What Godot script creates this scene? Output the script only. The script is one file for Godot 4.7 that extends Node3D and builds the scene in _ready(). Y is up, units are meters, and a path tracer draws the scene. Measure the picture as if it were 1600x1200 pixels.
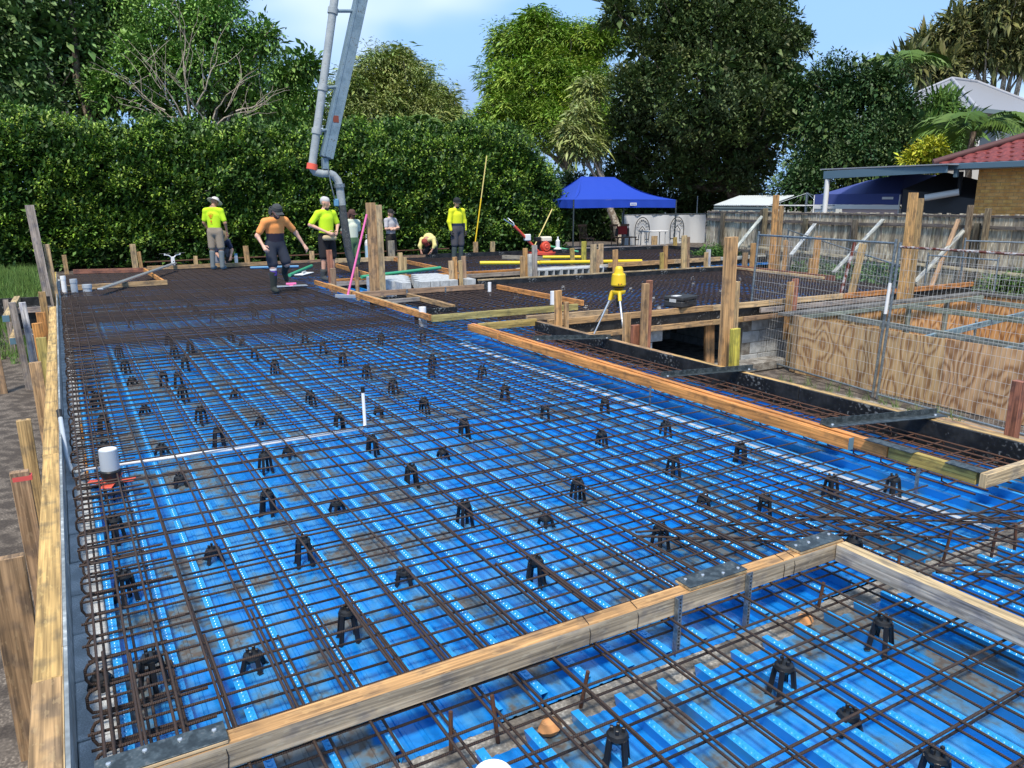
extends Node3D
# A suspended slab being formed up: blue steel deck, two mats of bar, timber edge forms, crew and pump at the back.

const UPV := Vector3.UP
var M := {}
var rng := RandomNumberGenerator.new()
var names := {}
var T := 0.09          # top of the edge timbers above the top mat

class MB:
	var v := PackedVector3Array()
	var n := PackedVector3Array()
	var uv := PackedVector2Array()
	var c := PackedColorArray()
	var ix := PackedInt32Array()
	var col := Color.WHITE
	var side_col := Color(-1, 0, 0)
	func vert(p: Vector3, nn: Vector3, t: Vector2) -> int:
		v.append(p); n.append(nn); uv.append(t); c.append(col)
		return v.size() - 1
	func tri_i(a: int, b: int, d: int) -> void:
		var g := (v[b] - v[a]).cross(v[d] - v[a])
		if g.dot(n[a] + n[b] + n[d]) > 0.0:
			ix.append(a); ix.append(d); ix.append(b)
		else:
			ix.append(a); ix.append(b); ix.append(d)
	func quad(a: Vector3, b: Vector3, d: Vector3, e: Vector3, nn: Vector3, ta: Vector2, tb: Vector2, td: Vector2, te: Vector2) -> void:
		var i := vert(a, nn, ta)
		vert(b, nn, tb); vert(d, nn, td); vert(e, nn, te)
		tri_i(i, i + 1, i + 2); tri_i(i, i + 2, i + 3)
	# plain quad given in order around, uv from lengths
	func q(a: Vector3, b: Vector3, d: Vector3, e: Vector3) -> void:
		var nn := (b - a).cross(e - a).normalized()
		var lu := (b - a).length()
		var lv := (e - a).length()
		quad(a, b, d, e, nn, Vector2(0, 0), Vector2(lu, 0), Vector2(lu, lv), Vector2(0, lv))
	func tri(a: Vector3, b: Vector3, d: Vector3) -> void:
		var nn := (b - a).cross(d - a).normalized()
		var i := vert(a, nn, Vector2(a.x, a.z))
		vert(b, nn, Vector2(b.x, b.z)); vert(d, nn, Vector2(d.x, d.z))
		tri_i(i, i + 1, i + 2)
	# box with chamfered edges; grain runs along z of the given frame
	func box(x: Transform3D, s: Vector3, e := 0.003, uo := Vector2.ZERO) -> void:
		var h := s * 0.5
		e = minf(e, minf(h.x, minf(h.y, h.z)) * 0.4)
		var k := Vector3(h.x - e, h.y - e, h.z - e)
		var sg := [-1.0, 1.0]
		var own := col
		for a in sg:
			if side_col.r >= 0.0: col = side_col
			_f(x, [Vector3(a * h.x, -k.y, -k.z), Vector3(a * h.x, k.y, -k.z), Vector3(a * h.x, k.y, k.z), Vector3(a * h.x, -k.y, k.z)], Vector3(a, 0, 0), 0, uo + Vector2(a * h.x, 0))
			col = own
			_f(x, [Vector3(-k.x, a * h.y, -k.z), Vector3(k.x, a * h.y, -k.z), Vector3(k.x, a * h.y, k.z), Vector3(-k.x, a * h.y, k.z)], Vector3(0, a, 0), 1, uo + Vector2(a * h.y + 0.3, 0))
			_f(x, [Vector3(-k.x, -k.y, a * h.z), Vector3(k.x, -k.y, a * h.z), Vector3(k.x, k.y, a * h.z), Vector3(-k.x, k.y, a * h.z)], Vector3(0, 0, a), 2, uo)
			if e > 0.0:
				for b in sg:
					_f(x, [Vector3(a * h.x, b * k.y, -k.z), Vector3(a * k.x, b * h.y, -k.z), Vector3(a * k.x, b * h.y, k.z), Vector3(a * h.x, b * k.y, k.z)], Vector3(a, b, 0).normalized(), 1, uo)
					_f(x, [Vector3(a * h.x, -k.y, b * k.z), Vector3(a * k.x, -k.y, b * h.z), Vector3(a * k.x, k.y, b * h.z), Vector3(a * h.x, k.y, b * k.z)], Vector3(a, 0, b).normalized(), 0, uo)
					_f(x, [Vector3(-k.x, a * h.y, b * k.z), Vector3(-k.x, a * k.y, b * h.z), Vector3(k.x, a * k.y, b * h.z), Vector3(k.x, a * h.y, b * k.z)], Vector3(0, a, b).normalized(), 1, uo)
					for d in sg:
						var nn := (x.basis * Vector3(a, b, d)).normalized()
						var i := vert(x * Vector3(a * h.x, b * k.y, d * k.z), nn, uo)
						vert(x * Vector3(a * k.x, b * h.y, d * k.z), nn, uo); vert(x * Vector3(a * k.x, b * k.y, d * h.z), nn, uo)
						tri_i(i, i + 1, i + 2)
	func _f(x: Transform3D, p: Array, nn: Vector3, ax: int, uo: Vector2) -> void:
		var t := []
		for w in p:
			t.append(uo + (Vector2(w.y, w.z) if ax == 0 else Vector2(w.x, w.z) if ax == 1 else Vector2(w.x, w.y)))
		quad(x * p[0], x * p[1], x * p[2], x * p[3], (x.basis * nn).normalized(), t[0], t[1], t[2], t[3])
	func bx(at: Vector3, s: Vector3, e := 0.0, uo := Vector2.ZERO) -> void:
		box(Transform3D(Basis.IDENTITY, at), s, e, uo)
	# swept round bar
	func tube(p: Array, r, sides := 6, caps := true, us := 1.0) -> void:
		var m := p.size()
		var up := Vector3.UP if absf((p[1] - p[0]).normalized().y) < 0.9 else Vector3.RIGHT
		var L := 0.0
		var first := v.size()
		for i in m:
			var d: Vector3 = (p[mini(i + 1, m - 1)] - p[maxi(i - 1, 0)]).normalized()
			var a := up.cross(d).normalized()
			up = d.cross(a).normalized()
			if i > 0: L += (p[i] - p[i - 1]).length()
			var rr: float = r[i] if r is Array else r
			for k in sides + 1:
				var t := TAU * k / sides
				var nn := a * cos(t) + up * sin(t)
				vert(p[i] + nn * rr, nn, Vector2(us * k / sides, L))
		for i in m - 1:
			for k in sides:
				var o := first + i * (sides + 1) + k
				tri_i(o, o + 1, o + sides + 2); tri_i(o, o + sides + 2, o + sides + 1)
		if caps:
			for en in [0, m - 1]:
				var d2: Vector3 = (p[0] - p[1]).normalized() if en == 0 else (p[m - 1] - p[m - 2]).normalized()
				var o2: int = first + en * (sides + 1)
				var ce := vert(p[en], d2, Vector2.ZERO)
				var st := v.size()
				for k in sides: vert(v[o2 + k], d2, Vector2(0.1 * k, 0))
				for k in sides: tri_i(ce, st + k, st + (k + 1) % sides)
	# turned shape about the frame's y, prof = [Vector2(radius, y)...]
	func lathe(x: Transform3D, prof: Array, seg := 16) -> void:
		for i in prof.size() - 1:
			var a: Vector2 = prof[i]
			var b: Vector2 = prof[i + 1]
			var nn := Vector2(b.y - a.y, a.x - b.x).normalized()
			var st := v.size()
			for k in seg + 1:
				var t := TAU * k / seg
				var d := Vector3(cos(t), 0, sin(t))
				var wn := (x.basis * (d * nn.x + Vector3(0, nn.y, 0))).normalized()
				vert(x * (d * a.x + Vector3(0, a.y, 0)), wn, Vector2(float(k) / seg, a.y)); vert(x * (d * b.x + Vector3(0, b.y, 0)), wn, Vector2(float(k) / seg, b.y))
			for k in seg:
				var o := st + 2 * k
				tri_i(o, o + 1, o + 3); tri_i(o, o + 3, o + 2)
	func mesh(m: Material = null) -> ArrayMesh:
		var a := []
		a.resize(Mesh.ARRAY_MAX)
		a[Mesh.ARRAY_VERTEX] = v; a[Mesh.ARRAY_NORMAL] = n; a[Mesh.ARRAY_TEX_UV] = uv; a[Mesh.ARRAY_COLOR] = c; a[Mesh.ARRAY_INDEX] = ix
		var am := ArrayMesh.new()
		am.add_surface_from_arrays(Mesh.PRIMITIVE_TRIANGLES, a)
		if m: am.surface_set_material(0, m)
		return am

func V(x: float, y: float, z: float) -> Vector3: return Vector3(x, y, z)
func R(a: float, b: float) -> float: return rng.randf_range(a, b)

const ORD := ["first", "second", "third", "fourth", "fifth", "sixth", "seventh", "eighth", "ninth", "tenth", "eleventh", "twelfth", "thirteenth", "fourteenth", "fifteenth", "sixteenth", "seventeenth", "eighteenth", "nineteenth", "twentieth", "twenty-first", "twenty-second", "twenty-third"]

func numbered(s: String) -> String:
	var k: int = names.get(s, 0)
	names[s] = k + 1
	return s if k == 0 else "%s_%03d" % [s, k]

func tag(o: Node, label: String, cat: String, group := "") -> Node:
	o.set_meta("label", label); o.set_meta("category", cat)
	if group != "": o.set_meta("group", group)
	return o

func thing(s: String, label: String, cat: String, at := Vector3.ZERO, turn := 0.0, group := "") -> Node3D:
	var o := Node3D.new()
	o.name = numbered(s)
	add_child(o)
	o.position = at; o.rotation.y = turn
	tag(o, label, cat, group)
	return o

func part(parent: Node, s: String, me: Mesh, m: Material, x := Transform3D.IDENTITY) -> MeshInstance3D:
	var o := MeshInstance3D.new()
	o.name = numbered(s) if parent == self else s
	o.mesh = me
	if m: o.material_override = m
	parent.add_child(o, true)
	o.transform = x
	return o

func struct(s: String, me: Mesh, m: Material) -> MeshInstance3D:
	var o := part(self, s, me, m)
	o.set_meta("kind", "structure")
	return o

func frame(a: Vector3, b: Vector3, up := Vector3.UP) -> Transform3D:
	var z := (b - a).normalized()
	if absf(z.dot(up)) > 0.97: up = Vector3.BACK if absf(z.dot(Vector3.BACK)) < 0.9 else Vector3.RIGHT
	var x := up.cross(z).normalized()
	return Transform3D(Basis(x, z.cross(x), z), (a + b) * 0.5)

func wtint(kind: String) -> Color:
	var c: Color = {"orange": Color(0.86, 0.38, 0.11), "yellow": Color(0.72, 0.52, 0.15), "pale": Color(0.78, 0.56, 0.30), "tan": Color(0.66, 0.42, 0.20), "brown": Color(0.55, 0.36, 0.20), "board": Color(0.80, 0.52, 0.20), "film": Color(0.55, 0.45, 0.33), "post": Color(0.78, 0.45, 0.19), "film2": Color(0.62, 0.56, 0.46), "ochre": Color(0.80, 0.45, 0.17),
		"grey": Color(0.46, 0.40, 0.33), "red": Color(0.48, 0.20, 0.12), "green": Color(0.33, 0.38, 0.33), "lime": Color(0.72, 0.62, 0.10), "white": Color(0.85, 0.83, 0.78), "dark": Color(0.16, 0.14, 0.13), "brown2": Color(0.52, 0.34, 0.20), "pale2": Color(0.66, 0.50, 0.31), "lime2": Color(0.62, 0.50, 0.17), "grey2": Color(0.24, 0.23, 0.22), "dark2": Color(0.22, 0.19, 0.16), "cream": Color(0.92, 0.80, 0.50), "silver": Color(0.62, 0.64, 0.60), "bluegreen": Color(0.28, 0.40, 0.46)}[kind]
	var f := R(0.86, 1.1)
	return Color(c.r * f * R(0.96, 1.04), c.g * f, c.b * f * R(0.92, 1.08))

# a sawn timber from a to b: w across, h high
func beam_mesh(len: float, w: float, h: float, kind: String) -> ArrayMesh:
	var b := MB.new()
	b.col = wtint(kind)
	b.box(Transform3D.IDENTITY, V(w, h, len), 0.0035, Vector2(R(0, 5), R(0, 5)))
	return b.mesh()

# the same with a different look on its two upright faces
func beam2(parent: Node, s: String, a: Vector3, b: Vector3, w: float, h: float, kind: String, side: String) -> MeshInstance3D:
	var m := MB.new()
	m.col = wtint(kind); m.side_col = wtint(side)
	m.box(Transform3D.IDENTITY, V(w, h, (b - a).length()), 0.004, Vector2(R(0, 5), R(0, 5)))
	return part(parent, s, m.mesh(), M.wood, frame(a, b))

func beam(parent: Node, s: String, a: Vector3, b: Vector3, w: float, h: float, kind := "tan", m: Material = null, up := Vector3.UP) -> MeshInstance3D:
	return part(parent, s, beam_mesh((b - a).length(), w, h, kind), m if m else M.wood, frame(a, b, up))

func plain_box(parent: Node, s: String, at: Vector3, size: Vector3, m: Material, e := 0.003, turn := 0.0) -> MeshInstance3D:
	var b := MB.new()
	b.box(Transform3D.IDENTITY, size, e, Vector2(R(0, 4), R(0, 4)))
	return part(parent, s, b.mesh(), m, Transform3D(Basis(UPV, turn), at))

func rod(parent: Node, s: String, pts: Array, r, m: Material, sides := 8) -> MeshInstance3D:
	var b := MB.new()
	b.tube(pts, r, sides)
	return part(parent, s, b.mesh(), m)

# ---------------------------------------------------------------- materials
func nimg(w: int, h: int, f: float, sd: int, oct := 4, stretch := 1, type := FastNoiseLite.TYPE_SIMPLEX_SMOOTH) -> PackedByteArray:
	var nz := FastNoiseLite.new()
	nz.noise_type = type; nz.frequency = f; nz.seed = sd; nz.fractal_octaves = oct
	if type == FastNoiseLite.TYPE_CELLULAR: nz.fractal_type = FastNoiseLite.FRACTAL_NONE
	var im := nz.get_seamless_image(w, maxi(8, h / stretch), false, false, 0.15)
	im.convert(Image.FORMAT_L8)
	if stretch > 1: im.resize(w, h, Image.INTERPOLATE_CUBIC)
	return im.get_data()

func tex(w: int, h: int, px: PackedByteArray) -> ImageTexture:
	return ImageTexture.create_from_image(Image.create_from_data(w, h, false, Image.FORMAT_RGB8, px))

func ltex(w: int, h: int, px: PackedByteArray) -> ImageTexture:
	return ImageTexture.create_from_image(Image.create_from_data(w, h, false, Image.FORMAT_L8, px))

# mixes three sRGB colours by a coarse and a fine noise
func mottle(w: int, h: int, ca: Color, cb: Color, cc: Color, f1: float, f2: float, sd: int, lo := 0.35, hi := 0.65, stretch := 1, fine := 0.3) -> ImageTexture:
	var a := nimg(w, h, f1, sd, 5, stretch)
	var b := nimg(w, h, f2, sd + 7, 3, stretch)
	var px := PackedByteArray()
	px.resize(w * h * 3)
	for i in w * h:
		var t := smoothstep(lo, hi, a[i] / 255.0)
		var s := b[i] / 255.0
		var c := ca.lerp(cb, t)
		c = c.lerp(cc, smoothstep(0.62, 0.8, s * 0.6 + (1.0 - a[i] / 255.0) * 0.4))
		var g := 1.0 + fine * (s - 0.5)
		px[i * 3] = clampi(int(c.r * g * 255.0), 0, 255); px[i * 3 + 1] = clampi(int(c.g * g * 255.0), 0, 255); px[i * 3 + 2] = clampi(int(c.b * g * 255.0), 0, 255)
	return tex(w, h, px)

func mat(c: Color, rough := 0.7, metal := 0.0, spec := 0.5) -> StandardMaterial3D:
	var m := StandardMaterial3D.new()
	m.albedo_color = c.linear_to_srgb(); m.roughness = rough; m.metallic = metal; m.metallic_specular = spec
	return m

func tmat(t: Texture2D, rough := 0.7, sc := 1.0, tri := false, metal := 0.0) -> StandardMaterial3D:
	var m := StandardMaterial3D.new()
	m.albedo_texture = t; m.roughness = rough; m.metallic = metal
	m.uv1_scale = Vector3(sc, sc, sc)
	if tri:
		m.uv1_triplanar = true; m.uv1_world_triplanar = true
	return m

func bump(m: StandardMaterial3D, t: Texture2D, cm: float) -> void:
	m.heightmap_enabled = true; m.heightmap_texture = t; m.heightmap_scale = cm

func make_materials() -> void:
	# sawn timber: streaks along v, blotches, stains, grout splashes; tinted per piece by vertex colour
	var w := 512
	var h := 1024
	var fine := nimg(w, h, 0.06, 3, 4, 24)
	var mid := nimg(w, h, 0.012, 5, 4, 8)
	var blot := nimg(w, h, 0.006, 9, 5)
	var spl := nimg(w, h, 0.03, 11, 4, 2)
	var px := PackedByteArray()
	px.resize(w * h * 3)
	for i in w * h:
		var g := 0.80 + 0.42 * (fine[i] / 255.0 - 0.5) + 0.30 * (mid[i] / 255.0 - 0.5)
		var st := smoothstep(0.45, 0.85, blot[i] / 255.0) * 0.55
		var wh := smoothstep(0.70, 0.76, spl[i] / 255.0) * 0.35
		var r := lerpf(g, g * 0.62, st)
		var gg := lerpf(g, g * 0.66, st)
		var b := lerpf(g, g * 0.78, st)
		px[i * 3] = clampi(int(255.0 * lerpf(r, 0.92, wh)), 0, 255); px[i * 3 + 1] = clampi(int(255.0 * lerpf(gg, 0.97, wh)), 0, 255); px[i * 3 + 2] = clampi(int(255.0 * lerpf(b, 1.0, wh)), 0, 255)
	var wt := tex(w, h, px)
	M.wood = tmat(wt, 0.72)
	M.wood.uv1_scale = Vector3(2.2, 0.7, 1)
	M.wood.vertex_color_use_as_albedo = true
	bump(M.wood, ltex(w, h, fine), 0.12)
	# old palings: strong dark weathering
	M.paling = tmat(mottle(256, 512, Color(0.70, 0.67, 0.60), Color(0.50, 0.47, 0.42), Color(0.78, 0.76, 0.68), 0.02, 0.07, 21, 0.4, 0.75, 10, 0.5), 0.9, 0.9)
	M.paling.vertex_color_use_as_albedo = true
	bump(M.paling, ltex(w, h, fine), 0.2)
	# rotary-cut plywood: contour figure
	var p1 := nimg(512, 512, 0.007, 31, 2, 2)
	var p2 := nimg(512, 512, 0.02, 33, 3, 4)
	var p3 := nimg(512, 512, 0.08, 35, 3, 16)
	px = PackedByteArray()
	px.resize(512 * 512 * 3)
	for i in 512 * 512:
		var f := p1[i] / 255.0 * 10.0 + p2[i] / 255.0 * 0.8
		var s := 0.5 + 0.5 * sin(f * TAU * 0.5)
		s = pow(s, 2.2)
		var cc := Color(0.82, 0.68, 0.50).lerp(Color(0.56, 0.40, 0.25), s * 0.8)
		var g2 := 1.0 + 0.25 * (p3[i] / 255.0 - 0.5)
		px[i * 3] = clampi(int(cc.r * g2 * 255.0), 0, 255); px[i * 3 + 1] = clampi(int(cc.g * g2 * 255.0), 0, 255); px[i * 3 + 2] = clampi(int(cc.b * g2 * 255.0), 0, 255)
	M.ply = tmat(tex(512, 512, px), 0.75, 0.42)
	M.ply.vertex_color_use_as_albedo = true
	# black phenolic form ply with dried slurry
	M.formply = tmat(mottle(512, 512, Color(0.10, 0.105, 0.11), Color(0.17, 0.175, 0.18), Color(0.42, 0.43, 0.43), 0.006, 0.05, 41, 0.45, 0.7, 1, 0.5), 0.45, 0.8, true)
	# concrete blockwork
	M.block = tmat(mottle(512, 512, Color(0.72, 0.74, 0.75), Color(0.64, 0.66, 0.67), Color(0.78, 0.79, 0.79), 0.01, 0.2, 51, 0.35, 0.7, 1, 0.35), 0.92, 1.3, true)
	M.concrete = tmat(mottle(512, 512, Color(0.56, 0.55, 0.52), Color(0.42, 0.40, 0.37), Color(0.66, 0.65, 0.62), 0.01, 0.12, 53, 0.3, 0.7, 1, 0.4), 0.9, 0.9, true)
	# dark damp sand
	M.soil = tmat(mottle(1024, 1024, Color(0.40, 0.37, 0.34), Color(0.28, 0.255, 0.235), Color(0.50, 0.47, 0.43), 0.012, 0.12, 61, 0.3, 0.7, 1, 0.6), 0.95, 0.35, true)

	# blue coated deck, wet and silted
	w = 1024
	var d1 := nimg(w, w, 0.0045, 71, 5)
	var d2 := nimg(w, w, 0.02, 73, 4, 4)
	var d3 := nimg(w, w, 0.06, 75, 3)
	px = PackedByteArray()
	px.resize(w * w * 3)
	var ro := PackedByteArray()
	ro.resize(w * w)
	for i in w * w:
		var s := d1[i] / 255.0
		var f := d3[i] / 255.0
		var k := d2[i] / 255.0
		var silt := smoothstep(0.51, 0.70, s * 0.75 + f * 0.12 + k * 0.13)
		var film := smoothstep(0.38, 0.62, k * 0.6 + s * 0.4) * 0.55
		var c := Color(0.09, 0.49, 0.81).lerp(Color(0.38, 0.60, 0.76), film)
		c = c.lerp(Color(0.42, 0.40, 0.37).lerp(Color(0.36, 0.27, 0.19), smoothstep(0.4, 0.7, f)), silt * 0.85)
		var g := 1.0 + 0.18 * (f - 0.5)
		px[i * 3] = clampi(int(c.r * g * 255.0), 0, 255); px[i * 3 + 1] = clampi(int(c.g * g * 255.0), 0, 255); px[i * 3 + 2] = clampi(int(c.b * g * 255.0), 0, 255)
		ro[i] = clampi(int(255.0 * (0.20 + 0.35 * silt + 0.2 * (f - 0.5))), 30, 255)
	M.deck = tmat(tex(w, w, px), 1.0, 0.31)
	M.deck.roughness_texture = ltex(w, w, ro)
	M.deck.metallic_specular = 0.55
	M.rib = mat(Color(0.02, 0.31, 0.74), 0.25, 0.0, 0.6)  # same coating without silt, coloured brighter than the pans for extra sky light
	# bar: mill scale going to rust
	M.bar = tmat(mottle(256, 256, Color(0.21, 0.165, 0.145), Color(0.27, 0.20, 0.155), Color(0.36, 0.24, 0.16), 0.02, 0.12, 81, 0.4, 0.75, 1, 0.5), 0.62, 1.0)
	M.bar.uv1_scale = Vector3(1, 1.3, 1)
	var rb := PackedByteArray()
	rb.resize(64 * 64)
	for y in 64:
		for x in 64:
			rb[y * 64 + x] = 255 if (y * 2 + x / 4) % 8 < 3 else 0
	var bm := ltex(64, 64, rb)
	M.barrib = M.bar.duplicate()
	M.barrib.uv1_scale = Vector3(1, 8.0, 1)
	bump(M.barrib, bm, 0.25)
	M.barrust = tmat(mottle(256, 256, Color(0.29, 0.20, 0.15), Color(0.37, 0.24, 0.16), Color(0.46, 0.29, 0.18), 0.02, 0.12, 83, 0.4, 0.75, 1, 0.5), 0.75, 1.0)
	M.black = mat(Color(0.012, 0.013, 0.015), 0.42)
	M.rubber = mat(Color(0.03, 0.032, 0.035), 0.6)
	M.greychair = mat(Color(0.45, 0.47, 0.48), 0.6)
	M.galv = tmat(mottle(256, 256, Color(0.60, 0.64, 0.66), Color(0.50, 0.54, 0.57), Color(0.70, 0.73, 0.75), 0.03, 0.1, 91, 0.35, 0.65, 1, 0.2), 0.42, 2.0, true, 0.75)
	M.steel = tmat(mottle(256, 256, Color(0.36, 0.40, 0.41), Color(0.26, 0.29, 0.30), Color(0.45, 0.45, 0.44), 0.03, 0.1, 93, 0.35, 0.65, 1, 0.3), 0.4, 2.0, true, 0.6)
	M.rusty = tmat(mottle(256, 256, Color(0.75, 0.76, 0.77), Color(0.38, 0.16, 0.10), Color(0.5, 0.25, 0.16), 0.02, 0.1, 95, 0.42, 0.52, 1, 0.3), 0.6, 1.2, true, 0.2)
	M.roofridge = mat(Color(0.36, 0.38, 0.43), 0.5)
	M.banner = mat(Color(0.62, 0.64, 0.65), 0.7)
	M.tiledark = mat(Color(0.09, 0.035, 0.035), 0.7)
	M.pinkpale = mat(Color(0.60, 0.44, 0.42), 0.8)
	M.shedroof = mat(Color(0.55, 0.60, 0.60), 0.5)
	M.bluegrey2 = mat(Color(0.16, 0.21, 0.22), 0.6)
	M.darkglass = mat(Color(0.03, 0.04, 0.05), 0.1)
	M.formgrey = tmat(mottle(256, 256, Color(0.60, 0.63, 0.64), Color(0.50, 0.53, 0.54), Color(0.70, 0.72, 0.72), 0.01, 0.08, 43, 0.35, 0.7, 1, 0.3), 0.6, 0.9, true)
	M.blueend = mat(Color(0.10, 0.20, 0.27), 0.7)
	M.paintred = mat(Color(0.62, 0.09, 0.08), 0.7)
	M.pvcgrey2 = mat(Color(0.42, 0.47, 0.52), 0.4)
	M.red2 = mat(Color(0.80, 0.12, 0.07), 0.5)
	M.orange = mat(Color(0.85, 0.36, 0.06), 0.75)
	M.orange2 = mat(Color(0.62, 0.30, 0.12), 0.85)
	M.bluepipe = mat(Color(0.12, 0.30, 0.50), 0.45)
	M.paleyellow = mat(Color(0.75, 0.62, 0.22), 0.5)
	M.gasblue = mat(Color(0.42, 0.62, 0.80), 0.45)
	M.cream = mat(Color(0.75, 0.70, 0.55), 0.5)
	M.wooddark = mat(Color(0.22, 0.12, 0.07), 0.6)
	M.darkred = mat(Color(0.35, 0.03, 0.03), 0.85)
	M.redbrown = mat(Color(0.20, 0.05, 0.03), 0.8)
	M.wire = mat(Color(0.50, 0.52, 0.53), 0.5)
	M.pvc = mat(Color(0.80, 0.82, 0.84), 0.35)
	M.pvcgrey = mat(Color(0.42, 0.46, 0.50), 0.45)
	M.red = mat(Color(0.70, 0.09, 0.05), 0.45)
	M.pink = mat(Color(0.78, 0.16, 0.40), 0.45)
	M.yellow = mat(Color(0.80, 0.56, 0.02), 0.42)
	M.green = mat(Color(0.05, 0.36, 0.19), 0.45)
	M.white = mat(Color(0.75, 0.76, 0.76), 0.55)
	M.alu = mat(Color(0.72, 0.74, 0.76), 0.35, 0.8)
	M.cloth = mat(Color(1, 1, 1), 0.88)
	M.cloth.vertex_color_use_as_albedo = true
	M.skin = mat(Color(1, 1, 1), 0.55)
	M.skin.vertex_color_use_as_albedo = true
	M.gloss = mat(Color(1, 1, 1), 0.4)
	M.gloss.vertex_color_use_as_albedo = true
	M.leaf = mat(Color(1, 1, 1), 0.56)
	M.leaf.vertex_color_use_as_albedo = true
	M.leaf.backlight_enabled = true
	M.leaf.backlight = Color(0.16, 0.24, 0.05)
	M.grass = mat(Color(1, 1, 1), 0.7)
	M.grass.vertex_color_use_as_albedo = true
	M.bark = tmat(mottle(256, 512, Color(0.47, 0.42, 0.36), Color(0.30, 0.26, 0.22), Color(0.62, 0.58, 0.52), 0.02, 0.08, 101, 0.35, 0.65, 4, 0.5), 0.95, 1.0)
	M.palebark = tmat(mottle(256, 512, Color(0.70, 0.66, 0.60), Color(0.52, 0.46, 0.40), Color(0.80, 0.78, 0.72), 0.02, 0.08, 103, 0.35, 0.65, 4, 0.5), 0.9, 1.0)
	M.canopy = mat(Color(0.010, 0.055, 0.44), 0.7)
	M.canopydark = mat(Color(0.05, 0.075, 0.26), 0.75)
	M.tarp = mat(Color(0.045, 0.05, 0.06), 0.7)
	M.bluegrey = mat(Color(0.09, 0.16, 0.22), 0.5)
	M.boom = tmat(mottle(256, 256, Color(0.47, 0.56, 0.62), Color(0.40, 0.49, 0.55), Color(0.33, 0.36, 0.37), 0.01, 0.1, 111, 0.35, 0.75, 1, 0.2), 0.4, 0.8, true)
	M.pipe = tmat(mottle(256, 256, Color(0.66, 0.69, 0.70), Color(0.57, 0.61, 0.63), Color(0.45, 0.44, 0.42), 0.01, 0.1, 113, 0.35, 0.75, 1, 0.2), 0.45, 0.8, true)
	M.hose = tmat(mottle(256, 256, Color(0.23, 0.25, 0.27), Color(0.31, 0.33, 0.34), Color(0.44, 0.45, 0.45), 0.01, 0.1, 115, 0.35, 0.7, 1, 0.3), 0.7, 1.2, true)
	M.roofgrey = mat(Color(0.27, 0.29, 0.33), 0.6)
	M.tile = tmat(mottle(256, 256, Color(0.50, 0.22, 0.21), Color(0.40, 0.17, 0.17), Color(0.58, 0.31, 0.29), 0.02, 0.12, 117, 0.3, 0.7, 1, 0.3), 0.6, 1.0, true)
	M.brick = tmat(mottle(256, 256, Color(0.93, 0.73, 0.42), Color(0.88, 0.66, 0.36), Color(0.95, 0.78, 0.50), 0.02, 0.15, 119, 0.3, 0.7, 1, 0.25), 0.85, 1.0, true)
	M.brick.vertex_color_use_as_albedo = true
	M.mortar = mat(Color(0.50, 0.38, 0.22), 0.9)
	M.wall = mat(Color(0.55, 0.52, 0.46), 0.85)
	M.mulch = tmat(mottle(512, 512, Color(0.50, 0.47, 0.43), Color(0.62, 0.59, 0.55), Color(0.33, 0.28, 0.24), 0.02, 0.1, 121, 0.35, 0.65, 1, 0.6), 0.95, 0.7, true)

func sky() -> Sky:
	var w := 1024
	var h := 512
	var nz := FastNoiseLite.new()
	nz.seed = 4; nz.frequency = 1.1; nz.fractal_octaves = 5
	var n2 := FastNoiseLite.new()
	n2.seed = 12; n2.frequency = 0.55; n2.fractal_octaves = 3
	var im := Image.create(w, h, false, Image.FORMAT_RGBF)
	for y in h:
		var el := PI * 0.5 - PI * (y + 0.5) / h
		for x in w:
			var az := TAU * (x + 0.5) / w
			var c: Color
			if el < 0.0:
				c = Color(0.33, 0.34, 0.33)
			else:
				var d := Vector3(cos(el) * sin(az), sin(el), cos(el) * cos(az))
				var p := Vector3(d.x, d.y * 2.2, d.z) / (0.35 + d.y) * 0.9
				var cl := nz.get_noise_3dv(p) * 0.5 + 0.5
				var dk := n2.get_noise_3dv(p * 1.3 + Vector3(5, 0, 2)) * 0.5 + 0.5
				c = Color(0.25, 0.43, 0.70).lerp(Color(0.16, 0.31, 0.58), smoothstep(0.0, 0.9, el))
				c = c.lerp(Color(0.52, 0.62, 0.75), smoothstep(0.45, 0.70, cl) * 0.8)
				c = c.lerp(Color(0.22, 0.34, 0.54), smoothstep(0.45, 0.66, dk) * 0.8)
			im.set_pixel(x, y, c)
	var sm := PanoramaSkyMaterial.new()
	sm.panorama = ImageTexture.create_from_image(im)
	var s := Sky.new()
	s.sky_material = sm
	return s

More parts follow.
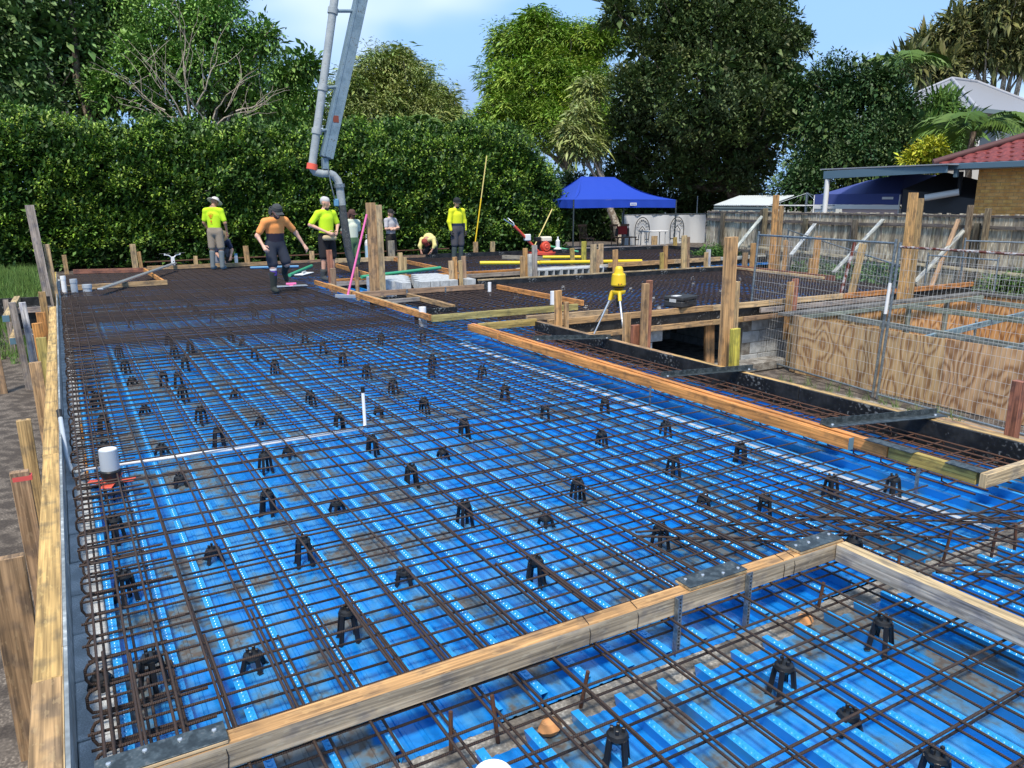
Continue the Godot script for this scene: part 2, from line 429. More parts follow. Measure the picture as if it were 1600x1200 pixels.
func _ready() -> void:
	rng.seed = 20240611
	# camera
	var cam := Camera3D.new()
	cam.name = "camera"
	cam.fov = 53.13; cam.near = 0.05; cam.far = 400.0
	add_child(cam)
	cam.position = V(0, 1.7, 0)
	cam.rotation_degrees = V(-13.36, -30.1, 0)
	cam.current = true
	# sky and light: a bright broken overcast, the sun soft behind cloud over the camera's left shoulder
	var we := WorldEnvironment.new()
	we.name = "environment"
	var e := Environment.new()
	e.background_mode = Environment.BG_SKY
	e.sky = sky()
	e.background_energy_multiplier = 1.0
	e.tonemap_mode = Environment.TONE_MAPPER_LINEAR
	e.tonemap_exposure = 1.7
	e.sdfgi_enabled = true; e.ssao_enabled = true; e.ssil_enabled = true
	we.environment = e
	add_child(we)
	var sun := DirectionalLight3D.new()
	sun.name = "sun"
	sun.light_energy = 0.9
	sun.light_angular_distance = 10.0
	sun.light_color = Color(1.0, 0.95, 0.88)
	sun.shadow_enabled = true
	add_child(sun)
	sun.rotation_degrees = V(-58, -34, 0)
	make_materials()
	build_ground()
	build_deck()
	build_mats()
	build_forms()
	build_posts()
	build_right()
	build_site_things()
	build_people()
	build_background()
	build_green()

const CHAIRS := [[0.08,-4.62,0],[0.08,-3.85,0],[0.12,-3.04,0],[-0.06,-3.12,1],[0.49,-2.98,1],[0.52,-4.10,1],[0.93,-3.81,0],[0.90,-2.99,0],[1.31,-3.35,1],[1.30,-4.41,1],[1.89,-3.82,0],[0.92,-4.59,0],[1.08,-5.36,0],[0.52,-5.39,1],[1.87,-5.34,0],[1.87,-4.58,0],[1.31,-5.62,1],[0.90,-6.14,0],[0.49,-6.18,1],[1.32,-6.58,1],[0.88,-6.88,0],[0.49,-7.49,1],[0.14,-7.01,0],[0.11,-6.18,0],[1.85,-6.08,0],[2.30,-6.37,1],[1.86,-6.97,0],[2.68,-6.21,0],[2.67,-5.38,0],[2.30,-5.00,1],[1.32,-7.70,1],[0.85,-7.77,0],[0.13,-7.90,0],[3.48,-5.43,0],[3.45,-4.57,0],[2.69,-3.80,0],[3.52,-3.83,0],[3.33,-3.33,1],[3.51,-3.00,0],[2.68,-2.99,0],[1.87,-2.99,0],[2.85,-1.76,0],[2.23,-1.75,0],[2.29,-1.50,1],[1.43,-1.76,0],[2.26,-1.16,0],[4.14,-3.02,0],[4.14,-3.80,0],[4.49,-2.82,0],[2.30,-3.57,1],[3.46,-2.35,0],[3.59,-9.70,0],[4.18,-9.66,0],[2.72,-7.84,0],[2.71,-8.63,0],[2.71,-7.04,0],[3.56,-7.97,0],[3.78,-7.16,0],[3.37,-7.58,1],[3.55,-6.26,0],[4.08,-5.37,0],[4.06,-4.53,0],[2.75,-12.21,0],[2.70,-11.00,0],[2.72,-10.28,0],[2.74,-9.52,0],[1.88,-9.46,0],[1.92,-8.60,0],[1.28,-10.37,0],[1.11,-11.10,0],[1.87,-10.88,0],[1.98,-10.66,1],[0.47,-9.44,0],[0.47,-10.46,0],[1.06,-10.11,0],[1.07,-9.25,0],[0.90,-8.48,0],[0.77,-8.55,0],[0.08,-8.58,1],[0.12,-8.11,1],[0.49,-8.84,1]]

func ground_h(x: float, z: float) -> float:
	var h := -1.0
	if x < -0.1:
		h = lerpf(-0.92, -0.15, smoothstep(-13.0, -22.0, z))
	else:
		h = lerpf(-1.02, -0.12, smoothstep(-22.3, -23.6, z))
		h = maxf(h, lerpf(-1.02, -0.42, smoothstep(15.2, 18.0, x)))
	return h + 0.02 * sin(x * 1.7 + z * 0.9) * cos(z * 1.3)

func build_ground() -> void:
	var b := MB.new()
	var xs := []
	var zs := []
	var x := -60.0
	while x < 110.0:
		xs.append(x)
		x += 0.6 if x > -6.0 and x < 26.0 else 8.0
	var z := 14.0
	while z > -130.0:
		zs.append(z)
		z -= 0.6 if z > -27.0 else 8.0
	for j in zs.size():
		for i in xs.size():
			var p := V(xs[i], ground_h(xs[i], zs[j]), zs[j])
			var dx := ground_h(xs[i] + 0.1, zs[j]) - p.y
			var dz := ground_h(xs[i], zs[j] + 0.1) - p.y
			b.vert(p, V(-dx * 10, 1, -dz * 10).normalized(), Vector2(p.x, p.z))
	var w := xs.size()
	for j in zs.size() - 1:
		for i in w - 1:
			var o := j * w + i
			b.tri_i(o, o + 1, o + w + 1); b.tri_i(o, o + w + 1, o + w)
	struct("ground", b.mesh(), M.soil)

# cross-section of one 200 mm module: half rib, pan with two flutes, half rib
const PROF := [[0.0, -0.130], [0.017, -0.130], [0.004, -0.184], [0.058, -0.184], [0.062, -0.180], [0.074, -0.180], [0.078, -0.184], [0.122, -0.184], [0.126, -0.180], [0.138, -0.180], [0.142, -0.184], [0.196, -0.184], [0.183, -0.130], [0.2, -0.130]]

func deck_sheet(parent: Node, x0: float, mods: int, z0: float, z1: float) -> void:
	var b := MB.new()
	for k in mods:
		for i in range(2, 11):
			var a: Array = PROF[i]
			var d: Array = PROF[i + 1]
			var xa: float = x0 + k * 0.2 + a[0]
			var xb: float = x0 + k * 0.2 + d[0]
			var nn := V(-(d[1] - a[1]), d[0] - a[0], 0).normalized()
			b.quad(V(xa, a[1], z0), V(xb, d[1], z0), V(xb, d[1], z1), V(xa, a[1], z1), nn, Vector2(xa, z0), Vector2(xb, z0), Vector2(xb, z1), Vector2(xa, z1))
	var sh := part(parent, "deck_sheet", b.mesh(), M.deck)
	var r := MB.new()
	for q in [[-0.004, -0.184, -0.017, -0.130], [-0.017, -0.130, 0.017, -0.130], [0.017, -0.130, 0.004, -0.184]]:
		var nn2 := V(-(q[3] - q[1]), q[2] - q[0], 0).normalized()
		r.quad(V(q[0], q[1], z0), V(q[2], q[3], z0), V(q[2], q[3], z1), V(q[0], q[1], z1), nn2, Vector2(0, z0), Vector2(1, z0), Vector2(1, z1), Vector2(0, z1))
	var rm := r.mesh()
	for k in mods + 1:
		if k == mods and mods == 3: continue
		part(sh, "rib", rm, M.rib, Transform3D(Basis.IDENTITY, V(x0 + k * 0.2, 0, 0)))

func deck_area(parent: Node, x0: float, x1: float, z0: float, z1: float) -> void:
	var x := x0
	while x < x1 - 0.05:
		var m := mini(3, int(round((x1 - x) / 0.2)))
		deck_sheet(parent, x, maxi(1, m), z0 + R(-0.02, 0.02), z1 + R(-0.02, 0.02))
		x += 0.2 * m

func build_deck() -> void:
	var d := thing("steel_deck", "bright blue ribbed steel deck under the bars of the main slab", "steel deck")
	deck_area(d, 0.005, 4.405, -2.16, -21.7)
	deck_area(d, 4.56, 5.56, -2.2, -16.6)
	deck_area(d, 0.045, 8.045, 2.4, -2.02)
	# pressed dimples along the tops of the near ribs
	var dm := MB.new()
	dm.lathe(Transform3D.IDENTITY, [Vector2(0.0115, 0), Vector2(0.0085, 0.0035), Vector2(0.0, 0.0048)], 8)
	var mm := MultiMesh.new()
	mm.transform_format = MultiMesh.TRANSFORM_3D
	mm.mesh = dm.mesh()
	var at := []
	for k in 23:
		var z := -2.2
		while z > -11.0:
			at.append(V(0.005 + 0.2 * k, -0.1302, z)); z -= 0.027
	for k in 28:
		var z2 := -0.2
		while z2 > -2.0:
			at.append(V(0.045 + 0.2 * k, -0.1302, z2)); z2 -= 0.027
	mm.instance_count = at.size()
	for i in at.size(): mm.set_instance_transform(i, Transform3D(Basis.IDENTITY, at[i]))
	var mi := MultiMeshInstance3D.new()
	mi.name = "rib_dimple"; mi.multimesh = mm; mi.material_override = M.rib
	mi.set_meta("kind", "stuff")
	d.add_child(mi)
	var d2 := thing("steel_deck", "shaded blue steel deck of the side bay behind the tripod", "steel deck")
	deck_area(d2, 5.76, 15.0, -9.15, -14.3)
	var d3 := thing("steel_deck", "blue steel deck of the rear bay below the hedge", "steel deck")
	deck_area(d3, 4.56, 19.6, -16.7, -22.2)
	# supporting walls and beams
	var wl := thing("edge_wall", "grey block wall carrying the deck along the soil side", "wall")
	var z3 := 2.0
	while z3 > -21.6:
		var bl := plain_box(wl, "concrete_block", V(-0.082 + R(-0.003, 0.003), -0.252 + R(-0.004, 0.004), z3 - 0.2), V(0.14, 0.19, 0.39), M.block, 0.004)
		if z3 > -14.0: plain_box(wl, "concrete_block", V(-0.082 + R(-0.003, 0.003), -0.452, z3 - 0.4), V(0.14, 0.19, 0.39), M.block, 0.004)
		z3 -= 0.4
	plain_box(wl, "mortar_core", V(-0.085, -0.60, -9.8), V(0.12, 0.86, 23.4), M.concrete, 0.0)
	var s1 := thing("support_wall", "concrete wall top showing in the gap between deck sheets below the near timber", "wall")
	plain_box(s1, "wall_top", V(3.9, -0.62, -2.09), V(8.0, 0.87, 0.16), M.concrete, 0.004)
	var s2 := thing("support_wall", "pale concrete strip running along the deck edge beside the orange timber", "wall")
	plain_box(s2, "wall_top", V(4.484, -0.60, -5.7), V(0.15, 0.868, 7.0), M.block, 0.004)

func wob_bar(parent: Node, s: String, a: Vector3, b: Vector3, r: float, m: Material, amp := 0.006) -> void:
	var L := (b - a).length()
	var k := maxi(2, int(L / 1.1) + 1)
	var pts := []
	var sd := (b - a).normalized().cross(UPV).normalized()
	for i in k:
		var t := float(i) / (k - 1)
		pts.append(a.lerp(b, t) + sd * R(-amp, amp) + V(0, R(-amp, amp) * 0.5, 0))
	var bb := MB.new()
	bb.tube(pts, r, 7)
	part(parent, s, bb.mesh(), m)

func build_mats() -> void:
	var near := [-0.062, 0.044, 0.15, 0.305, 0.51, 0.70, 0.90, 1.085, 1.245, 1.43, 1.625, 1.825]
	var xs := near.duplicate()
	var x := 2.026
	while x < 4.42:
		xs.append(x); x += 0.2
	for lay in 2:
		var y := -0.006 if lay == 0 else -0.098
		var o := 0.0 if lay == 0 else 0.075
		var t := thing("reinforcing_mat", "upper mat of rusty brown reinforcing bars across the main slab" if lay == 0 else "lower mat of dark reinforcing bars lying just above the blue ribs", "reinforcement")
		# bars running away from the camera, in lapped lengths
		for i in xs.size():
			var xx: float = xs[i] + o * (1.0 if i > 3 else 0.35)
			if lay == 1 and xx > 4.42: continue
			var sl := 0.0
			for pc in [[-2.35, -9.3], [-8.8, -15.4], [-14.9, -21.6]]:
				wob_bar(t, "long_bar", V(xx + sl, y, pc[0] + R(-0.03, 0.03)), V(xx + sl + R(-0.008, 0.008), y, pc[1] + R(-0.05, 0.05)), 0.0056, M.bar)
				sl = R(0.012, 0.02) - sl
			wob_bar(t, "long_bar", V(xx + 0.018, y, 2.0), V(xx + 0.018 + R(-0.01, 0.01), y, -3.05 + R(-0.12, 0.12)), 0.0056, M.barrib)
		x = 4.43 + o
		while x < 7.4:
			wob_bar(t, "long_bar", V(x, y, 2.0), V(x, y, -2.3), 0.0056, M.barrib); x += 0.2
		# cross bars
		var z := 1.6
		while z > -21.6:
			var x1 := 7.4 if z > -2.25 else 4.5
			var x0 := -0.1 + R(-0.01, 0.01)
			var zz := z - (0.0 if lay == 0 else 0.045)
			wob_bar(t, "cross_bar", V(x0, y - 0.0112, zz + R(-0.006, 0.006)), V(x1, y - 0.0112, zz + R(-0.006, 0.006)), 0.0056, M.barrib if z > -4.0 else M.bar)
			z -= 0.2 if z > -9.6 else 0.12
		if lay == 0:
			# hooked edge bars over the block wall
			var z4 := -1.9
			while z4 > -15.0:
				var zz2 := z4 + R(-0.02, 0.02)
				var bb := MB.new()
				var x2 := -0.098 + R(-0.012, 0.012)
				bb.tube([V(0.28, -0.028, zz2), V(x2 + 0.04, -0.03, zz2), V(x2 + 0.012, -0.04, zz2), V(x2, -0.06, zz2), V(x2, -0.095, zz2 + 0.01), V(x2 + 0.012, -0.118, zz2 + 0.012), V(x2 + 0.05, -0.125, zz2 + 0.012), V(0.2, -0.122, zz2 + 0.012)], 0.0062, 7)
				part(t, "edge_hook", bb.mesh(), M.barrib if z4 > -5.0 else M.bar)
				z4 -= 0.2
			# extra bars tied across the entry beam on the right
			for bp in [[2.45, -2.95, 3.5, -2.35], [2.5, -2.98, 3.62, -2.62], [2.62, -2.82, 3.75, -2.3], [3.4, -2.72, 4.5, -2.05], [3.45, -2.62, 4.7, -2.1], [3.3, -2.55, 4.4, -1.75], [3.5, -2.5, 4.9, -1.95], [3.45, -1.9, 4.4, -1.25], [3.55, -1.95, 4.7, -1.4], [3.6, -1.8, 4.5, -1.15], [4.0, -2.2, 5.4, -1.8], [4.2, -2.05, 5.6, -1.5]]:
				wob_bar(t, "loose_bar", V(bp[0], -0.03, bp[1]), V(bp[2], -0.045 - R(0.0, 0.03), bp[3]), 0.0062, M.barrib, 0.015)
			for bp2 in [[3.42, -2.06], [3.9, -2.12], [4.18, -2.02], [4.3, -1.96], [2.9, -2.12], [1.52, -2.1], [0.98, -2.12], [1.15, -2.08]]:
				wob_bar(t, "starter_bar", V(bp2[0], -0.2, bp2[1]), V(bp2[0] + R(-0.02, 0.02), -0.02 + R(-0.02, 0.03), bp2[1] + R(-0.03, 0.03)), 0.008, M.barrust, 0.002)
	# side and rear bays
	mat_bay("reinforcing_mat", "reinforcing bars over the blue deck of the side bay behind the tripod", 5.75, 14.95, -9.2, -14.3, 0.14)
	mat_bay("reinforcing_mat", "far bars of the rear bay in front of the hedge and marquee", 4.6, 19.5, -16.8, -22.1, 0.18)
	mat_bay("reinforcing_mat", "bars between the yellow timber and the block stack", 4.6, 7.5, -9.3, -13.5, 0.2)
	# beam cage in the trench
	var cg := thing("beam_cage", "rusty bar cage lying in the trench beside the black form ply", "reinforcement")
	for yy in [-0.045, -0.115]:
		for xx2 in [4.86, 5.0, 5.14, 5.28, 5.42, 5.54]:
			wob_bar(cg, "long_bar", V(xx2, yy, -2.5), V(xx2 + R(-0.02, 0.02), yy, -9.1), 0.007, M.barrust, 0.012)
	var z5 := -2.7
	while z5 > -9.0:
		var bb2 := MB.new()
		var q := R(-0.04, 0.04)
		bb2.tube([V(4.82, -0.05, z5), V(5.3, -0.047, z5 + q), V(5.54, -0.05, z5), V(5.57, -0.07, z5), V(5.56, -0.11, z5 + q), V(5.2, -0.12, z5), V(4.9, -0.12, z5 + q), V(4.82, -0.08, z5), V(4.82, -0.05, z5)], 0.0055, 6, false)
		part(cg, "stirrup", bb2.mesh(), M.barrust)
		z5 -= 0.22
	for i in 10:
		var zc := R(-8.8, -2.8)
		wob_bar(cg, "cross_tie", V(4.78, -0.04 + R(-0.03, 0.02), zc), V(5.58, -0.07, zc + R(-0.4, 0.4)), 0.006, M.barrust, 0.015)
	# chairs that hold the mats up
	var tall := make_chair(0.165, M.black)
	var low := make_chair(0.088, M.black)
	var grey := make_chair(0.165, M.greychair)
	var spots := CHAIRS.duplicate()
	for gx in [0.1, 0.9, 1.88, 2.7, 3.5, 4.2]:
		for gz in [-13.0, -13.9, -14.8, -15.8, -16.7, -17.6]:
			spots.append([gx + R(-0.1, 0.1), gz + R(-0.15, 0.15), 0])
	var used := [false, false]
	# rows run across the slab, counted from the near timber; places in a row from the left
	spots.sort_custom(func(a, b): return a[0] < b[0])
	var place := {}
	for s in spots:
		var k: int = s[2]
		var src: Node3D = tall if k == 0 else low
		var o: Node3D = src if not used[k] else src.duplicate()
		if used[k]:
			o.name = numbered("bar_chair"); add_child(o)
		used[k] = true
		o.position = V(s[0], -0.1835, s[1]); o.rotation.y = R(0, TAU)
		var row := clampi(int(round((-s[1] - 3.0) / 0.8)), -1, 20)
		if s[1] > -2.2: row = -1
		var key := k * 100 + row
		place[key] = place.get(key, 0) + 1
		var wh := "in front of the near timber" if row < 0 else "in the %s row beyond the near timber" % ORD[row]
		tag(o, "%s black bar chair %s, %s from left" % ["tall" if k == 0 else "low", wh, ORD[place[key] - 1]], "bar chair", "tall black bar chairs on the deck" if k == 0 else "low black bar chairs on the deck")
	var first := true
	var gi := 0
	for s2 in [[6.6, -10.0], [7.6, -10.6], [8.6, -9.9], [9.4, -11.0], [10.4, -10.2], [11.3, -11.2], [12.4, -10.4], [13.3, -11.4], [7.4, -12.6], [8.2, -11.8], [9.0, -13.4], [10.0, -12.4], [11.9, -12.6], [12.8, -13.6], [13.6, -12.9]]:
		var o2: Node3D = grey if first else grey.duplicate()
		if not first:
			o2.name = numbered("bar_chair"); add_child(o2)
		first = false
		o2.position = V(s2[0], -0.1835, s2[1]); o2.rotation.y = R(0, TAU)
		var gl: String = ["first", "second", "third", "fourth", "fifth", "sixth", "seventh", "eighth"][gi] if gi < 8 else ORD[gi - 8]
		tag(o2, "light grey bar chair of the side bay, %s from left in its %s half" % [gl, "near" if gi < 8 else "far"], "bar chair", "grey bar chairs of the side bay")
		gi += 1

func mat_bay(s: String, label: String, x0: float, x1: float, z0: float, z1: float, sp: float) -> void:
	var t := thing(s, label, "reinforcement")
	for lay in 2:
		var y := -0.006 if lay == 0 else -0.1
		var x := x0 + 0.07 + lay * 0.08
		while x < x1:
			wob_bar(t, "long_bar", V(x, y, z0), V(x + R(-0.01, 0.01), y, z1), 0.0056, M.bar, 0.008); x += sp
		var z := z0 - 0.06 - lay * 0.07
		while z > z1:
			wob_bar(t, "cross_bar", V(x0, y - 0.0112, z), V(x1, y - 0.0112, z + R(-0.01, 0.01)), 0.0056, M.bar, 0.008); z -= sp

func make_chair(h: float, m: Material) -> Node3D:
	var o := Node3D.new()
	o.name = numbered("bar_chair"); add_child(o)
	var c := MB.new()
	c.lathe(Transform3D(Basis.IDENTITY, V(0, h - 0.03, 0)), [Vector2(0.0, -0.006), Vector2(0.032, -0.014), Vector2(0.041, 0.0), Vector2(0.036, 0.014), Vector2(0.024, 0.02), Vector2(0.0, 0.021)], 8)
	for a in 4:
		var d := V(cos(a * PI / 2), 0, sin(a * PI / 2))
		c.bx(d * 0.02 + V(0, h - 0.004, 0), V(0.012, 0.022, 0.012), 0.002)
	part(o, "cap", c.mesh(), m)
	var lg := MB.new()
	var top := V(0.031, h - 0.026, 0)
	var foot := V(0.05, 0.0, 0)
	lg.box(frame(top, foot, V(0, 0, 1)), V(0.02, 0.012, (top - foot).length()), 0.002)
	lg.box(frame(top + V(0.006, 0, 0), foot + V(0.006, 0, 0), V(0, 0, 1)), V(0.005, 0.02, (top - foot).length() * 0.98), 0.001)
	lg.bx(foot + V(0.004, 0.003, 0), V(0.02, 0.006, 0.02), 0.001)
	var lm := lg.mesh()
	for a in 4:
		part(o, "leg", lm, m, Transform3D(Basis(UPV, a * PI / 2 + PI / 4), Vector3.ZERO))
	return o

func T3(x: float, z: float) -> Vector3: return V(x, T - 0.045, z)

# upright timbers: [x0, x1, top, bottom, z, tint]
func post(x0: float, x1: float, top: float, bot: float, z: float, kind: String, label: String, group := "", th := 0.045, lean := Vector2.ZERO) -> Node3D:
	var t := thing("timber_post", label, "timber post", V((x0 + x1) * 0.5, bot, z), 0.0, group)
	t.name = t.name
	var m := beam_mesh(top - bot, x1 - x0, th, kind)
	var a := Vector3.ZERO
	var b := V(lean.x, top - bot, lean.y)
	var fr := frame(a, b, V(0, 0, 1))
	part(t, "plank", m, M.wood, fr)
	return t

func build_forms() -> void:
	# left edge: flat boards on a ply form
	var lf := thing("edge_form", "long yellow-brown board edge form on the soil side of the deck", "formwork")
	var js := [2.2, -0.6, -2.89, -5.75, -9.24, -11.6, -14.35]
	var tn := ["board", "tan", "board", "board", "board", "board"]
	for i in js.size() - 1:
		beam(lf, "top_board", V(-0.218 + R(-0.004, 0.004), 0.042 + R(-0.003, 0.003), js[i] - 0.002), V(-0.218 + R(-0.004, 0.004), 0.042, js[i + 1] + 0.002), 0.092, 0.045, tn[i])
	beam(lf, "top_board", V(-0.21, 0.042, -16.6), V(-0.20, 0.042, -21.4), 0.092, 0.045, "yellow")
	var jp := [2.2, -1.5, -3.1, -4.9, -7.3, -9.7, -12.1, -14.5, -16.9, -19.3, -21.5]
	for i in jp.size() - 1:
		var pb := MB.new()
		pb.box(Transform3D.IDENTITY, V(0.014, 0.5, jp[i] - jp[i + 1] - 0.004), 0.001)
		part(lf, "form_ply", pb.mesh(), M.formgrey, Transform3D(Basis.IDENTITY, V(-0.1595, -0.19 + R(-0.004, 0.004), (jp[i] + jp[i + 1]) * 0.5)))
		beam(lf, "ply_edge", V(-0.1695, 0.055, jp[i] - 0.003), V(-0.1695, 0.055, jp[i + 1] + 0.003), 0.004, 0.018, "pale")
	# stakes along the left edge
	var st := [[-0.45, -0.30, 0.12, -3.94, "brown", "weathered brown stake with cement smears nearest the camera at the left"], [-0.40, -0.30, 0.10, -5.35, "brown", "brown stake with a red paint band across its top"],
		[-0.43, -0.335, 0.10, -6.68, "tan", "tan stake with a white cement splash beside the left board"], [-0.40, -0.29, 0.10, -9.1, "tan", "short tan stake between the cement splashed and the yellow-green ones"],
		[-0.39, -0.275, 0.06, -11.05, "lime2", "yellow-green stained stake leaning on the left board"], [-0.42, -0.30, 0.14, -11.85, "orange", "orange stake rising above the yellow-green stained one"],
		[-0.39, -0.275, 0.22, -12.35, "orange", "reddish stake just past the board joint on the left"], [-0.37, -0.27, 0.32, -14.2, "tan", "two-tone stake beside the black side form"]]
	for s in st:
		post(s[0], s[1], s[2], -0.95, s[3], s[4], s[5], "", 0.05, Vector2(R(-0.03, 0.0), R(-0.02, 0.02)))
	var band := get_node("timber_post_001")
	plain_box(band, "paint_band", V(-0.015, 1.005, 0), V(0.102, 0.03, 0.0545), M.paintred, 0.0)
	var tp := thing("timber_post", "tall grey weathered post rising against the hedge at the left", "timber post", V(-0.27, -0.6, -16.3))
	beam(tp, "plank", V(0, 0, 0), V(-0.12, 2.24, 0), 0.045, 0.14, "grey", null, V(1, 0, 0))
	beam(tp, "backing_plank", V(0.11, 0, -0.1), V(0.05, 1.55, -0.1), 0.045, 0.10, "pale", null, V(1, 0, 0))
	# side form going left
	var sf := thing("side_form", "black ply form with blue-ended timbers reaching out at the left", "formwork")
	beam(sf, "form_ply", V(-0.26, -0.05, -15.6), V(-1.6, -0.05, -15.6), 0.018, 0.30, "dark", M.formply)
	beam(sf, "form_ply", V(-0.26, -0.1, -14.45), V(-0.72, -0.1, -14.45), 0.018, 0.36, "dark", M.formply)
	beam(sf, "wale", V(-0.24, 0.02, -14.4), V(-0.72, 0.02, -14.4), 0.045, 0.09, "grey")
	beam(sf, "wale", V(-0.24, -0.33, -14.4), V(-0.72, -0.33, -14.4), 0.045, 0.09, "grey")
	beam(sf, "wale", V(-0.78, 0.08, -13.0), V(-0.74, 0.08, -15.6), 0.09, 0.1, "pale")
	beam(sf, "wale", V(-0.76, -0.28, -13.2), V(-0.72, -0.28, -15.6), 0.09, 0.1, "pale")
	for q in [[-0.80, 0.08, -13.0], [-0.765, -0.28, -13.2]]:
		plain_box(sf, "painted_end", V(q[0] + 0.01, q[1], q[2] + 0.004), V(0.086, 0.094, 0.008), M.blueend, 0.001)
	post(-0.985, -0.875, 0.40, -0.95, -12.6, "brown", "reddish brown stake at the left picture edge", "", 0.05, Vector2(-0.05, 0))
	post(-0.66, -0.57, 0.34, -0.95, -12.7, "grey", "grey stake in front of the black side form, left of a pair", "", 0.045, Vector2(-0.06, 0))
	post(-0.545, -0.46, 0.31, -0.95, -12.9, "white", "pale bleached stake in front of the black side form, right of a pair", "", 0.045, Vector2(-0.06, 0))
	post(-0.93, -0.85, 0.12, -0.95, -15.2, "grey", "grey stake half hidden behind the side form", "", 0.045)
	var gt := thing("drain_pipe", "grey plastic pipe standing below the side form", "pipe", V(-0.56, -0.98, -13.6))
	rod(gt, "tube", [V(0, 0, 0), V(0, 0.72, 0)], 0.055, M.pvcgrey, 14)
	# near L-shaped screed frame
	var f := thing("timber_edge_form", "near brown timber frame crossing the foreground and turning right", "formwork")
	beam2(f, "rail", V(-0.04, 0.045, -2.222), V(3.145, 0.045, -2.222), 0.068, 0.09, "ochre", "film")
	beam2(f, "rail", V(3.112, 0.045, -2.185), V(3.10, 0.045, 1.2), 0.068, 0.09, "pale", "film2")
	for pl in [[2.31, 0.34], [2.98, 0.30], [0.09, 0.36]]:
		beam(f, "ply_packer", V(pl[0] - pl[1] / 2, 0.0975, -2.235), V(pl[0] + pl[1] / 2, 0.0975, -2.235), 0.095, 0.014, "pale")
		var pk := plain_box(f, "packer_plate", V(pl[0], 0.107, -2.235), V(pl[1], 0.004, 0.096), M.steel, 0.001)
		for k in 4:
			var sc := MB.new()
			sc.lathe(Transform3D(Basis.IDENTITY, V(-pl[1] * 0.4 + pl[1] * 0.27 * k, 0.002, R(-0.025, 0.025))), [Vector2(0.008, 0), Vector2(0.007, 0.004), Vector2(0, 0.0055)], 8)
			part(pk, "screw", sc.mesh(), M.alu)
	for hx in [2.075, 2.49]:
		var hg := MB.new()
		hg.bx(V(hx, -0.04, -2.183), V(0.042, 0.26, 0.003), 0.0)
		hg.bx(V(hx - 0.02, -0.04, -2.172), V(0.003, 0.26, 0.024), 0.0)
		var ho := part(f, "slotted_angle", hg.mesh(), M.galv)
		var sl := MB.new()
		for k in 15:
			sl.bx(V(hx - 0.006, -0.16 + k * 0.0165, -2.181), V(0.006, 0.007, 0.002), 0.0)
			sl.bx(V(hx + 0.010, -0.16 + k * 0.0165, -2.181), V(0.006, 0.007, 0.002), 0.0)
		var so := part(ho, "slots", sl.mesh(), M.black)
		so.set_meta("kind", "stuff")
	for wx in [1.62, 1.86, 2.72, 2.79, 0.26]:
		rod(f, "tie_wire", [V(wx, 0.0, -2.186), V(wx + 0.004, 0.05, -2.185), V(wx - 0.003, 0.0925, -2.192), V(wx + 0.01, 0.0925, -2.25), V(wx + 0.012, 0.03, -2.259)], 0.0016, M.black, 5)
	# orange beam beside the trench
	var o := thing("trench_form", "long orange timber edge beam with a yellow end beside the trench", "formwork")
	beam(o, "rail", V(4.712, 0.05, -9.2), V(4.712, 0.05, -3.02), 0.045, 0.09, "orange")
	beam(o, "rail", V(4.712, 0.05, -3.01), V(4.712, 0.05, -2.42), 0.045, 0.09, "yellow")
	beam(o, "facing_rail", V(4.662, 0.038, -8.35), V(4.662, 0.038, -3.28), 0.05, 0.088, "orange")
	beam(o, "facing_rail", V(4.660, 0.045, -9.2), V(4.660, 0.045, -8.37), 0.045, 0.088, "orange")
	plain_box(o, "painted_end", V(4.662, 0.038, -3.275), V(0.05, 0.088, 0.006), M.blueend, 0.001)
	beam(o, "rail", V(4.68, 0.05, -2.375), V(7.4, 0.05, -2.375), 0.045, 0.09, "pale")
	beam(o, "rail", V(4.76, 0.05, -9.12), V(5.68, 0.05, -9.12), 0.045, 0.1, "yellow")
	for q2 in [[4.70, -3.0, 0.35], [4.71, -2.5, 0.22]]:
		plain_box(o, "packer_plate", V(q2[0], 0.099, q2[1]), V(0.09, 0.006, q2[2]), M.steel, 0.001)
	for zz in [-5.4, -2.75]:
		var sg := MB.new()
		sg.bx(V(4.63, -0.08, zz), V(0.004, 0.2, 0.025), 0.0)
		part(o, "slotted_angle", sg.mesh(), M.galv)
	# black form on the far side of the trench
	var bf := thing("trench_form", "black form ply wall with a timber cap on the far side of the trench", "formwork")
	var zs := [-2.3, -4.55, -6.3, -7.5, -9.1]
	for i in zs.size() - 1:
		beam(bf, "form_ply", V(5.655, -0.15, zs[i] - 0.003), V(5.655, -0.15, zs[i + 1] + 0.003), 0.018, 0.42 + R(-0.01, 0.01), "dark", M.formply)
		beam(bf, "cap_board", V(5.70, 0.045, zs[i] - 0.003), V(5.70, 0.045, zs[i + 1] + 0.003), 0.065, 0.035, "board" if i < 2 else "tan")
	# steel straps across the trench
	var k3 := 0
	for sp in [[4.74, -7.66, 5.72, -7.42, "black steel strap over the far end of the trench", 0.06], [4.74, -5.36, 5.86, -5.27, "steel strap across the trench at the tall orange post", 0.06], [4.70, -3.52, 5.84, -3.33, "nearest steel angle laid across the trench", 0.10]]:
		var s2 := thing("steel_strap", sp[4], "steel strap")
		var mb := MB.new()
		var a := V(sp[0], 0.103, sp[1])
		var b := V(sp[2], 0.072, sp[3])
		mb.box(frame(a, b), V(sp[5], 0.006, (b - a).length()), 0.001)
		var off := V(0, 0.02, -sp[5] * 0.5)
		mb.box(frame(a + off, b + off), V(0.006, 0.045, (b - a).length()), 0.001)
		part(s2, "angle", mb.mesh(), M.steel)
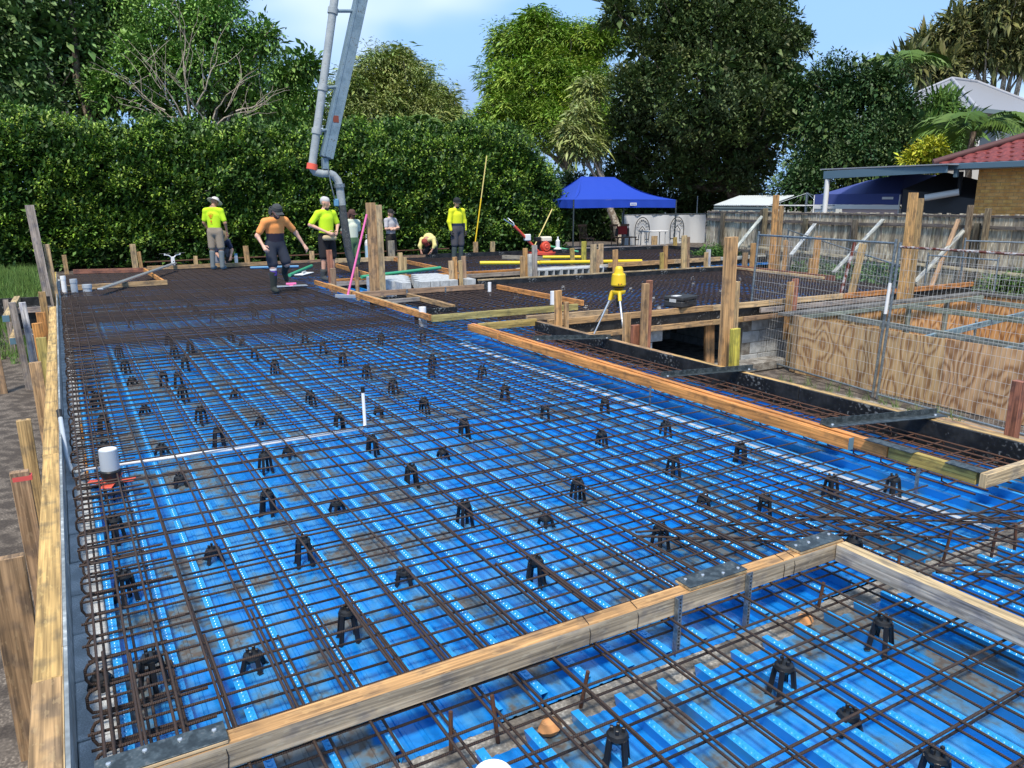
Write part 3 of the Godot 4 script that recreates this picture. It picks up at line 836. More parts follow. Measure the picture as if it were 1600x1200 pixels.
		for e in [a.lerp(b, 0.05), a.lerp(b, 0.93)]:
			var sc2 := MB.new()
			sc2.lathe(Transform3D(Basis.IDENTITY, e + V(0, 0.003, 0)), [Vector2(0.012, 0), Vector2(0.01, 0.007), Vector2(0, 0.009)], 8)
			part(s2, "screw", sc2.mesh(), M.alu)
		k3 += 1
	# box of timbers in the middle distance
	var mb2 := thing("box_form", "orange timber box form in the middle of the deck with a yellow front rail", "formwork")
	beam(mb2, "rail", T3(4.56, -16.15), T3(4.56, -10.25), 0.045, 0.09, "orange")
	beam(mb2, "rail", T3(4.615, -15.4), T3(4.615, -10.6), 0.045, 0.085, "pale")
	beam(mb2, "rail", T3(4.55, -10.17), T3(7.12, -10.17), 0.045, 0.1, "lime2")
	beam(mb2, "rail", T3(7.46, -10.5), T3(7.46, -13.45), 0.045, 0.09, "orange")
	beam(mb2, "rail", T3(4.64, -13.55), T3(7.3, -13.62), 0.045, 0.1, "brown2")
	beam(mb2, "rail", T3(5.36, -13.0), T3(5.36, -11.12), 0.07, 0.08, "tan")
	beam(mb2, "rail", T3(4.66, -12.35), T3(5.32, -12.4), 0.05, 0.07, "grey")
	beam(mb2, "form_ply", V(4.66, -0.09, -13.1), V(5.38, -0.09, -13.1), 0.018, 0.24, "dark", M.formply)
	beam(mb2, "form_ply", V(4.66, -0.06, -11.08), V(5.4, -0.06, -11.08), 0.018, 0.24, "dark", M.formply)
	beam(mb2, "form_ply", V(5.38, -0.09, -11.1), V(5.38, -0.09, -13.1), 0.018, 0.24, "dark", M.formply)
	beam(mb2, "form_ply", V(5.4, -0.09, -13.66), V(7.4, -0.09, -13.7), 0.018, 0.26, "dark", M.formply)
	plain_box(mb2, "corner_plate", V(7.3, 0.05, -13.58), V(0.14, 0.12, 0.012), M.steel, 0.002)
	for hx2 in [5.55, 6.35]:
		plain_box(mb2, "hanger", V(hx2, -0.02, -13.52), V(0.035, 0.22, 0.004), M.galv, 0.0)
	# rear frames
	var rf := thing("box_form", "pale and orange timber frame behind the block stack near the pump hose", "formwork")
	beam(rf, "rail", T3(6.6, -21.9), T3(8.6, -21.75), 0.05, 0.12, "pale")
	beam(rf, "rail", T3(8.5, -21.6), T3(8.15, -16.9), 0.05, 0.1, "orange")
	beam(rf, "rail", T3(6.3, -20.2), T3(6.1, -17.1), 0.05, 0.1, "orange")
	beam(rf, "rail", T3(5.0, -16.35), T3(9.9, -16.6), 0.09, 0.05, "orange")
	beam(rf, "rail", V(5.0, -0.02, -16.2), V(9.9, -0.02, -16.45), 0.05, 0.09, "grey")
	beam(rf, "form_ply", V(5.0, -0.22, -16.3), V(9.9, -0.22, -16.55), 0.02, 0.36, "dark", M.formply)
	for hq in [[8.32, -19.2], [8.2, -17.6], [7.9, -21.4]]:
		plain_box(rf, "hanger", V(hq[0] + 0.04, -0.01, hq[1]), V(0.04, 0.2, 0.006), M.galv, 0.0)
	# back-left corner frame
	var bl := thing("box_form", "small timber frame in the far left corner of the deck", "formwork")
	beam(bl, "rail", T3(-0.02, -17.46), T3(1.86, -17.7), 0.045, 0.1, "tan")
	beam(bl, "rail", T3(0.2, -21.55), T3(1.75, -21.25), 0.045, 0.11, "red")
	beam(bl, "rail", T3(1.74, -21.2), T3(1.80, -17.75), 0.05, 0.09, "orange")
	beam(bl, "form_ply", V(0.2, -0.08, -21.62), V(1.75, -0.08, -21.32), 0.018, 0.22, "dark", M.formply)
	var rb := thing("edge_form", "rear timber edge board of the deck under the hedge", "formwork")
	beam(rb, "top_board", V(1.85, 0.05, -21.72), V(5.0, 0.05, -21.75), 0.07, 0.1, "tan")
	beam(rb, "top_board", V(5.02, 0.05, -21.9), V(9.8, 0.05, -22.3), 0.05, 0.07, "brown2")
	beam(rb, "form_ply", V(1.85, -0.12, -21.66), V(10.0, -0.12, -22.25), 0.018, 0.26, "dark", M.formply)
	beam(rb, "form_ply", V(9.0, -0.02, -22.4), V(19.6, -0.02, -22.4), 0.018, 0.24, "dark", M.formply)
	beam(rb, "top_board", V(15.5, 0.11, -22.42), V(19.7, 0.11, -22.42), 0.09, 0.04, "grey")
	beam(rb, "top_board", V(11.6, 0.06, -20.6), V(12.5, 0.06, -19.3), 0.06, 0.12, "grey")
	rod(rb, "rail_bar", [V(1.9, 0.12, -22.9), V(11.0, 0.2, -23.1)], 0.025, M.barrust, 6)
	# side bay front
	var sb := thing("bay_form", "double timber walers and black ply along the front of the side bay", "formwork")
	var bx := [5.78, 8.9, 12.1, 16.2]
	for i in 3:
		beam(sb, "upper_waler", T3(bx[i] + 0.003, -8.97), T3(bx[i + 1] - 0.003, -8.97 - 0.02), 0.05, 0.09, ["tan", "pale", "orange"][i])
		beam(sb, "form_ply", V(bx[i] + 0.003, -0.09, -9.0), V(bx[i + 1] - 0.003, -0.09, -9.0), 0.018, 0.22, "dark", M.formply)
		beam(sb, "lower_waler", V(bx[i] + 0.003, -0.185, -8.96), V(bx[i + 1] - 0.003, -0.185, -8.96), 0.05, 0.08, ["tan", "tan", "brown2"][i])
	beam(sb, "loose_rail", V(9.9, -0.05, -8.88), V(13.2, -0.05, -8.88), 0.045, 0.08, "grey")
	beam(sb, "loose_rail", V(9.5, -0.16, -8.86), V(13.2, -0.16, -8.86), 0.045, 0.07, "brown2")
	beam(sb, "loose_rail", T3(5.6, -9.25) + V(0, 0.04, 0), T3(7.0, -9.22) + V(0, 0.04, 0), 0.045, 0.08, "pale")
	var sbk := thing("bay_form", "long black ply form with a thin timber cap at the back of the side bay", "formwork")
	beam(sbk, "form_ply", V(7.5, -0.06, -14.36), V(14.9, -0.06, -14.36), 0.018, 0.28, "dark", M.formply)
	beam(sbk, "cap_board", V(7.5, 0.095, -14.37), V(14.9, 0.095, -14.37), 0.05, 0.03, "pale")
	beam(sbk, "end_rail", T3(15.05, -14.7), T3(14.75, -11.2), 0.05, 0.11, "red")
	beam(sbk, "end_rail", T3(14.95, -14.7), T3(14.65, -11.4), 0.05, 0.05, "pale")
	var ff := thing("bay_form", "timber and black ply front of the rear bay beyond the yellow tubes", "formwork")
	beam(ff, "rail", T3(12.6, -16.6), T3(15.0, -16.75), 0.05, 0.12, "tan")
	beam(ff, "rail", T3(15.01, -16.75), T3(16.9, -16.85), 0.05, 0.12, "pale")
	beam(ff, "rail", T3(16.92, -16.85), T3(20.2, -17.05), 0.05, 0.10, "white")
	beam(ff, "form_ply", V(12.6, -0.14, -16.68), V(20.2, -0.14, -17.0), 0.018, 0.36, "dark", M.formply)
	beam(ff, "end_ply", V(19.7, 0.0, -22.3), V(19.7, 0.0, -17.0), 0.018, 0.22, "dark", M.formply)
	beam(ff, "edge_rail", V(19.72, 0.09, -22.3), V(19.72, 0.09, -17.0), 0.05, 0.04, "grey")
	beam(ff, "rail", T3(9.8, -16.7), T3(12.5, -16.5), 0.05, 0.07, "white")
	beam(ff, "form_ply", V(9.8, -0.2, -16.75), V(12.5, -0.2, -16.55), 0.018, 0.3, "dark", M.formply)

func build_posts() -> void:
	var P := [
		[4.97, 5.15, 1.68, -0.9, -13.9, "tan", "left plank of the tallest post pair in the middle of the site"], [5.155, 5.27, 1.64, -0.9, -13.87, "pale", "right plank of the tallest post pair in the middle of the site"],
		[4.91, 5.03, 0.70, -0.3, -16.3, "red", "reddish post with a yellow tape band by the squeegee"], [4.74, 4.85, 0.37, -0.3, -15.6, "brown2", "short stub post with yellow tape in front of the reddish post"],
		[4.80, 4.87, 0.49, -0.5, -14.2, "tan", "leaning thin stake just behind the pink squeegee handle"],
		[6.78, 6.89, 0.54, -0.5, -17.0, "pale", "taller stake of the pair behind the pale block stack"], [6.91, 7.0, 0.43, -0.5, -17.02, "pale", "shorter stake of the pair behind the pale block stack"],
		[6.70, 6.80, 0.55, -0.6, -14.0, "pale", "first stake of the tight cluster right of the block stack"], [6.81, 6.90, 0.62, -0.6, -14.06, "orange", "orange stake in the tight cluster right of the block stack"],
		[6.91, 6.98, 0.55, -0.6, -13.98, "pale", "third stake of the tight cluster right of the block stack"], [6.99, 7.08, 0.63, -0.6, -14.05, "brown2", "dark rightmost stake of the tight cluster beside the block stack"],
		[11.6, 11.76, 0.43, -0.2, -22.5, "tan", "stake at the hedge with the yellow pole leaning on it"], [12.22, 12.38, 0.42, -0.2, -22.5, "pale", "pale double stake at the hedge right of the yellow pole"],
		[8.69, 8.80, 0.54, -0.6, -14.6, "tan", "tan stake left of the upright white pipe by the hollow blocks"], [8.91, 9.02, 0.69, -0.6, -14.85, "orange", "orange stake behind the white stake by the hollow blocks"],
		[8.89, 8.98, 0.58, -0.6, -14.58, "white", "white painted stake by the hollow blocks"], [9.0, 9.12, 0.77, -0.6, -14.6, "grey", "grey stake with a blue stripe by the hollow blocks"],
		[12.35, 12.48, 0.43, -0.2, -18.0, "yellow", "short yellow stake left of the bright yellow stake"], [12.72, 12.86, 0.61, -0.2, -18.0, "lime", "bright yellow stake behind the yellow tubes"],
		[10.57, 10.72, 0.74, -0.6, -14.6, "pale", "tall pale stake crossing the yellow tube"], [10.735, 10.84, 0.62, -0.6, -14.62, "tan", "tan stake against the tall pale stake on the yellow tube"],
		[12.5, 12.65, 0.6, -0.5, -16.9, "pale", "pale stake further back between the yellow tubes"], [11.55, 11.69, 0.57, -0.5, -15.0, "orange", "orange stake behind the laser level"],
		[12.87, 12.97, 0.47, -0.5, -14.8, "yellow", "shorter yellow stake of a pair right of the laser level"], [12.98, 13.1, 0.63, -0.5, -14.84, "orange", "taller orange stake of a pair right of the laser level"],
		[13.46, 13.62, 0.88, -0.5, -14.7, "pale", "tall pale stake in front of the printed banner"], [13.63, 13.75, 0.84, -0.5, -14.74, "brown2", "darker stake beside the tall pale one before the banner"],
		[14.31, 14.42, 0.43, -0.5, -14.8, "pale", "shorter stake left of the big foreground post"], [14.43, 14.56, 0.5, -0.5, -14.84, "white", "whitish stake left of the big foreground post"],
		[19.13, 19.4, 0.45, -0.2, -22.6, "tan", "far stake between the two banner emblems"], [20.23, 20.4, 0.38, -0.2, -22.6, "yellow", "far yellow stake below the right banner emblem"],
		[5.83, 5.915, 0.77, -0.9, -7.0, "tan", "left plank of the post pair right of the tripod"], [5.92, 5.985, 0.80, -0.9, -7.03, "red", "right plank of the post pair right of the tripod"],
		[5.77, 5.865, 0.40, -0.6, -7.25, "tan", "stub post tucked behind the tripod leg"], [5.79, 5.90, 0.27, -0.6, -7.12, "red", "red stained stub board at the tripod foot"],
		[5.75, 5.85, 0.53, -0.6, -8.7, "orange", "orange post at the corner of the trench and side bay"], [5.86, 5.92, 0.37, -0.6, -8.66, "tan", "thin stake beside the orange corner post"],
		[5.735, 5.885, 1.36, -0.9, -5.62, "orange", "big orange-tan post standing at the trench beside the yellow block"], [6.28, 6.34, 0.86, 0.0, -6.0, "pale", "narrow strip behind the big orange-tan post"],
		[5.74, 5.845, 0.46, -0.6, -5.46, "lime", "short yellow-painted post at the foot of the big post"],
		[16.82, 17.02, 1.87, -0.6, -14.9, "orange", "left plank of the tall post pair before the clothes hoist"], [17.03, 17.16, 1.60, -0.6, -14.85, "tan", "right plank of the tall post pair before the clothes hoist"],
		[16.4, 16.57, 0.59, -0.6, -15.2, "orange", "orange stake left of the tall pair before the fence"], [16.1, 16.28, 0.34, -0.6, -15.2, "brown2", "low brown stake left of the tall pair before the fence"],
		[16.74, 16.86, 0.7, -0.6, -14.35, "orange", "orange stake of the pair right of the tall planks"], [16.87, 17.08, 0.66, -0.6, -14.4, "grey", "grey stake of the pair right of the tall planks"],
		[16.23, 16.43, 0.86, -0.6, -13.0, "orange", "orange post standing alone before the paling fence"], [16.11, 16.22, 0.33, -0.6, -13.0, "orange", "low stub beside the lone orange post"],
		[13.6, 13.84, 1.86, -1.0, -8.9, "orange", "left plank of the tall post pair behind the mesh fence"], [14.0, 14.15, 1.76, -1.0, -8.95, "tan", "right plank of the tall post pair behind the mesh fence"],
		[10.42, 10.55, 0.40, -0.58, -8.8, "orange", "orange plank bolted to the walers behind the mesh fence"], [10.56, 10.68, 0.44, -0.70, -8.82, "red", "rusty red channel post behind the mesh fence"],
		[9.13, 9.33, -0.3, -1.0, -9.3, "orange", "orange prop standing in the block wall opening"],
		[0.02, 0.12, 0.42, -0.4, -22.1, "tan", "tan stake at the far left frame corner"], [1.58, 1.72, 0.62, -0.2, -22.6, "pale", "pale tall stake of the pair behind the far left frame"], [1.75, 1.84, 0.42, -0.2, -22.6, "orange", "short orange stake of the pair behind the far left frame"],
		[4.42, 4.56, 0.50, -0.2, -22.5, "tan", "stake behind the striding worker at the hedge"], [3.0, 3.1, 0.3, -0.2, -22.0, "pale", "small block stake beside the man in the white hat"],
		[7.35, 7.5, 0.45, -0.2, -21.9, "pale", "pale stake in front of the white-shirted man"], [8.6, 8.8, 0.55, -0.2, -22.3, "grey", "grey board by the gas bottle"], [6.15, 6.28, 0.32, -0.2, -22.2, "pale", "short pale stake under the hedge left of the hose"]]
	for p in P:
		post(p[0], p[1], p[2], p[3], p[4], "post" if p[5] == "orange" else p[5], p[6], "", 0.05, Vector2(R(-0.03, 0.02) - 0.012 * (p[2] - p[3]), R(-0.02, 0.02)))
	for q in [[4.97, 0.32, -16.27, 0.13], [4.795, 0.12, -15.57, 0.12]]:
		pass

func block_mesh(l := 0.39, h := 0.19, d := 0.19, hollow := true) -> ArrayMesh:
	var b := MB.new()
	if hollow:
		var t := 0.032
		b.bx(V(0, 0, d / 2 - t / 2), V(l, h, t), 0.003)
		b.bx(V(0, 0, -d / 2 + t / 2), V(l, h, t), 0.003)
		for x in [-l / 2 + t / 2, 0.0, l / 2 - t / 2]:
			b.bx(V(x, 0, 0), V(t, h - 0.002, d - 2 * t + 0.001), 0.0)
	else:
		b.bx(Vector3.ZERO, V(l, h, d), 0.004)
	return b.mesh()

# courses of blocks with recessed joints, from a along dir
func block_wall(parent: Node, a: Vector3, dir: Vector3, len: float, rows: int, core := true) -> void:
	var me := block_mesh(0.388, 0.188, 0.14, false)
	var bs := Basis(dir, UPV, dir.cross(UPV))
	for r in rows:
		var x := 0.2 + (0.0 if r % 2 == 0 else -0.2)
		while x < len + 0.1:
			if x > 0.0: part(parent, "concrete_block", me, M.block, Transform3D(bs, a + dir * x + V(0, 0.1 + r * 0.2, 0) + bs.z * R(-0.003, 0.003)))
			x += 0.4
	if core:
		var b := MB.new()
		b.box(Transform3D(bs, a + dir * len * 0.5 + V(0, rows * 0.1, 0)), V(len, rows * 0.2, 0.125), 0.0)
		part(parent, "mortar", b.mesh(), M.concrete)

func mesh_panel(label: String, a: Vector3, b: Vector3, ht: float, rail: Material, top_lean := Vector3.ZERO) -> Node3D:
	var t := thing("mesh_fence", label, "fence panel", a)
	var d := b - a
	var up := V(0, ht, 0) + top_lean
	var L := V(d.x, 0, d.z).length()
	rod(t, "post", [V(0, 0, 0), up + up.normalized() * 0.06], 0.019, M.galv, 10)
	rod(t, "post", [d, d + up + up.normalized() * 0.06], 0.019, M.galv, 10)
	rod(t, "top_rail", [up, d + up], 0.017, rail, 10)
	rod(t, "bottom_rail", [up * 0.03, d + up * 0.03], 0.016, M.galv, 10)
	var nv := int(L / 0.06)
	for i in range(1, nv):
		var o := d * (float(i) / nv)
		rod(t, "wire", [o + up * 0.03, o + up], 0.0018, M.wire, 4)
	var nh := int(ht / 0.15)
	for i in range(1, nh):
		var o2 := up * (float(i) / nh)
		rod(t, "wire", [o2, d + o2], 0.0018, M.wire, 4)
	return t

func build_right() -> void:
	# blockwork under the side bay
	var w := thing("block_wall", "light grey block wall under the side bay behind the mesh fence", "block wall")
	block_wall(w, V(9.75, -1.03, -9.16), V(1, 0, 0), 5.6, 4)
	block_wall(w, V(7.0, -1.03, -9.16), V(1, 0, 0), 0.72, 4)
	var w2 := thing("block_wall", "shaded block wall seen through the opening under the side bay", "block wall")
	block_wall(w2, V(6.6, -1.03, -11.6), V(1, 0, 0), 4.4, 4)
	block_wall(w2, V(10.4, -1.03, -11.55), V(0, 0, 1), 2.3, 4)
	var fl := part(self, "floor_slab", null, M.concrete)
	var fb := MB.new()
	fb.bx(V(8.3, -1.02, -10.3), V(4.3, 0.1, 2.6), 0.01)
	fl.mesh = fb.mesh()
	fl.set_meta("kind", "structure")
	var kb := thing("footing", "rough concrete footing edge below the mesh fence foot", "footing")
	plain_box(kb, "footing_strip", V(9.0, -0.93, -8.75), V(2.6, 0.16, 0.3), M.concrete, 0.02)
	# mulch and rubble
	var rb := MB.new()
	rb.lathe(Transform3D(Basis.from_scale(V(1, 1, 0.7)), V(15.9, -0.95, -9.6)), [Vector2(1.8, -0.3), Vector2(1.3, 0.25), Vector2(0.7, 0.62), Vector2(0.0, 0.72)], 18)
	var ro := part(self, "rubble_heap", rb.mesh(), M.mulch)
	tag(ro, "grey heap of rubble between the pit and the paling fence", "rubble")
	# spoil strip in front of the pit
	var rc := MB.new()
	rc.lathe(Transform3D(Basis.from_scale(V(0.55, 1, 1.9)), V(8.7, -1.05, -6.0)), [Vector2(1.6, 0.0), Vector2(1.2, 0.1), Vector2(0.6, 0.16), Vector2(0.0, 0.18)], 18)
	var rd := part(self, "spoil_heap", rc.mesh(), M.mulch)
	tag(rd, "low grey spoil between the trench form and the plywood pit", "rubble")
	# plywood pit
	var pt := thing("plywood_pit", "plywood lined pit with green treated cross timbers at the right", "pit lining")
	for s in [[-8.25, -5.85], [-5.84, -3.44], [-3.43, -1.0]]:
		var pb := MB.new()
		pb.col = Color(R(0.9, 1.05), R(0.88, 1.0), R(0.84, 0.98))
		pb.box(Transform3D(Basis(V(1, 0, 0), PI / 2), Vector3.ZERO), V(0.017, absf(s[1] - s[0]) - 0.006, 0.92), 0.001, Vector2(R(0, 3), R(0, 3)))
		part(pt, "ply_sheet", pb.mesh(), M.ply, Transform3D(Basis.IDENTITY, V(10.1, -0.54 + R(-0.008, 0.008), (s[0] + s[1]) * 0.5)))
	for s2 in [[10.2, 11.7], [11.75, 13.3], [13.35, 15.6]]:
		var pc := MB.new()
		pc.col = Color(R(0.9, 1.0), R(0.8, 0.9), R(0.66, 0.8))
		pc.box(Transform3D(Basis(UPV, PI / 2) * Basis(V(1, 0, 0), PI / 2), Vector3.ZERO), V(0.017, s2[1] - s2[0], 0.85), 0.001, Vector2(R(0, 3), R(0, 3)))
		part(pt, "ply_sheet", pc.mesh(), M.ply, Transform3D(Basis.IDENTITY, V((s2[0] + s2[1]) * 0.5, -0.55, -8.52)))
	for s3 in [[-8.5, -6.4], [-6.35, -4.0], [-3.9, -1.5]]:
		var pd := MB.new()
		pd.col = Color(1.0, 0.84, 0.68)
		pd.box(Transform3D(Basis(V(1, 0, 0), PI / 2), Vector3.ZERO), V(0.017, s3[1] - s3[0], 0.85), 0.001, Vector2(R(0, 3), R(0, 3)))
		part(pt, "ply_sheet", pd.mesh(), M.ply, Transform3D(Basis.IDENTITY, V(15.7, -0.55, (s3[0] + s3[1]) * 0.5)))
	beam(pt, "top_plank", V(10.0, -0.08, -8.5), V(15.8, -0.08, -8.62), 0.2, 0.045, "grey2")
	beam(pt, "top_plank", V(15.75, -0.09, -8.5), V(15.75, -0.09, -1.0), 0.16, 0.045, "grey2")
	beam(pt, "edge_strip", V(10.25, -0.13, -8.36), V(15.6, -0.13, -8.42), 0.05, 0.06, "green")
	beam(pt, "corner_post", V(10.14, -1.0, -8.32), V(10.14, -0.08, -8.32), 0.09, 0.09, "brown2")
	for p in [[10.22, -7.0, 10.22, -5.0], [0, 0, 0, 0]]:
		if p[0] > 0.0: beam(pt, "stud", V(p[0], -1.0, p[1]), V(p[0], -0.12, p[1]), 0.09, 0.045, "green")
	for bq in [[13.1, -8.4, 13.04, -4.0, 0.0], [11.25, -8.4, 10.75, -3.6, -0.05], [15.0, -8.4, 14.6, -4.5, 0.0]]:
		beam(pt, "cross_timber", V(bq[0], -0.14 + bq[4], bq[1]), V(bq[2], -0.14 + bq[4], bq[3]), 0.045, 0.09, "green")
	for bq2 in [[10.15, -6.42, 15.6, -7.3], [10.15, -5.33, 15.6, -6.0], [10.15, -4.0, 15.6, -4.4]]:
		beam(pt, "cross_timber", V(bq2[0], -0.235, bq2[1]), V(bq2[2], -0.235, bq2[3]), 0.045, 0.09, "bluegreen")
	for sx in [11.72, 12.6, 13.32, 14.5]:
		beam(pt, "stud", V(sx, -1.0, -8.47), V(sx, -0.12, -8.47), 0.09, 0.05, "pale" if sx < 12 else "green")
	# loose timbers lying at the pit foot
	for k in 4:
		var lt := thing("loose_timber", ["top board of the timbers lying at the plywood pit foot", "second board of the timbers lying at the plywood pit foot", "third board of the timbers lying at the plywood pit foot", "bottom board of the timbers lying at the plywood pit foot"][k], "timber")
		beam(lt, "board", V(9.0 + k * 0.11, -0.93 + 0.04 * (3 - k) * 0.5, -5.3), V(8.6 + k * 0.13, -0.93 + 0.04 * (3 - k) * 0.5, -2.0), 0.09, 0.035, ["brown2", "tan", "grey", "brown2"][k])
	var pr := thing("timber_post", "rust-brown post cut by the right edge of the picture", "timber post", V(7.1, -0.9, -3.42))
	beam(pr, "plank", V(0, 0, 0), V(0, 1.08, 0), 0.09, 0.09, "red")
	# mesh panels
	mesh_panel("galvanised mesh panel standing before the block wall, left of the double poles", V(10.23, -0.99, -9.44), V(9.70, -0.99, -6.56), 2.14, M.galv, V(0.05, 0, 0.06))
	mesh_panel("mesh panel with a rusty white top rail in front of the plywood pit", V(9.66, -0.99, -6.46), V(9.25, -0.99, -3.1), 2.10, M.rusty, V(0.05, 0, 0.05))
	var p3 := mesh_panel("leaning mesh panel behind the block wall fence", V(18.3, -0.45, -15.6), V(14.2, -0.95, -9.0), 1.35, M.galv)
	mesh_panel("far mesh panel end by the rubble heap", V(16.5, -0.5, -10.2), V(16.3, -0.5, -8.6), 1.05, M.galv)
	mesh_panel("far mesh panel rising to the right above the pit", V(16.45, -0.5, -9.4), V(17.2, -0.5, -6.4), 1.2, M.galv, V(0, 0.2, 0))
	var cl := thing("paper_label", "white label sleeve taped round the mesh panel pole", "label", V(9.695, 0.2, -6.5))
	rod(cl, "sleeve", [V(0, 0, 0), V(0.012, 0.42, 0.012)], 0.024, M.pvc, 12)
	# leaning props by the bay
	for q in [[12.1, -0.25, -9.1, 12.45, 0.98, -9.1, "rusty", "rusty white prop leaning on the side bay walers"], [12.35, -0.3, -9.05, 12.62, 0.95, -9.05, "wood", "pale plank leaning beside the rusty white prop"]]:
		var pp := thing("leaning_prop", q[7], "prop")
		if q[6] == "rusty": rod(pp, "shaft", [V(q[0], q[1], q[2]), V(q[3], q[4], q[5])], 0.03, M.rusty, 10)
		else: beam(pp, "plank", V(q[0], q[1], q[2]), V(q[3], q[4], q[5]), 0.16, 0.045, "pale")
	# paling fence
	var pf := thing("paling_fence", "weathered grey paling fence along the right boundary", "fence")
	var z := -19.6
	var me := []
	for k in 8:
		var b := MB.new()
		var g := R(0.75, 1.5)
		b.col = Color(g, g * R(0.95, 1.0), g * R(0.88, 0.98))
		b.box(Transform3D(Basis(V(1, 0, 0), PI / 2), Vector3.ZERO), V(0.016, 0.098, 1.82), 0.002, Vector2(R(0, 2), R(0, 2)))
		me.append(b.mesh())
	while z < -3.0:
		part(pf, "paling", me[rng.randi() % 8], M.paling, Transform3D(Basis(V(1, 0, 0), R(-0.012, 0.012)), V(19.0 + R(-0.004, 0.01), 0.49 + R(-0.02, 0.03), z)))
		z += 0.1 + R(0.0, 0.012)
	for k in 11:
		var zz := -19.6 + k * 1.65
		beam(pf, "rail", V(18.94, 1.12 + R(-0.02, 0.02), zz), V(18.94, 1.12 + R(-0.02, 0.02), zz + 1.64), 0.045, 0.085, "dark2")
		beam(pf, "rail", V(18.94, 0.18, zz), V(18.94, 0.18, zz + 1.64), 0.045, 0.08, "dark2")
		beam(pf, "fence_post", V(18.88, -0.5, zz + 0.8), V(18.88, 1.22 + R(-0.05, 0.25), zz + 0.8), 0.1, 0.12, "grey2", M.paling)
	beam(pf, "capping", V(18.97, 1.36, -19.6), V(18.97, 1.36, -3.0), 0.02, 0.05, "dark2")
	var yr := thing("timber_rail", "cream new pine rail running in front of the paling fence", "timber")
	beam(yr, "rail", V(18.3, 0.37, -17.4), V(18.3, 0.05, -7.0), 0.03, 0.075, "cream")
	# fence struts
	var sl := ["first grey strut propping the paling fence behind the big post", "second grey strut propping the paling fence left of the lone orange post", "long pale strut between the tall posts and the paling fence", "grey strut leaning to the paling fence right of the tall pair", "brown strut leaning steeply to the paling fence"]
	var sk := [[18.9, 1.28, -17.14, 16.6, 0.35, -16.0], [18.9, 1.07, -15.19, 16.6, 0.33, -14.0], [18.9, 1.24, -13.04, 16.6, -0.02, -12.65], [18.9, 1.07, -10.83, 17.0, -0.12, -10.75], [18.9, 1.28, -11.03, 17.2, -0.32, -10.5]]
	for i in 5:
		var s4: Array = sk[i]
		var so := thing("fence_strut", sl[i], "strut")
		beam(so, "plank", V(s4[0], s4[1], s4[2]), V(s4[3], s4[4], s4[5]), 0.1, 0.045, "brown2" if i == 4 else "silver")
	for q3 in [[18.85, 1.62, -10.75, "broken bleached fence post standing above the palings"], [18.8, 1.55, -10.3, "second bleached post beside the broken one at the fence"], [18.85, 1.5, -17.0, "grey fence post top above the first strut"]]:
		var bp := thing("fence_post", q3[3], "post", V(q3[0], -0.5, q3[2]))
		beam(bp, "post_shaft", V(0, 0, 0), V(0, q3[1] + 0.5, 0), 0.12, 0.1, "grey", M.paling)

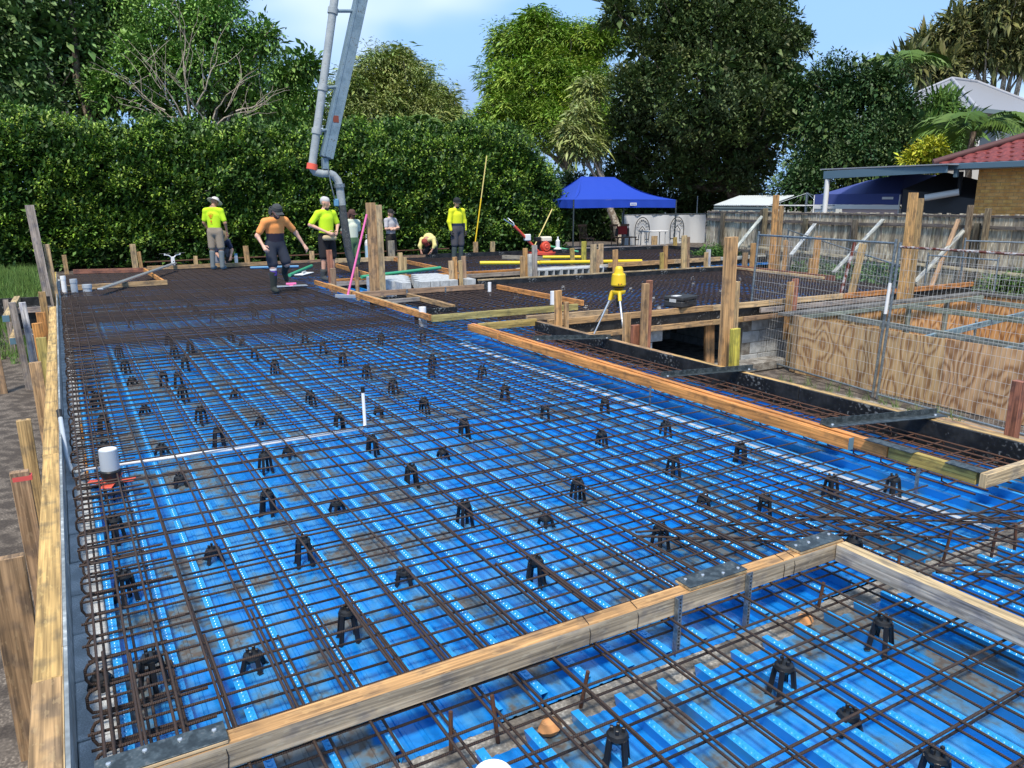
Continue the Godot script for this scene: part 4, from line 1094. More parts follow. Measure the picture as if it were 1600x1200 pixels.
func build_site_things() -> void:
	# laser level on its tripod
	var t := thing("laser_tripod", "aluminium and yellow survey tripod standing on the trench form", "tripod", V(6.04, 0.065, -7.74))
	var hd := V(0.0, 0.48, 0.0)
	var feet := [V(-0.30, 0, -0.08), V(-0.24, 0.0, 0.46), V(0.40, -0.02, -1.0)]
	for k in 3:
		var f: Vector3 = feet[k]
		var to := hd + V(f.x, 0, f.z).normalized() * 0.085
		var lg := rod(t, "leg", [to, to.lerp(f, 0.55)], 0.014, M.alu, 8)
		rod(lg, "inner_tube", [to.lerp(f, 0.5), f], 0.010, M.alu, 8)
		rod(lg, "shoulder", [to + V(0, 0.05, 0), to.lerp(f, 0.12)], 0.024, M.yellow, 8)
	var hb := MB.new()
	hb.lathe(Transform3D(Basis.IDENTITY, hd), [Vector2(0.0, 0.02), Vector2(0.085, 0.02), Vector2(0.095, 0.045), Vector2(0.095, 0.062), Vector2(0.0, 0.064)], 14)
	part(t, "head_plate", hb.mesh(), M.yellow)
	rod(t, "centre_screw", [hd + V(0, -0.14, 0), hd + V(0, 0.02, 0)], 0.02, M.black, 8)
	var lz := thing("laser_level", "yellow rotating laser level on top of the tripod", "laser level", V(6.04, 0.065 + 0.60, -7.74))
	var lb := MB.new()
	lb.lathe(Transform3D.IDENTITY, [Vector2(0.0, 0.0), Vector2(0.088, 0.0), Vector2(0.096, 0.015), Vector2(0.085, 0.14), Vector2(0.076, 0.155), Vector2(0.062, 0.158), Vector2(0.05, 0.22), Vector2(0.034, 0.245), Vector2(0.0, 0.248)], 10)
	part(lz, "housing", lb.mesh(), M.yellow)
	var lf := MB.new()
	lf.lathe(Transform3D.IDENTITY, [Vector2(0.0, -0.055), Vector2(0.05, -0.05), Vector2(0.075, -0.02), Vector2(0.08, -0.001), Vector2(0.0, -0.001)], 12)
	part(lz, "base", lf.mesh(), M.black)
	for k in 3:
		plain_box(lz, "button", V(-0.06 + 0.02 * k, 0.03, 0.078 + 0.006 * k), V(0.012, 0.012, 0.012), M.red if k == 1 else M.black, 0.002, -0.5)
	# carry case
	var c := thing("carry_case", "black plastic instrument case lying on the side bay waler", "case", V(8.36, T + 0.001, -9.12), 0.28)
	var cb := MB.new()
	cb.bx(V(0, 0.055, 0), V(0.46, 0.11, 0.34), 0.025)
	part(c, "lower_shell", cb.mesh(), M.rubber)
	var cc := MB.new()
	cc.bx(V(0, 0.142, 0), V(0.46, 0.06, 0.34), 0.025)
	part(c, "lid", cc.mesh(), M.rubber)
	for k in [-0.13, 0.13]:
		plain_box(c, "latch", V(k, 0.11, 0.172), V(0.05, 0.06, 0.01), M.black, 0.002)
	plain_box(c, "latch", V(-0.232, 0.11, 0.0), V(0.01, 0.05, 0.12), M.greychair, 0.002)
	rod(c, "handle", [V(-0.07, 0.1, 0.17), V(-0.06, 0.1, 0.2), V(0.06, 0.1, 0.2), V(0.07, 0.1, 0.17)], 0.01, M.black, 6)
	plain_box(c, "sticker", V(-0.1, 0.1735, -0.02), V(0.16, 0.002, 0.1), M.white, 0.0)
	# conduit and riser
	var pv := thing("conduit", "white plastic conduit lying across the bars with an upright end", "pipe")
	rod(pv, "run", [V(-0.03, -0.045, -5.66), V(0.9, -0.05, -5.62), V(1.90, -0.04, -5.62)], 0.0135, M.pvc, 12)
	rod(pv, "riser", [V(1.92, -0.04, -5.64), V(1.93, -0.01, -5.66), V(1.932, 0.235, -5.68)], 0.0135, M.pvc, 12)
	rod(pv, "cap", [V(1.932, 0.235, -5.68), V(1.932, 0.28, -5.68)], 0.016, M.black, 12)
	rod(pv, "bend", [V(-0.148, 0.13, -6.45), V(-0.135, -0.05, -6.05), V(-0.11, -0.09, -5.78), V(-0.06, -0.06, -5.67), V(-0.03, -0.045, -5.66)], 0.016, M.pvcgrey2, 12)
	rod(pv, "cap", [V(-0.149, 0.12, -6.46), V(-0.153, 0.175, -6.52)], 0.019, M.black, 12)
	# floor waste
	var wp := thing("floor_waste", "grey capped drain riser on a red plastic flange at the left", "drain", V(0.112, -0.15, -5.38))
	var wb := MB.new()
	wb.lathe(Transform3D.IDENTITY, [Vector2(0.0, 0.302), Vector2(0.052, 0.302), Vector2(0.056, 0.298), Vector2(0.057, 0.165)], 24)
	part(wp, "riser", wb.mesh(), M.pvcgrey2)
	var wc := MB.new()
	wc.lathe(Transform3D.IDENTITY, [Vector2(0.0, 0.302), Vector2(0.05, 0.3022)], 24)
	part(wp, "top_cap", wc.mesh(), M.pvc)
	var wd := MB.new()
	wd.lathe(Transform3D.IDENTITY, [Vector2(0.056, 0.165), Vector2(0.062, 0.155), Vector2(0.06, 0.12), Vector2(0.045, 0.09), Vector2(0.07, 0.06)], 20)
	part(wp, "collar", wd.mesh(), M.black)
	for k in 4:
		var fl := plain_box(wp, "flange_tab", V(cos(k * PI / 2 + 0.3) * 0.085, 0.085, sin(k * PI / 2 + 0.3) * 0.085), V(0.11, 0.008, 0.07), M.red2, 0.002, -k * PI / 2 - 0.3)
	for k in 3:
		plain_box(wp, "leg", V(-0.05 + 0.05 * k, 0.0, 0.06), V(0.012, 0.16, 0.012), M.black, 0.002)
	# orange foam strip at the wall
	var fo := thing("foam_strip", "orange foam strip between the block wall and the first rib", "foam")
	var fp := []
	var fr := []
	for i in 14:
		fp.append(V(-0.022 + R(-0.008, 0.008), -0.17 + R(-0.006, 0.006), -5.75 - i * 0.12)); fr.append(R(0.014, 0.022))
	rod(fo, "bead", fp, fr, M.orange, 7)
	# cup at the bottom edge
	var cu := thing("bucket_lid", "white round lid at the bottom edge of the picture", "lid", V(0.90, -0.0, -1.66))
	var ub := MB.new()
	ub.lathe(Transform3D.IDENTITY, [Vector2(0.0, 0.104), Vector2(0.045, 0.104), Vector2(0.052, 0.108), Vector2(0.056, 0.104), Vector2(0.054, 0.09), Vector2(0.045, 0.0)], 24)
	part(cu, "shell", ub.mesh(), M.white)
	# stone and debris
	for s in [[1.33, -2.02, "orange lump of foam resting in the gap by the near timber"], [2.72, -2.05, "rust stained mortar lump in the gap right of the slotted angles"]]:
		var sm := MB.new()
		sm.lathe(Transform3D(Basis(UPV, R(0, 3)).scaled(V(1.2, 1, 0.8)), Vector3.ZERO), [Vector2(0.0, -0.03), Vector2(0.03, -0.02), Vector2(0.042, 0.0), Vector2(0.03, 0.028), Vector2(0.0, 0.036)], 9)
		var so := part(self, "mortar_lump", sm.mesh(), M.orange2, Transform3D(Basis.IDENTITY, V(s[0], -0.15, s[1])))
		tag(so, s[2], "debris")
	# vent pipes through the middle box
	for q in [[4.60, 0.16, -10.62, 0.055, "white capped pipe standing in front of the small black box form"], [7.2, 0.21, -11.0, 0.06, "white pipe with a pink mark at the end of the yellow rail"], [7.2, 0.16, -13.3, 0.035, "thin white pipe at the steel corner plate"], [5.55, 0.2, -15.3, 0.04, "white pipe offcut behind the tall post pair"]]:
		var p2 := thing("vent_pipe", q[4], "pipe", V(q[0], -0.15, q[2]))
		var pb := MB.new()
		pb.lathe(Transform3D.IDENTITY, [Vector2(q[3], 0.0), Vector2(q[3], q[1] + 0.15), Vector2(q[3] * 0.92, q[1] + 0.152), Vector2(q[3] * 0.9, q[1] + 0.1)], 18)
		part(p2, "tube", pb.mesh(), M.pvc)
		var pc := MB.new()
		pc.lathe(Transform3D.IDENTITY, [Vector2(q[3] * 1.12, 0.05), Vector2(q[3] * 1.14, 0.13), Vector2(q[3], 0.14)], 18)
		part(p2, "coupling", pc.mesh(), M.pvcgrey)
	# far left drain pieces
	for q4 in [[-0.03, 0.30, -17.3, 0.045, "pvc", "white pipe offcut at the left of the far corner frame"], [0.14, 0.24, -17.2, 0.06, "grey", "grey capped drain riser in the far corner frame"], [0.36, 0.12, -17.25, 0.08, "grey", "low grey drain cap in the far corner frame"]]:
		var d4 := thing("drain_riser", q4[5], "drain", V(q4[0], 0.0, q4[2]))
		var db := MB.new()
		db.lathe(Transform3D.IDENTITY, [Vector2(0.0, q4[1] + 0.002), Vector2(q4[3] * 1.1, q4[1]), Vector2(q4[3] * 1.12, q4[1] - 0.07), Vector2(q4[3], q4[1] - 0.075), Vector2(q4[3], -0.15)], 18)
		part(d4, "tube", db.mesh(), M.pvc if q4[4] == "pvc" else M.pvcgrey2)
	# aluminium screed leaning from the corner frame
	var sc := thing("screed_bar", "long aluminium screed lying across the far left frame", "screed")
	beam(sc, "bar", V(0.55, 0.11, -16.3), V(2.45, 0.19, -21.2), 0.1, 0.03, "white", M.alu)
	# laser receiver bracket (white stand on the rear board)
	var dr := thing("quad_drone", "small white drone with spread rotor arms perched on the rear board", "drone", V(2.46, 0.105, -21.62), 0.2)
	var dbm := MB.new()
	dbm.box(Transform3D(Basis(V(1, 0, 0), -0.1), V(0, 0.11, 0)), V(0.085, 0.22, 0.06), 0.012)
	part(dr, "body", dbm.mesh(), M.white)
	for sx in [-1.0, 1.0]:
		var ar := rod(dr, "arm", [V(0.03 * sx, 0.2, 0), V(0.09 * sx, 0.255, 0), V(0.19 * sx, 0.275, 0)], [0.018, 0.014, 0.013], M.white, 8)
		rod(ar, "motor", [V(0.19 * sx, 0.26, 0), V(0.19 * sx, 0.305, 0)], 0.018, M.white, 10)
		plain_box(ar, "rotor_blade", V(0.19 * sx, 0.307, 0), V(0.3, 0.002, 0.022), M.greychair, 0.0, 0.3)
	plain_box(dr, "camera_eye", V(0, 0.1, 0.032), V(0.03, 0.02, 0.006), M.black, 0.001)
	plain_box(dr, "camera_eye", V(0, 0.06, 0.034), V(0.03, 0.014, 0.006), M.black, 0.001)
	# squeegee / rake with a pink handle
	var sq := thing("concrete_rake", "pink handled concrete rake leaning on the tall post pair", "rake")
	rod(sq, "handle", [V(4.43, 0.03, -13.62), V(4.93, 1.47, -13.82)], 0.02, M.pink, 10)
	beam(sq, "blade", V(4.24, 0.02, -13.75), V(4.64, 0.02, -13.45), 0.04, 0.06, "white", M.alu)
	# bull float pads lying on the bars
	for q5 in [[4.02, -16.0, -0.05, 0.42, "aluminium hand float lying beside the striding worker, pink grip"], [5.0, -18.6, 0.95, 0.5, "white float board lying near the green tubes"]]:
		var bf := thing("hand_float", q5[4], "float", V(q5[0], 0.005, q5[1]), q5[2])
		plain_box(bf, "blade", V(0, 0.008, 0), V(q5[3] * 1.5, 0.016, 0.22), M.alu if q5[3] < 0.45 else M.white, 0.004)
		rod(bf, "grip", [V(-0.1, 0.05, 0), V(0.1, 0.05, 0)], 0.022, M.pink if q5[3] < 0.45 else M.greychair, 8)
		plain_box(bf, "bracket", V(0, 0.03, 0), V(0.08, 0.03, 0.03), M.pink if q5[3] < 0.45 else M.greychair, 0.002)
	# coloured tubes
	var tu := [[5.6, 0.1, -16.2, 7.95, 0.13, -17.2, 0.04, "green", "thick green tube lying behind the tall post pair"], [4.55, 0.03, -18.2, 5.75, 0.03, -20.6, 0.04, "green", "green tube on the bars beside the white float board"], [4.2, 0.03, -20.8, 5.4, 0.03, -20.6, 0.03, "bluepipe", "thin pale blue tube behind the striding worker"],
		[9.62, 0.11, -18.3, 11.06, 0.11, -17.55, 0.05, "yellow", "short yellow tube left of the stakes"], [11.0, 0.12, -17.5, 13.85, 0.1, -16.75, 0.05, "yellow", "long yellow tube over the hollow blocks"], [11.85, 0.16, -18.7, 12.85, 0.16, -18.2, 0.045, "yellow", "second yellow tube behind the long one"],
		[14.7, 0.2, -22.9, 15.6, 0.0, -22.3, 0.035, "green", "short green tube under the marquee edge"]]
	for q6 in tu:
		var tt := thing("plastic_tube", q6[8], "tube")
		rod(tt, "pipe", [V(q6[0], q6[1], q6[2]), V(q6[3], q6[4], q6[5])], q6[6], M[q6[7]], 12)
	# yellow pole
	var yp := thing("long_pole", "long yellow and white pole leaning upright before the hedge", "pole")
	rod(yp, "shaft", [V(11.7, 0.25, -22.62), V(11.98, 1.8, -22.66)], 0.022, M.yellow, 8)
	rod(yp, "upper_shaft", [V(11.98, 1.8, -22.66), V(12.22, 3.14, -22.7)], 0.018, M.paleyellow, 8)
	# concrete blocks in stacks
	var solid := block_mesh(0.388, 0.188, 0.188, false)
	var hol := block_mesh()
	for i in 8:
		for j in 4:
			for r in 2:
				if r == 1 and (i + j) % 5 == 4: continue
				if r == 0 and j < 3 and i > 0: continue
				var o := part(self, "concrete_block", solid, M.block, Transform3D(Basis(UPV, R(-0.03, 0.03)), V(5.52 + i * 0.2 + 0.05 * j, -0.10 + r * 0.192, -15.2 + j * 0.4)))
				o.rotation.y += PI / 2
				tag(o, "pale concrete block beside tall posts, %s layer, %s row from front, %s from left" % ["lower" if r == 0 else "top", ORD[3 - j], ORD[i]], "concrete block", "pale block stack in the middle of the site")
	for i in 5:
		for j in 2:
			for r in 3:
				var o3 := part(self, "concrete_block", hol, M.block)
				var xx := 9.2 + i * 0.4
				o3.transform = Transform3D(Basis(V(1, 0, 0), PI / 2) if r == 2 or i > 2 else Basis.IDENTITY, V(xx + (0.2 if r == 1 else 0.0), -0.27 + r * 0.195, -14.75 - j * 0.2))
				tag(o3, "hollow block under the yellow tube, %s layer, %s row, %s from left" % [["bottom", "middle", "top"][r], "front" if j == 0 else "back", ORD[i]], "concrete block", "hollow block stack by the yellow tubes")
	for q8 in [[6.25, -0.196, -14.6, 0.95, "raised timber pallet under the pale block stack"], [10.0, -0.37, -14.85, 1.1, "raised timber pallet under the hollow block stack"]]:
		var bp := thing("block_pallet", q8[4], "pallet", V(q8[0], -1.02, q8[2]))
		var hh: float = q8[1] + 1.02
		for k in 5: beam(bp, "slat", V(-q8[3], hh - 0.012, -0.7 + 0.35 * k) * V(1, 1, 1.0 if q8[3] < 1.0 else 0.4), V(q8[3], hh - 0.012, -0.7 + 0.35 * k) * V(1, 1, 1.0 if q8[3] < 1.0 else 0.4), 0.1, 0.02, "tan")
		for k in 3: beam(bp, "bearer", V(-0.8 + 0.8 * k, hh * 0.5 - 0.012, -0.3), V(-0.8 + 0.8 * k, hh * 0.5 - 0.012, 0.3), 0.08, hh - 0.024, "brown2")
	# gas bottle
	var gb := thing("gas_bottle", "white and blue gas bottle standing before the hedge", "gas bottle", V(8.15, 0.0, -22.7))
	var gm := MB.new()
	gm.lathe(Transform3D.IDENTITY, [Vector2(0.0, 0.0), Vector2(0.13, 0.01), Vector2(0.15, 0.05), Vector2(0.15, 0.48), Vector2(0.12, 0.56), Vector2(0.04, 0.6), Vector2(0.03, 0.66), Vector2(0.0, 0.665)], 16)
	part(gb, "cylinder", gm.mesh(), M.gasblue)
	var gn := MB.new()
	gn.lathe(Transform3D.IDENTITY, [Vector2(0.151, 0.40), Vector2(0.1515, 0.48), Vector2(0.122, 0.562), Vector2(0.041, 0.602)], 16)
	part(gb, "shoulder", gn.mesh(), M.white)
	rod(gb, "collar", [V(-0.1, 0.62, 0), V(-0.1, 0.72, 0), V(0, 0.73, 0.08), V(0.1, 0.72, 0), V(0.1, 0.62, 0)], 0.012, M.white, 6)
	# power trowel
	var tr := thing("power_trowel", "red petrol power trowel parked on the rear bay", "power trowel", V(13.4, 0.0, -21.2))
	var tb := MB.new()
	tb.lathe(Transform3D.IDENTITY, [Vector2(0.44, 0.05), Vector2(0.45, 0.12), Vector2(0.43, 0.13)], 20)
	part(tr, "guard_ring", tb.mesh(), M.red)
	plain_box(tr, "chassis", V(0.05, 0.12, 0), V(0.55, 0.07, 0.3), M.red, 0.01)
	for k in 4:
		plain_box(tr, "trowel_blade", V(cos(k * PI / 2) * 0.22, 0.03, sin(k * PI / 2) * 0.22), V(0.4, 0.008, 0.14), M.steel, 0.001, -k * PI / 2)
	var eb := MB.new()
	eb.lathe(Transform3D(Basis(V(1, 0, 0), PI / 2), V(0.08, 0.3, 0.06)), [Vector2(0.0, 0.12), Vector2(0.06, 0.13), Vector2(0.08, 0.11), Vector2(0.14, 0.11), Vector2(0.16, 0.07), Vector2(0.16, -0.05), Vector2(0.0, -0.05)], 18)
	part(tr, "recoil_housing", eb.mesh(), M.red)
	plain_box(tr, "engine_block", V(0.1, 0.3, -0.08), V(0.34, 0.3, 0.26), M.rubber, 0.02)
	plain_box(tr, "fuel_tank", V(0.14, 0.53, 0.0), V(0.36, 0.16, 0.24), M.cream, 0.04)
	plain_box(tr, "air_filter", V(-0.17, 0.53, 0.0), V(0.18, 0.14, 0.2), M.black, 0.02)
	rod(tr, "handle_tube", [V(-0.2, 0.15, 0.1), V(-0.9, 0.78, 0.14), V(-1.1, 0.95, 0.14)], 0.045, M.red, 8)
	plain_box(tr, "control_box", V(-0.62, 0.6, 0.12), V(0.2, 0.2, 0.14), M.white, 0.02)
	rod(tr, "handlebar", [V(-1.1, 0.95, 0.14), V(-1.25, 1.0, 0.3), V(-1.6, 1.18, 0.34)], 0.018, M.alu, 8)
	rod(tr, "handlebar", [V(-1.1, 0.95, 0.14), V(-1.0, 1.05, -0.1), V(-1.15, 1.2, -0.2)], 0.018, M.alu, 8)
	# rake leaning by the trowel, water filter, chairs
	var rk := thing("broom", "wooden handle leaning beside the power trowel", "broom")
	rod(rk, "handle", [V(14.1, 0.2, -22.8), V(14.95, 1.45, -23.0)], 0.02, M.paleyellow, 8)
	var gk := thing("grease_gun_stand", "small white pump bottle on the rear board", "bottle", V(14.87, 0.1, -22.5))
	var gq := MB.new()
	gq.lathe(Transform3D.IDENTITY, [Vector2(0.14, 0.0), Vector2(0.13, 0.03), Vector2(0.07, 0.06), Vector2(0.075, 0.28), Vector2(0.03, 0.34), Vector2(0.025, 0.42), Vector2(0.0, 0.43)], 14)
	part(gk, "bottle", gq.mesh(), M.white)
	var wb2 := thing("drink_bottle", "small white and blue bottle on the rear edge board", "bottle", V(4.05, 0.10, -21.78))
	var wm := MB.new()
	wm.lathe(Transform3D.IDENTITY, [Vector2(0.0, 0), Vector2(0.045, 0.0), Vector2(0.045, 0.17), Vector2(0.04, 0.19)], 12)
	part(wb2, "bottle", wm.mesh(), M.white)
	var wn := MB.new()
	wn.lathe(Transform3D.IDENTITY, [Vector2(0.041, 0.19), Vector2(0.041, 0.24), Vector2(0.0, 0.245)], 12)
	part(wb2, "cap", wn.mesh(), M.bluepipe)
	for q7 in [[17.3, -24.2, "brown wooden chair under the left side of the marquee"], [19.1, -24.6, "wooden chair with a red jacket under the marquee"], [19.75, -24.7, "second wooden chair under the marquee right of the jacket"]]:
		var ch := thing("wooden_chair", q7[2], "chair", V(q7[0], ground_h(q7[0], q7[1]), q7[1]), 0.2)
		plain_box(ch, "seat", V(0, 0.45, 0), V(0.44, 0.04, 0.42), M.wooddark, 0.006)
		for k in 4: rod(ch, "leg", [V((k % 2) * 0.36 - 0.18, 0.0, (k / 2) * 0.34 - 0.17), V((k % 2) * 0.36 - 0.18, 0.45, (k / 2) * 0.34 - 0.17)], 0.02, M.wooddark, 6)
		for k in 6: rod(ch, "spindle", [V(-0.18 + k * 0.072, 0.47, -0.18), V(-0.2 + k * 0.08, 0.9, -0.24)], 0.013, M.wooddark, 6)
		plain_box(ch, "back_rail", V(0, 0.92, -0.245), V(0.5, 0.08, 0.03), M.wooddark, 0.006)
	var jk := thing("jacket", "red and black jacket draped on a chair under the marquee", "jacket", V(19.1, ground_h(19.1, -24.6) + 0.62, -24.36))
	var jm := MB.new()
	jm.bx(V(0, 0.12, 0), V(0.48, 0.32, 0.1), 0.04)
	part(jk, "body", jm.mesh(), M.darkred)
	for k in [-1.0, 1.0]: plain_box(jk, "sleeve", V(0.27 * k, 0.05, 0.02), V(0.1, 0.3, 0.09), M.black, 0.03)
	var wt := thing("folding_table", "small white table before the left banner emblem", "table", V(21.4, ground_h(21.4, -25.2), -25.2))
	plain_box(wt, "top", V(0, 0.62, 0), V(1.2, 0.05, 0.5), M.white, 0.01)
	for k in 4: rod(wt, "leg", [V((k % 2) * 1.0 - 0.5, 0, (k / 2) * 0.36 - 0.18), V((k % 2) * 1.0 - 0.5, 0.6, (k / 2) * 0.36 - 0.18)], 0.02, M.greychair, 6)
	build_pump()

func build_pump() -> void:
	var b := thing("pump_boom", "grey concrete pump boom section hanging in from the top of the picture", "pump boom")
	var z := -17.0
	var a0 := V(5.20, 2.62, z)
	var a1 := V(6.16, 6.0, z)
	var a2 := V(7.3, 10.0, z)
	var dd := (a1 - a0).normalized()
	var mb := MB.new()
	mb.box(frame(a0, a2, V(0, 0, 1)), V(0.24, 0.26, (a2 - a0).length()), 0.02)
	part(b, "arm", mb.mesh(), M.boom)
	var fl := MB.new()
	for k in [-1.0, 1.0]:
		fl.box(frame(a0, a2, V(0, 0, 1)).translated_local(V(k * 0.095, 0.134, 0)), V(0.05, 0.012, (a2 - a0).length()), 0.003)
	part(b, "flange", fl.mesh(), M.boom)
	var p0 := V(4.88, 2.42, z)
	var p1 := V(5.60, 6.0, z)
	var p2 := V(6.4, 10.0, z)
	rod(b, "delivery_pipe", [p0, p0.lerp(p2, 0.5), p2], 0.085, M.pipe, 18)
	for f in [0.098, 0.215, 0.418]:
		var c: Vector3 = p0.lerp(p2, f * 1.0)
		var dr := (p2 - p0).normalized()
		var cp := rod(b, "coupling", [c - dr * 0.06, c + dr * 0.06], 0.108, M.pipe, 18)
		var q := a0.lerp(a2, f * 0.985)
		rod(cp, "bracket", [c, V(q.x, c.y + 0.06, z)], 0.035, M.boom, 10)
	rod(b, "red_clamp", [p0 - V(0.01, 0.05, 0), p0 + V(0.015, 0.07, 0)], 0.115, M.red2, 16)
	rod(b, "swivel_elbow", [p0 + V(0, 0, 0), p0 + V(0.06, -0.1, 0), p0 + V(0.2, -0.13, 0), p0 + V(0.36, -0.12, 0)], 0.082, M.pipe, 14)
	plain_box(b, "end_block", V(5.17, 2.5, z), V(0.13, 0.24, 0.14), M.boom, 0.01)
	plain_box(b, "rust_patch_plate", V(5.42, 3.42, z + 0.134), V(0.12, 0.14, 0.006), M.redbrown, 0.001)
	var h := thing("pump_hose", "rubber end hose of the pump curving down behind the worker", "hose")
	rod(h, "elbow", [V(5.24, 2.3, z), V(5.34, 2.26, z), V(5.43, 2.16, z), V(5.465, 2.04, z)], 0.085, M.pipe, 16)
	rod(h, "steel_end", [V(5.465, 2.06, z), V(5.50, 1.62, z)], 0.088, M.pipe, 16)
	rod(h, "clamp", [V(5.464, 2.08, z), V(5.47, 2.0, z)], 0.12, M.galv, 16)
	rod(h, "rubber_hose", [V(5.50, 1.64, z), V(5.53, 1.3, z), V(5.56, 1.0, z), V(5.60, 0.6, z), V(5.68, 0.25, z), V(5.80, 0.02, z - 0.05)], [0.082, 0.085, 0.088, 0.088, 0.088, 0.09], M.hose, 16)
	rod(h, "safety_chain", [V(5.2, 2.38, z + 0.1), V(5.24, 2.1, z + 0.1), V(5.32, 1.75, z + 0.08), V(5.42, 1.6, z + 0.05)], 0.014, M.galv, 6)
	var cd := MB.new()
	cd.bx(V(5.36, 1.68, z + 0.05), V(0.1, 0.16, 0.08), 0.02)
	part(h, "remote_valve", cd.mesh(), M.bluepipe)

# ---------------------------------------------------------------- people
# tapered capsules blended with a smooth minimum, meshed as surface nets
func blob(mb: MB, caps: Array, cell: float, col: Color, kk := 0.03) -> void:
	var lo := V(1e9, 1e9, 1e9)
	var hi := -lo
	for c in caps:
		var r: float = maxf(c[2], c[3]) + cell * 2.5
		lo = lo.min(c[0] - Vector3.ONE * r).min(c[1] - Vector3.ONE * r)
		hi = hi.max(c[0] + Vector3.ONE * r).max(c[1] + Vector3.ONE * r)
	var nx := int((hi.x - lo.x) / cell) + 2
	var ny := int((hi.y - lo.y) / cell) + 2
	var nz := int((hi.z - lo.z) / cell) + 2
	var f := PackedFloat32Array()
	f.resize(nx * ny * nz)
	f.fill(1.0)
	for c in caps:
		var a: Vector3 = c[0]
		var b: Vector3 = c[1]
		var ra: float = c[2]
		var rb: float = c[3]
		var sq: Vector3 = c[4] if c.size() > 4 else Vector3.ONE   # widths may be flattened per axis
		var ba := b - a
		var l2 := maxf(ba.length_squared(), 1e-9)
		var ext := maxf(ra, rb) * maxf(sq.x, maxf(sq.y, sq.z)) + kk + cell * 1.5
		var p0 := ((a.min(b) - Vector3.ONE * ext - lo) / cell).floor()
		var p1 := ((a.max(b) + Vector3.ONE * ext - lo) / cell).ceil()
		for k in range(maxi(0, int(p0.z)), mini(nz, int(p1.z) + 1)):
			for j in range(maxi(0, int(p0.y)), mini(ny, int(p1.y) + 1)):
				var row := (k * ny + j) * nx
				for i in range(maxi(0, int(p0.x)), mini(nx, int(p1.x) + 1)):
					var p := lo + V(i, j, k) * cell
					var t := clampf((p - a).dot(ba) / l2, 0.0, 1.0)
					var d := ((p - a - ba * t) / sq).length() - lerpf(ra, rb, t)
					var o := f[row + i]
					var h := maxf(kk - absf(o - d), 0.0) / kk
					f[row + i] = minf(o, d) - h * h * kk * 0.25
	var idx := {}
	mb.col = col
	for k in nz - 1:
		for j in ny - 1:
			for i in nx - 1:
				var o := (k * ny + j) * nx + i
				var s := 0
				var v8 := [f[o], f[o + 1], f[o + nx], f[o + nx + 1], f[o + nx * ny], f[o + nx * ny + 1], f[o + nx * ny + nx], f[o + nx * ny + nx + 1]]
				for q in 8:
					if v8[q] < 0.0: s += 1
				if s == 0 or s == 8: continue
				var acc := Vector3.ZERO
				var cnt := 0
				for e in [[0, 1], [2, 3], [4, 5], [6, 7], [0, 2], [1, 3], [4, 6], [5, 7], [0, 4], [1, 5], [2, 6], [3, 7]]:
					var u: float = v8[e[0]]
					var w: float = v8[e[1]]
					if (u < 0.0) != (w < 0.0):
						var t2 := u / (u - w)
						var qa := V(e[0] & 1, (e[0] >> 1) & 1, e[0] >> 2)
						var qb := V(e[1] & 1, (e[1] >> 1) & 1, e[1] >> 2)
						acc += qa.lerp(qb, t2); cnt += 1
				var g := V(v8[1] + v8[3] + v8[5] + v8[7] - v8[0] - v8[2] - v8[4] - v8[6], v8[2] + v8[3] + v8[6] + v8[7] - v8[0] - v8[1] - v8[4] - v8[5], v8[4] + v8[5] + v8[6] + v8[7] - v8[0] - v8[1] - v8[2] - v8[3])
				idx[o] = mb.vert(lo + (V(i, j, k) + acc / cnt) * cell, g.normalized(), Vector2.ZERO)
	var st := [1, nx, nx * ny]
	for k in range(1, nz - 1):
		for j in range(1, ny - 1):
			for i in range(1, nx - 1):
				var o := (k * ny + j) * nx + i
				for ax in 3:
					if (f[o] < 0.0) != (f[o + st[ax]] < 0.0):
						var u2: int = st[(ax + 1) % 3]
						var w2: int = st[(ax + 2) % 3]
						if idx.has(o) and idx.has(o - u2) and idx.has(o - u2 - w2) and idx.has(o - w2):
							mb.tri_i(idx[o], idx[o - u2], idx[o - u2 - w2]); mb.tri_i(idx[o], idx[o - u2 - w2], idx[o - w2])

func hand_caps(w: Vector3, dir: Vector3, side: Vector3, curl: float, thumb := 1.0) -> Array:
	# wrist, direction to the fingertips, direction to the thumb side; curl bends fingers towards the palm
	dir = dir.normalized()
	side = (side - dir * side.dot(dir)).normalized()
	var palm := side.cross(dir).normalized() * thumb
	var c := [[w, w + dir * 0.085, 0.03, 0.036, Vector3.ONE]]
	for k in 4:
		var o := w + dir * 0.08 + side * (0.032 - 0.021 * k)
		var L: float = [0.068, 0.08, 0.075, 0.058][k]
		var d1 := (dir + palm * curl * 0.7).normalized()
		var d2 := (dir * (1.0 - curl) + palm * (0.3 + curl)).normalized()
		c.append([o, o + d1 * L * 0.55, 0.0105, 0.0095]); c.append([o + d1 * L * 0.55, o + d1 * L * 0.55 + d2 * L * 0.5, 0.0095, 0.008])
	var t0 := w + dir * 0.03 + side * 0.03
	var t1 := t0 + (side * 0.8 + dir * 0.6 + palm * 0.3).normalized() * 0.045
	c.append([t0, t1, 0.014, 0.0115]); c.append([t1, t1 + (dir + palm * 0.4).normalized() * 0.032, 0.0115, 0.009])
	return c

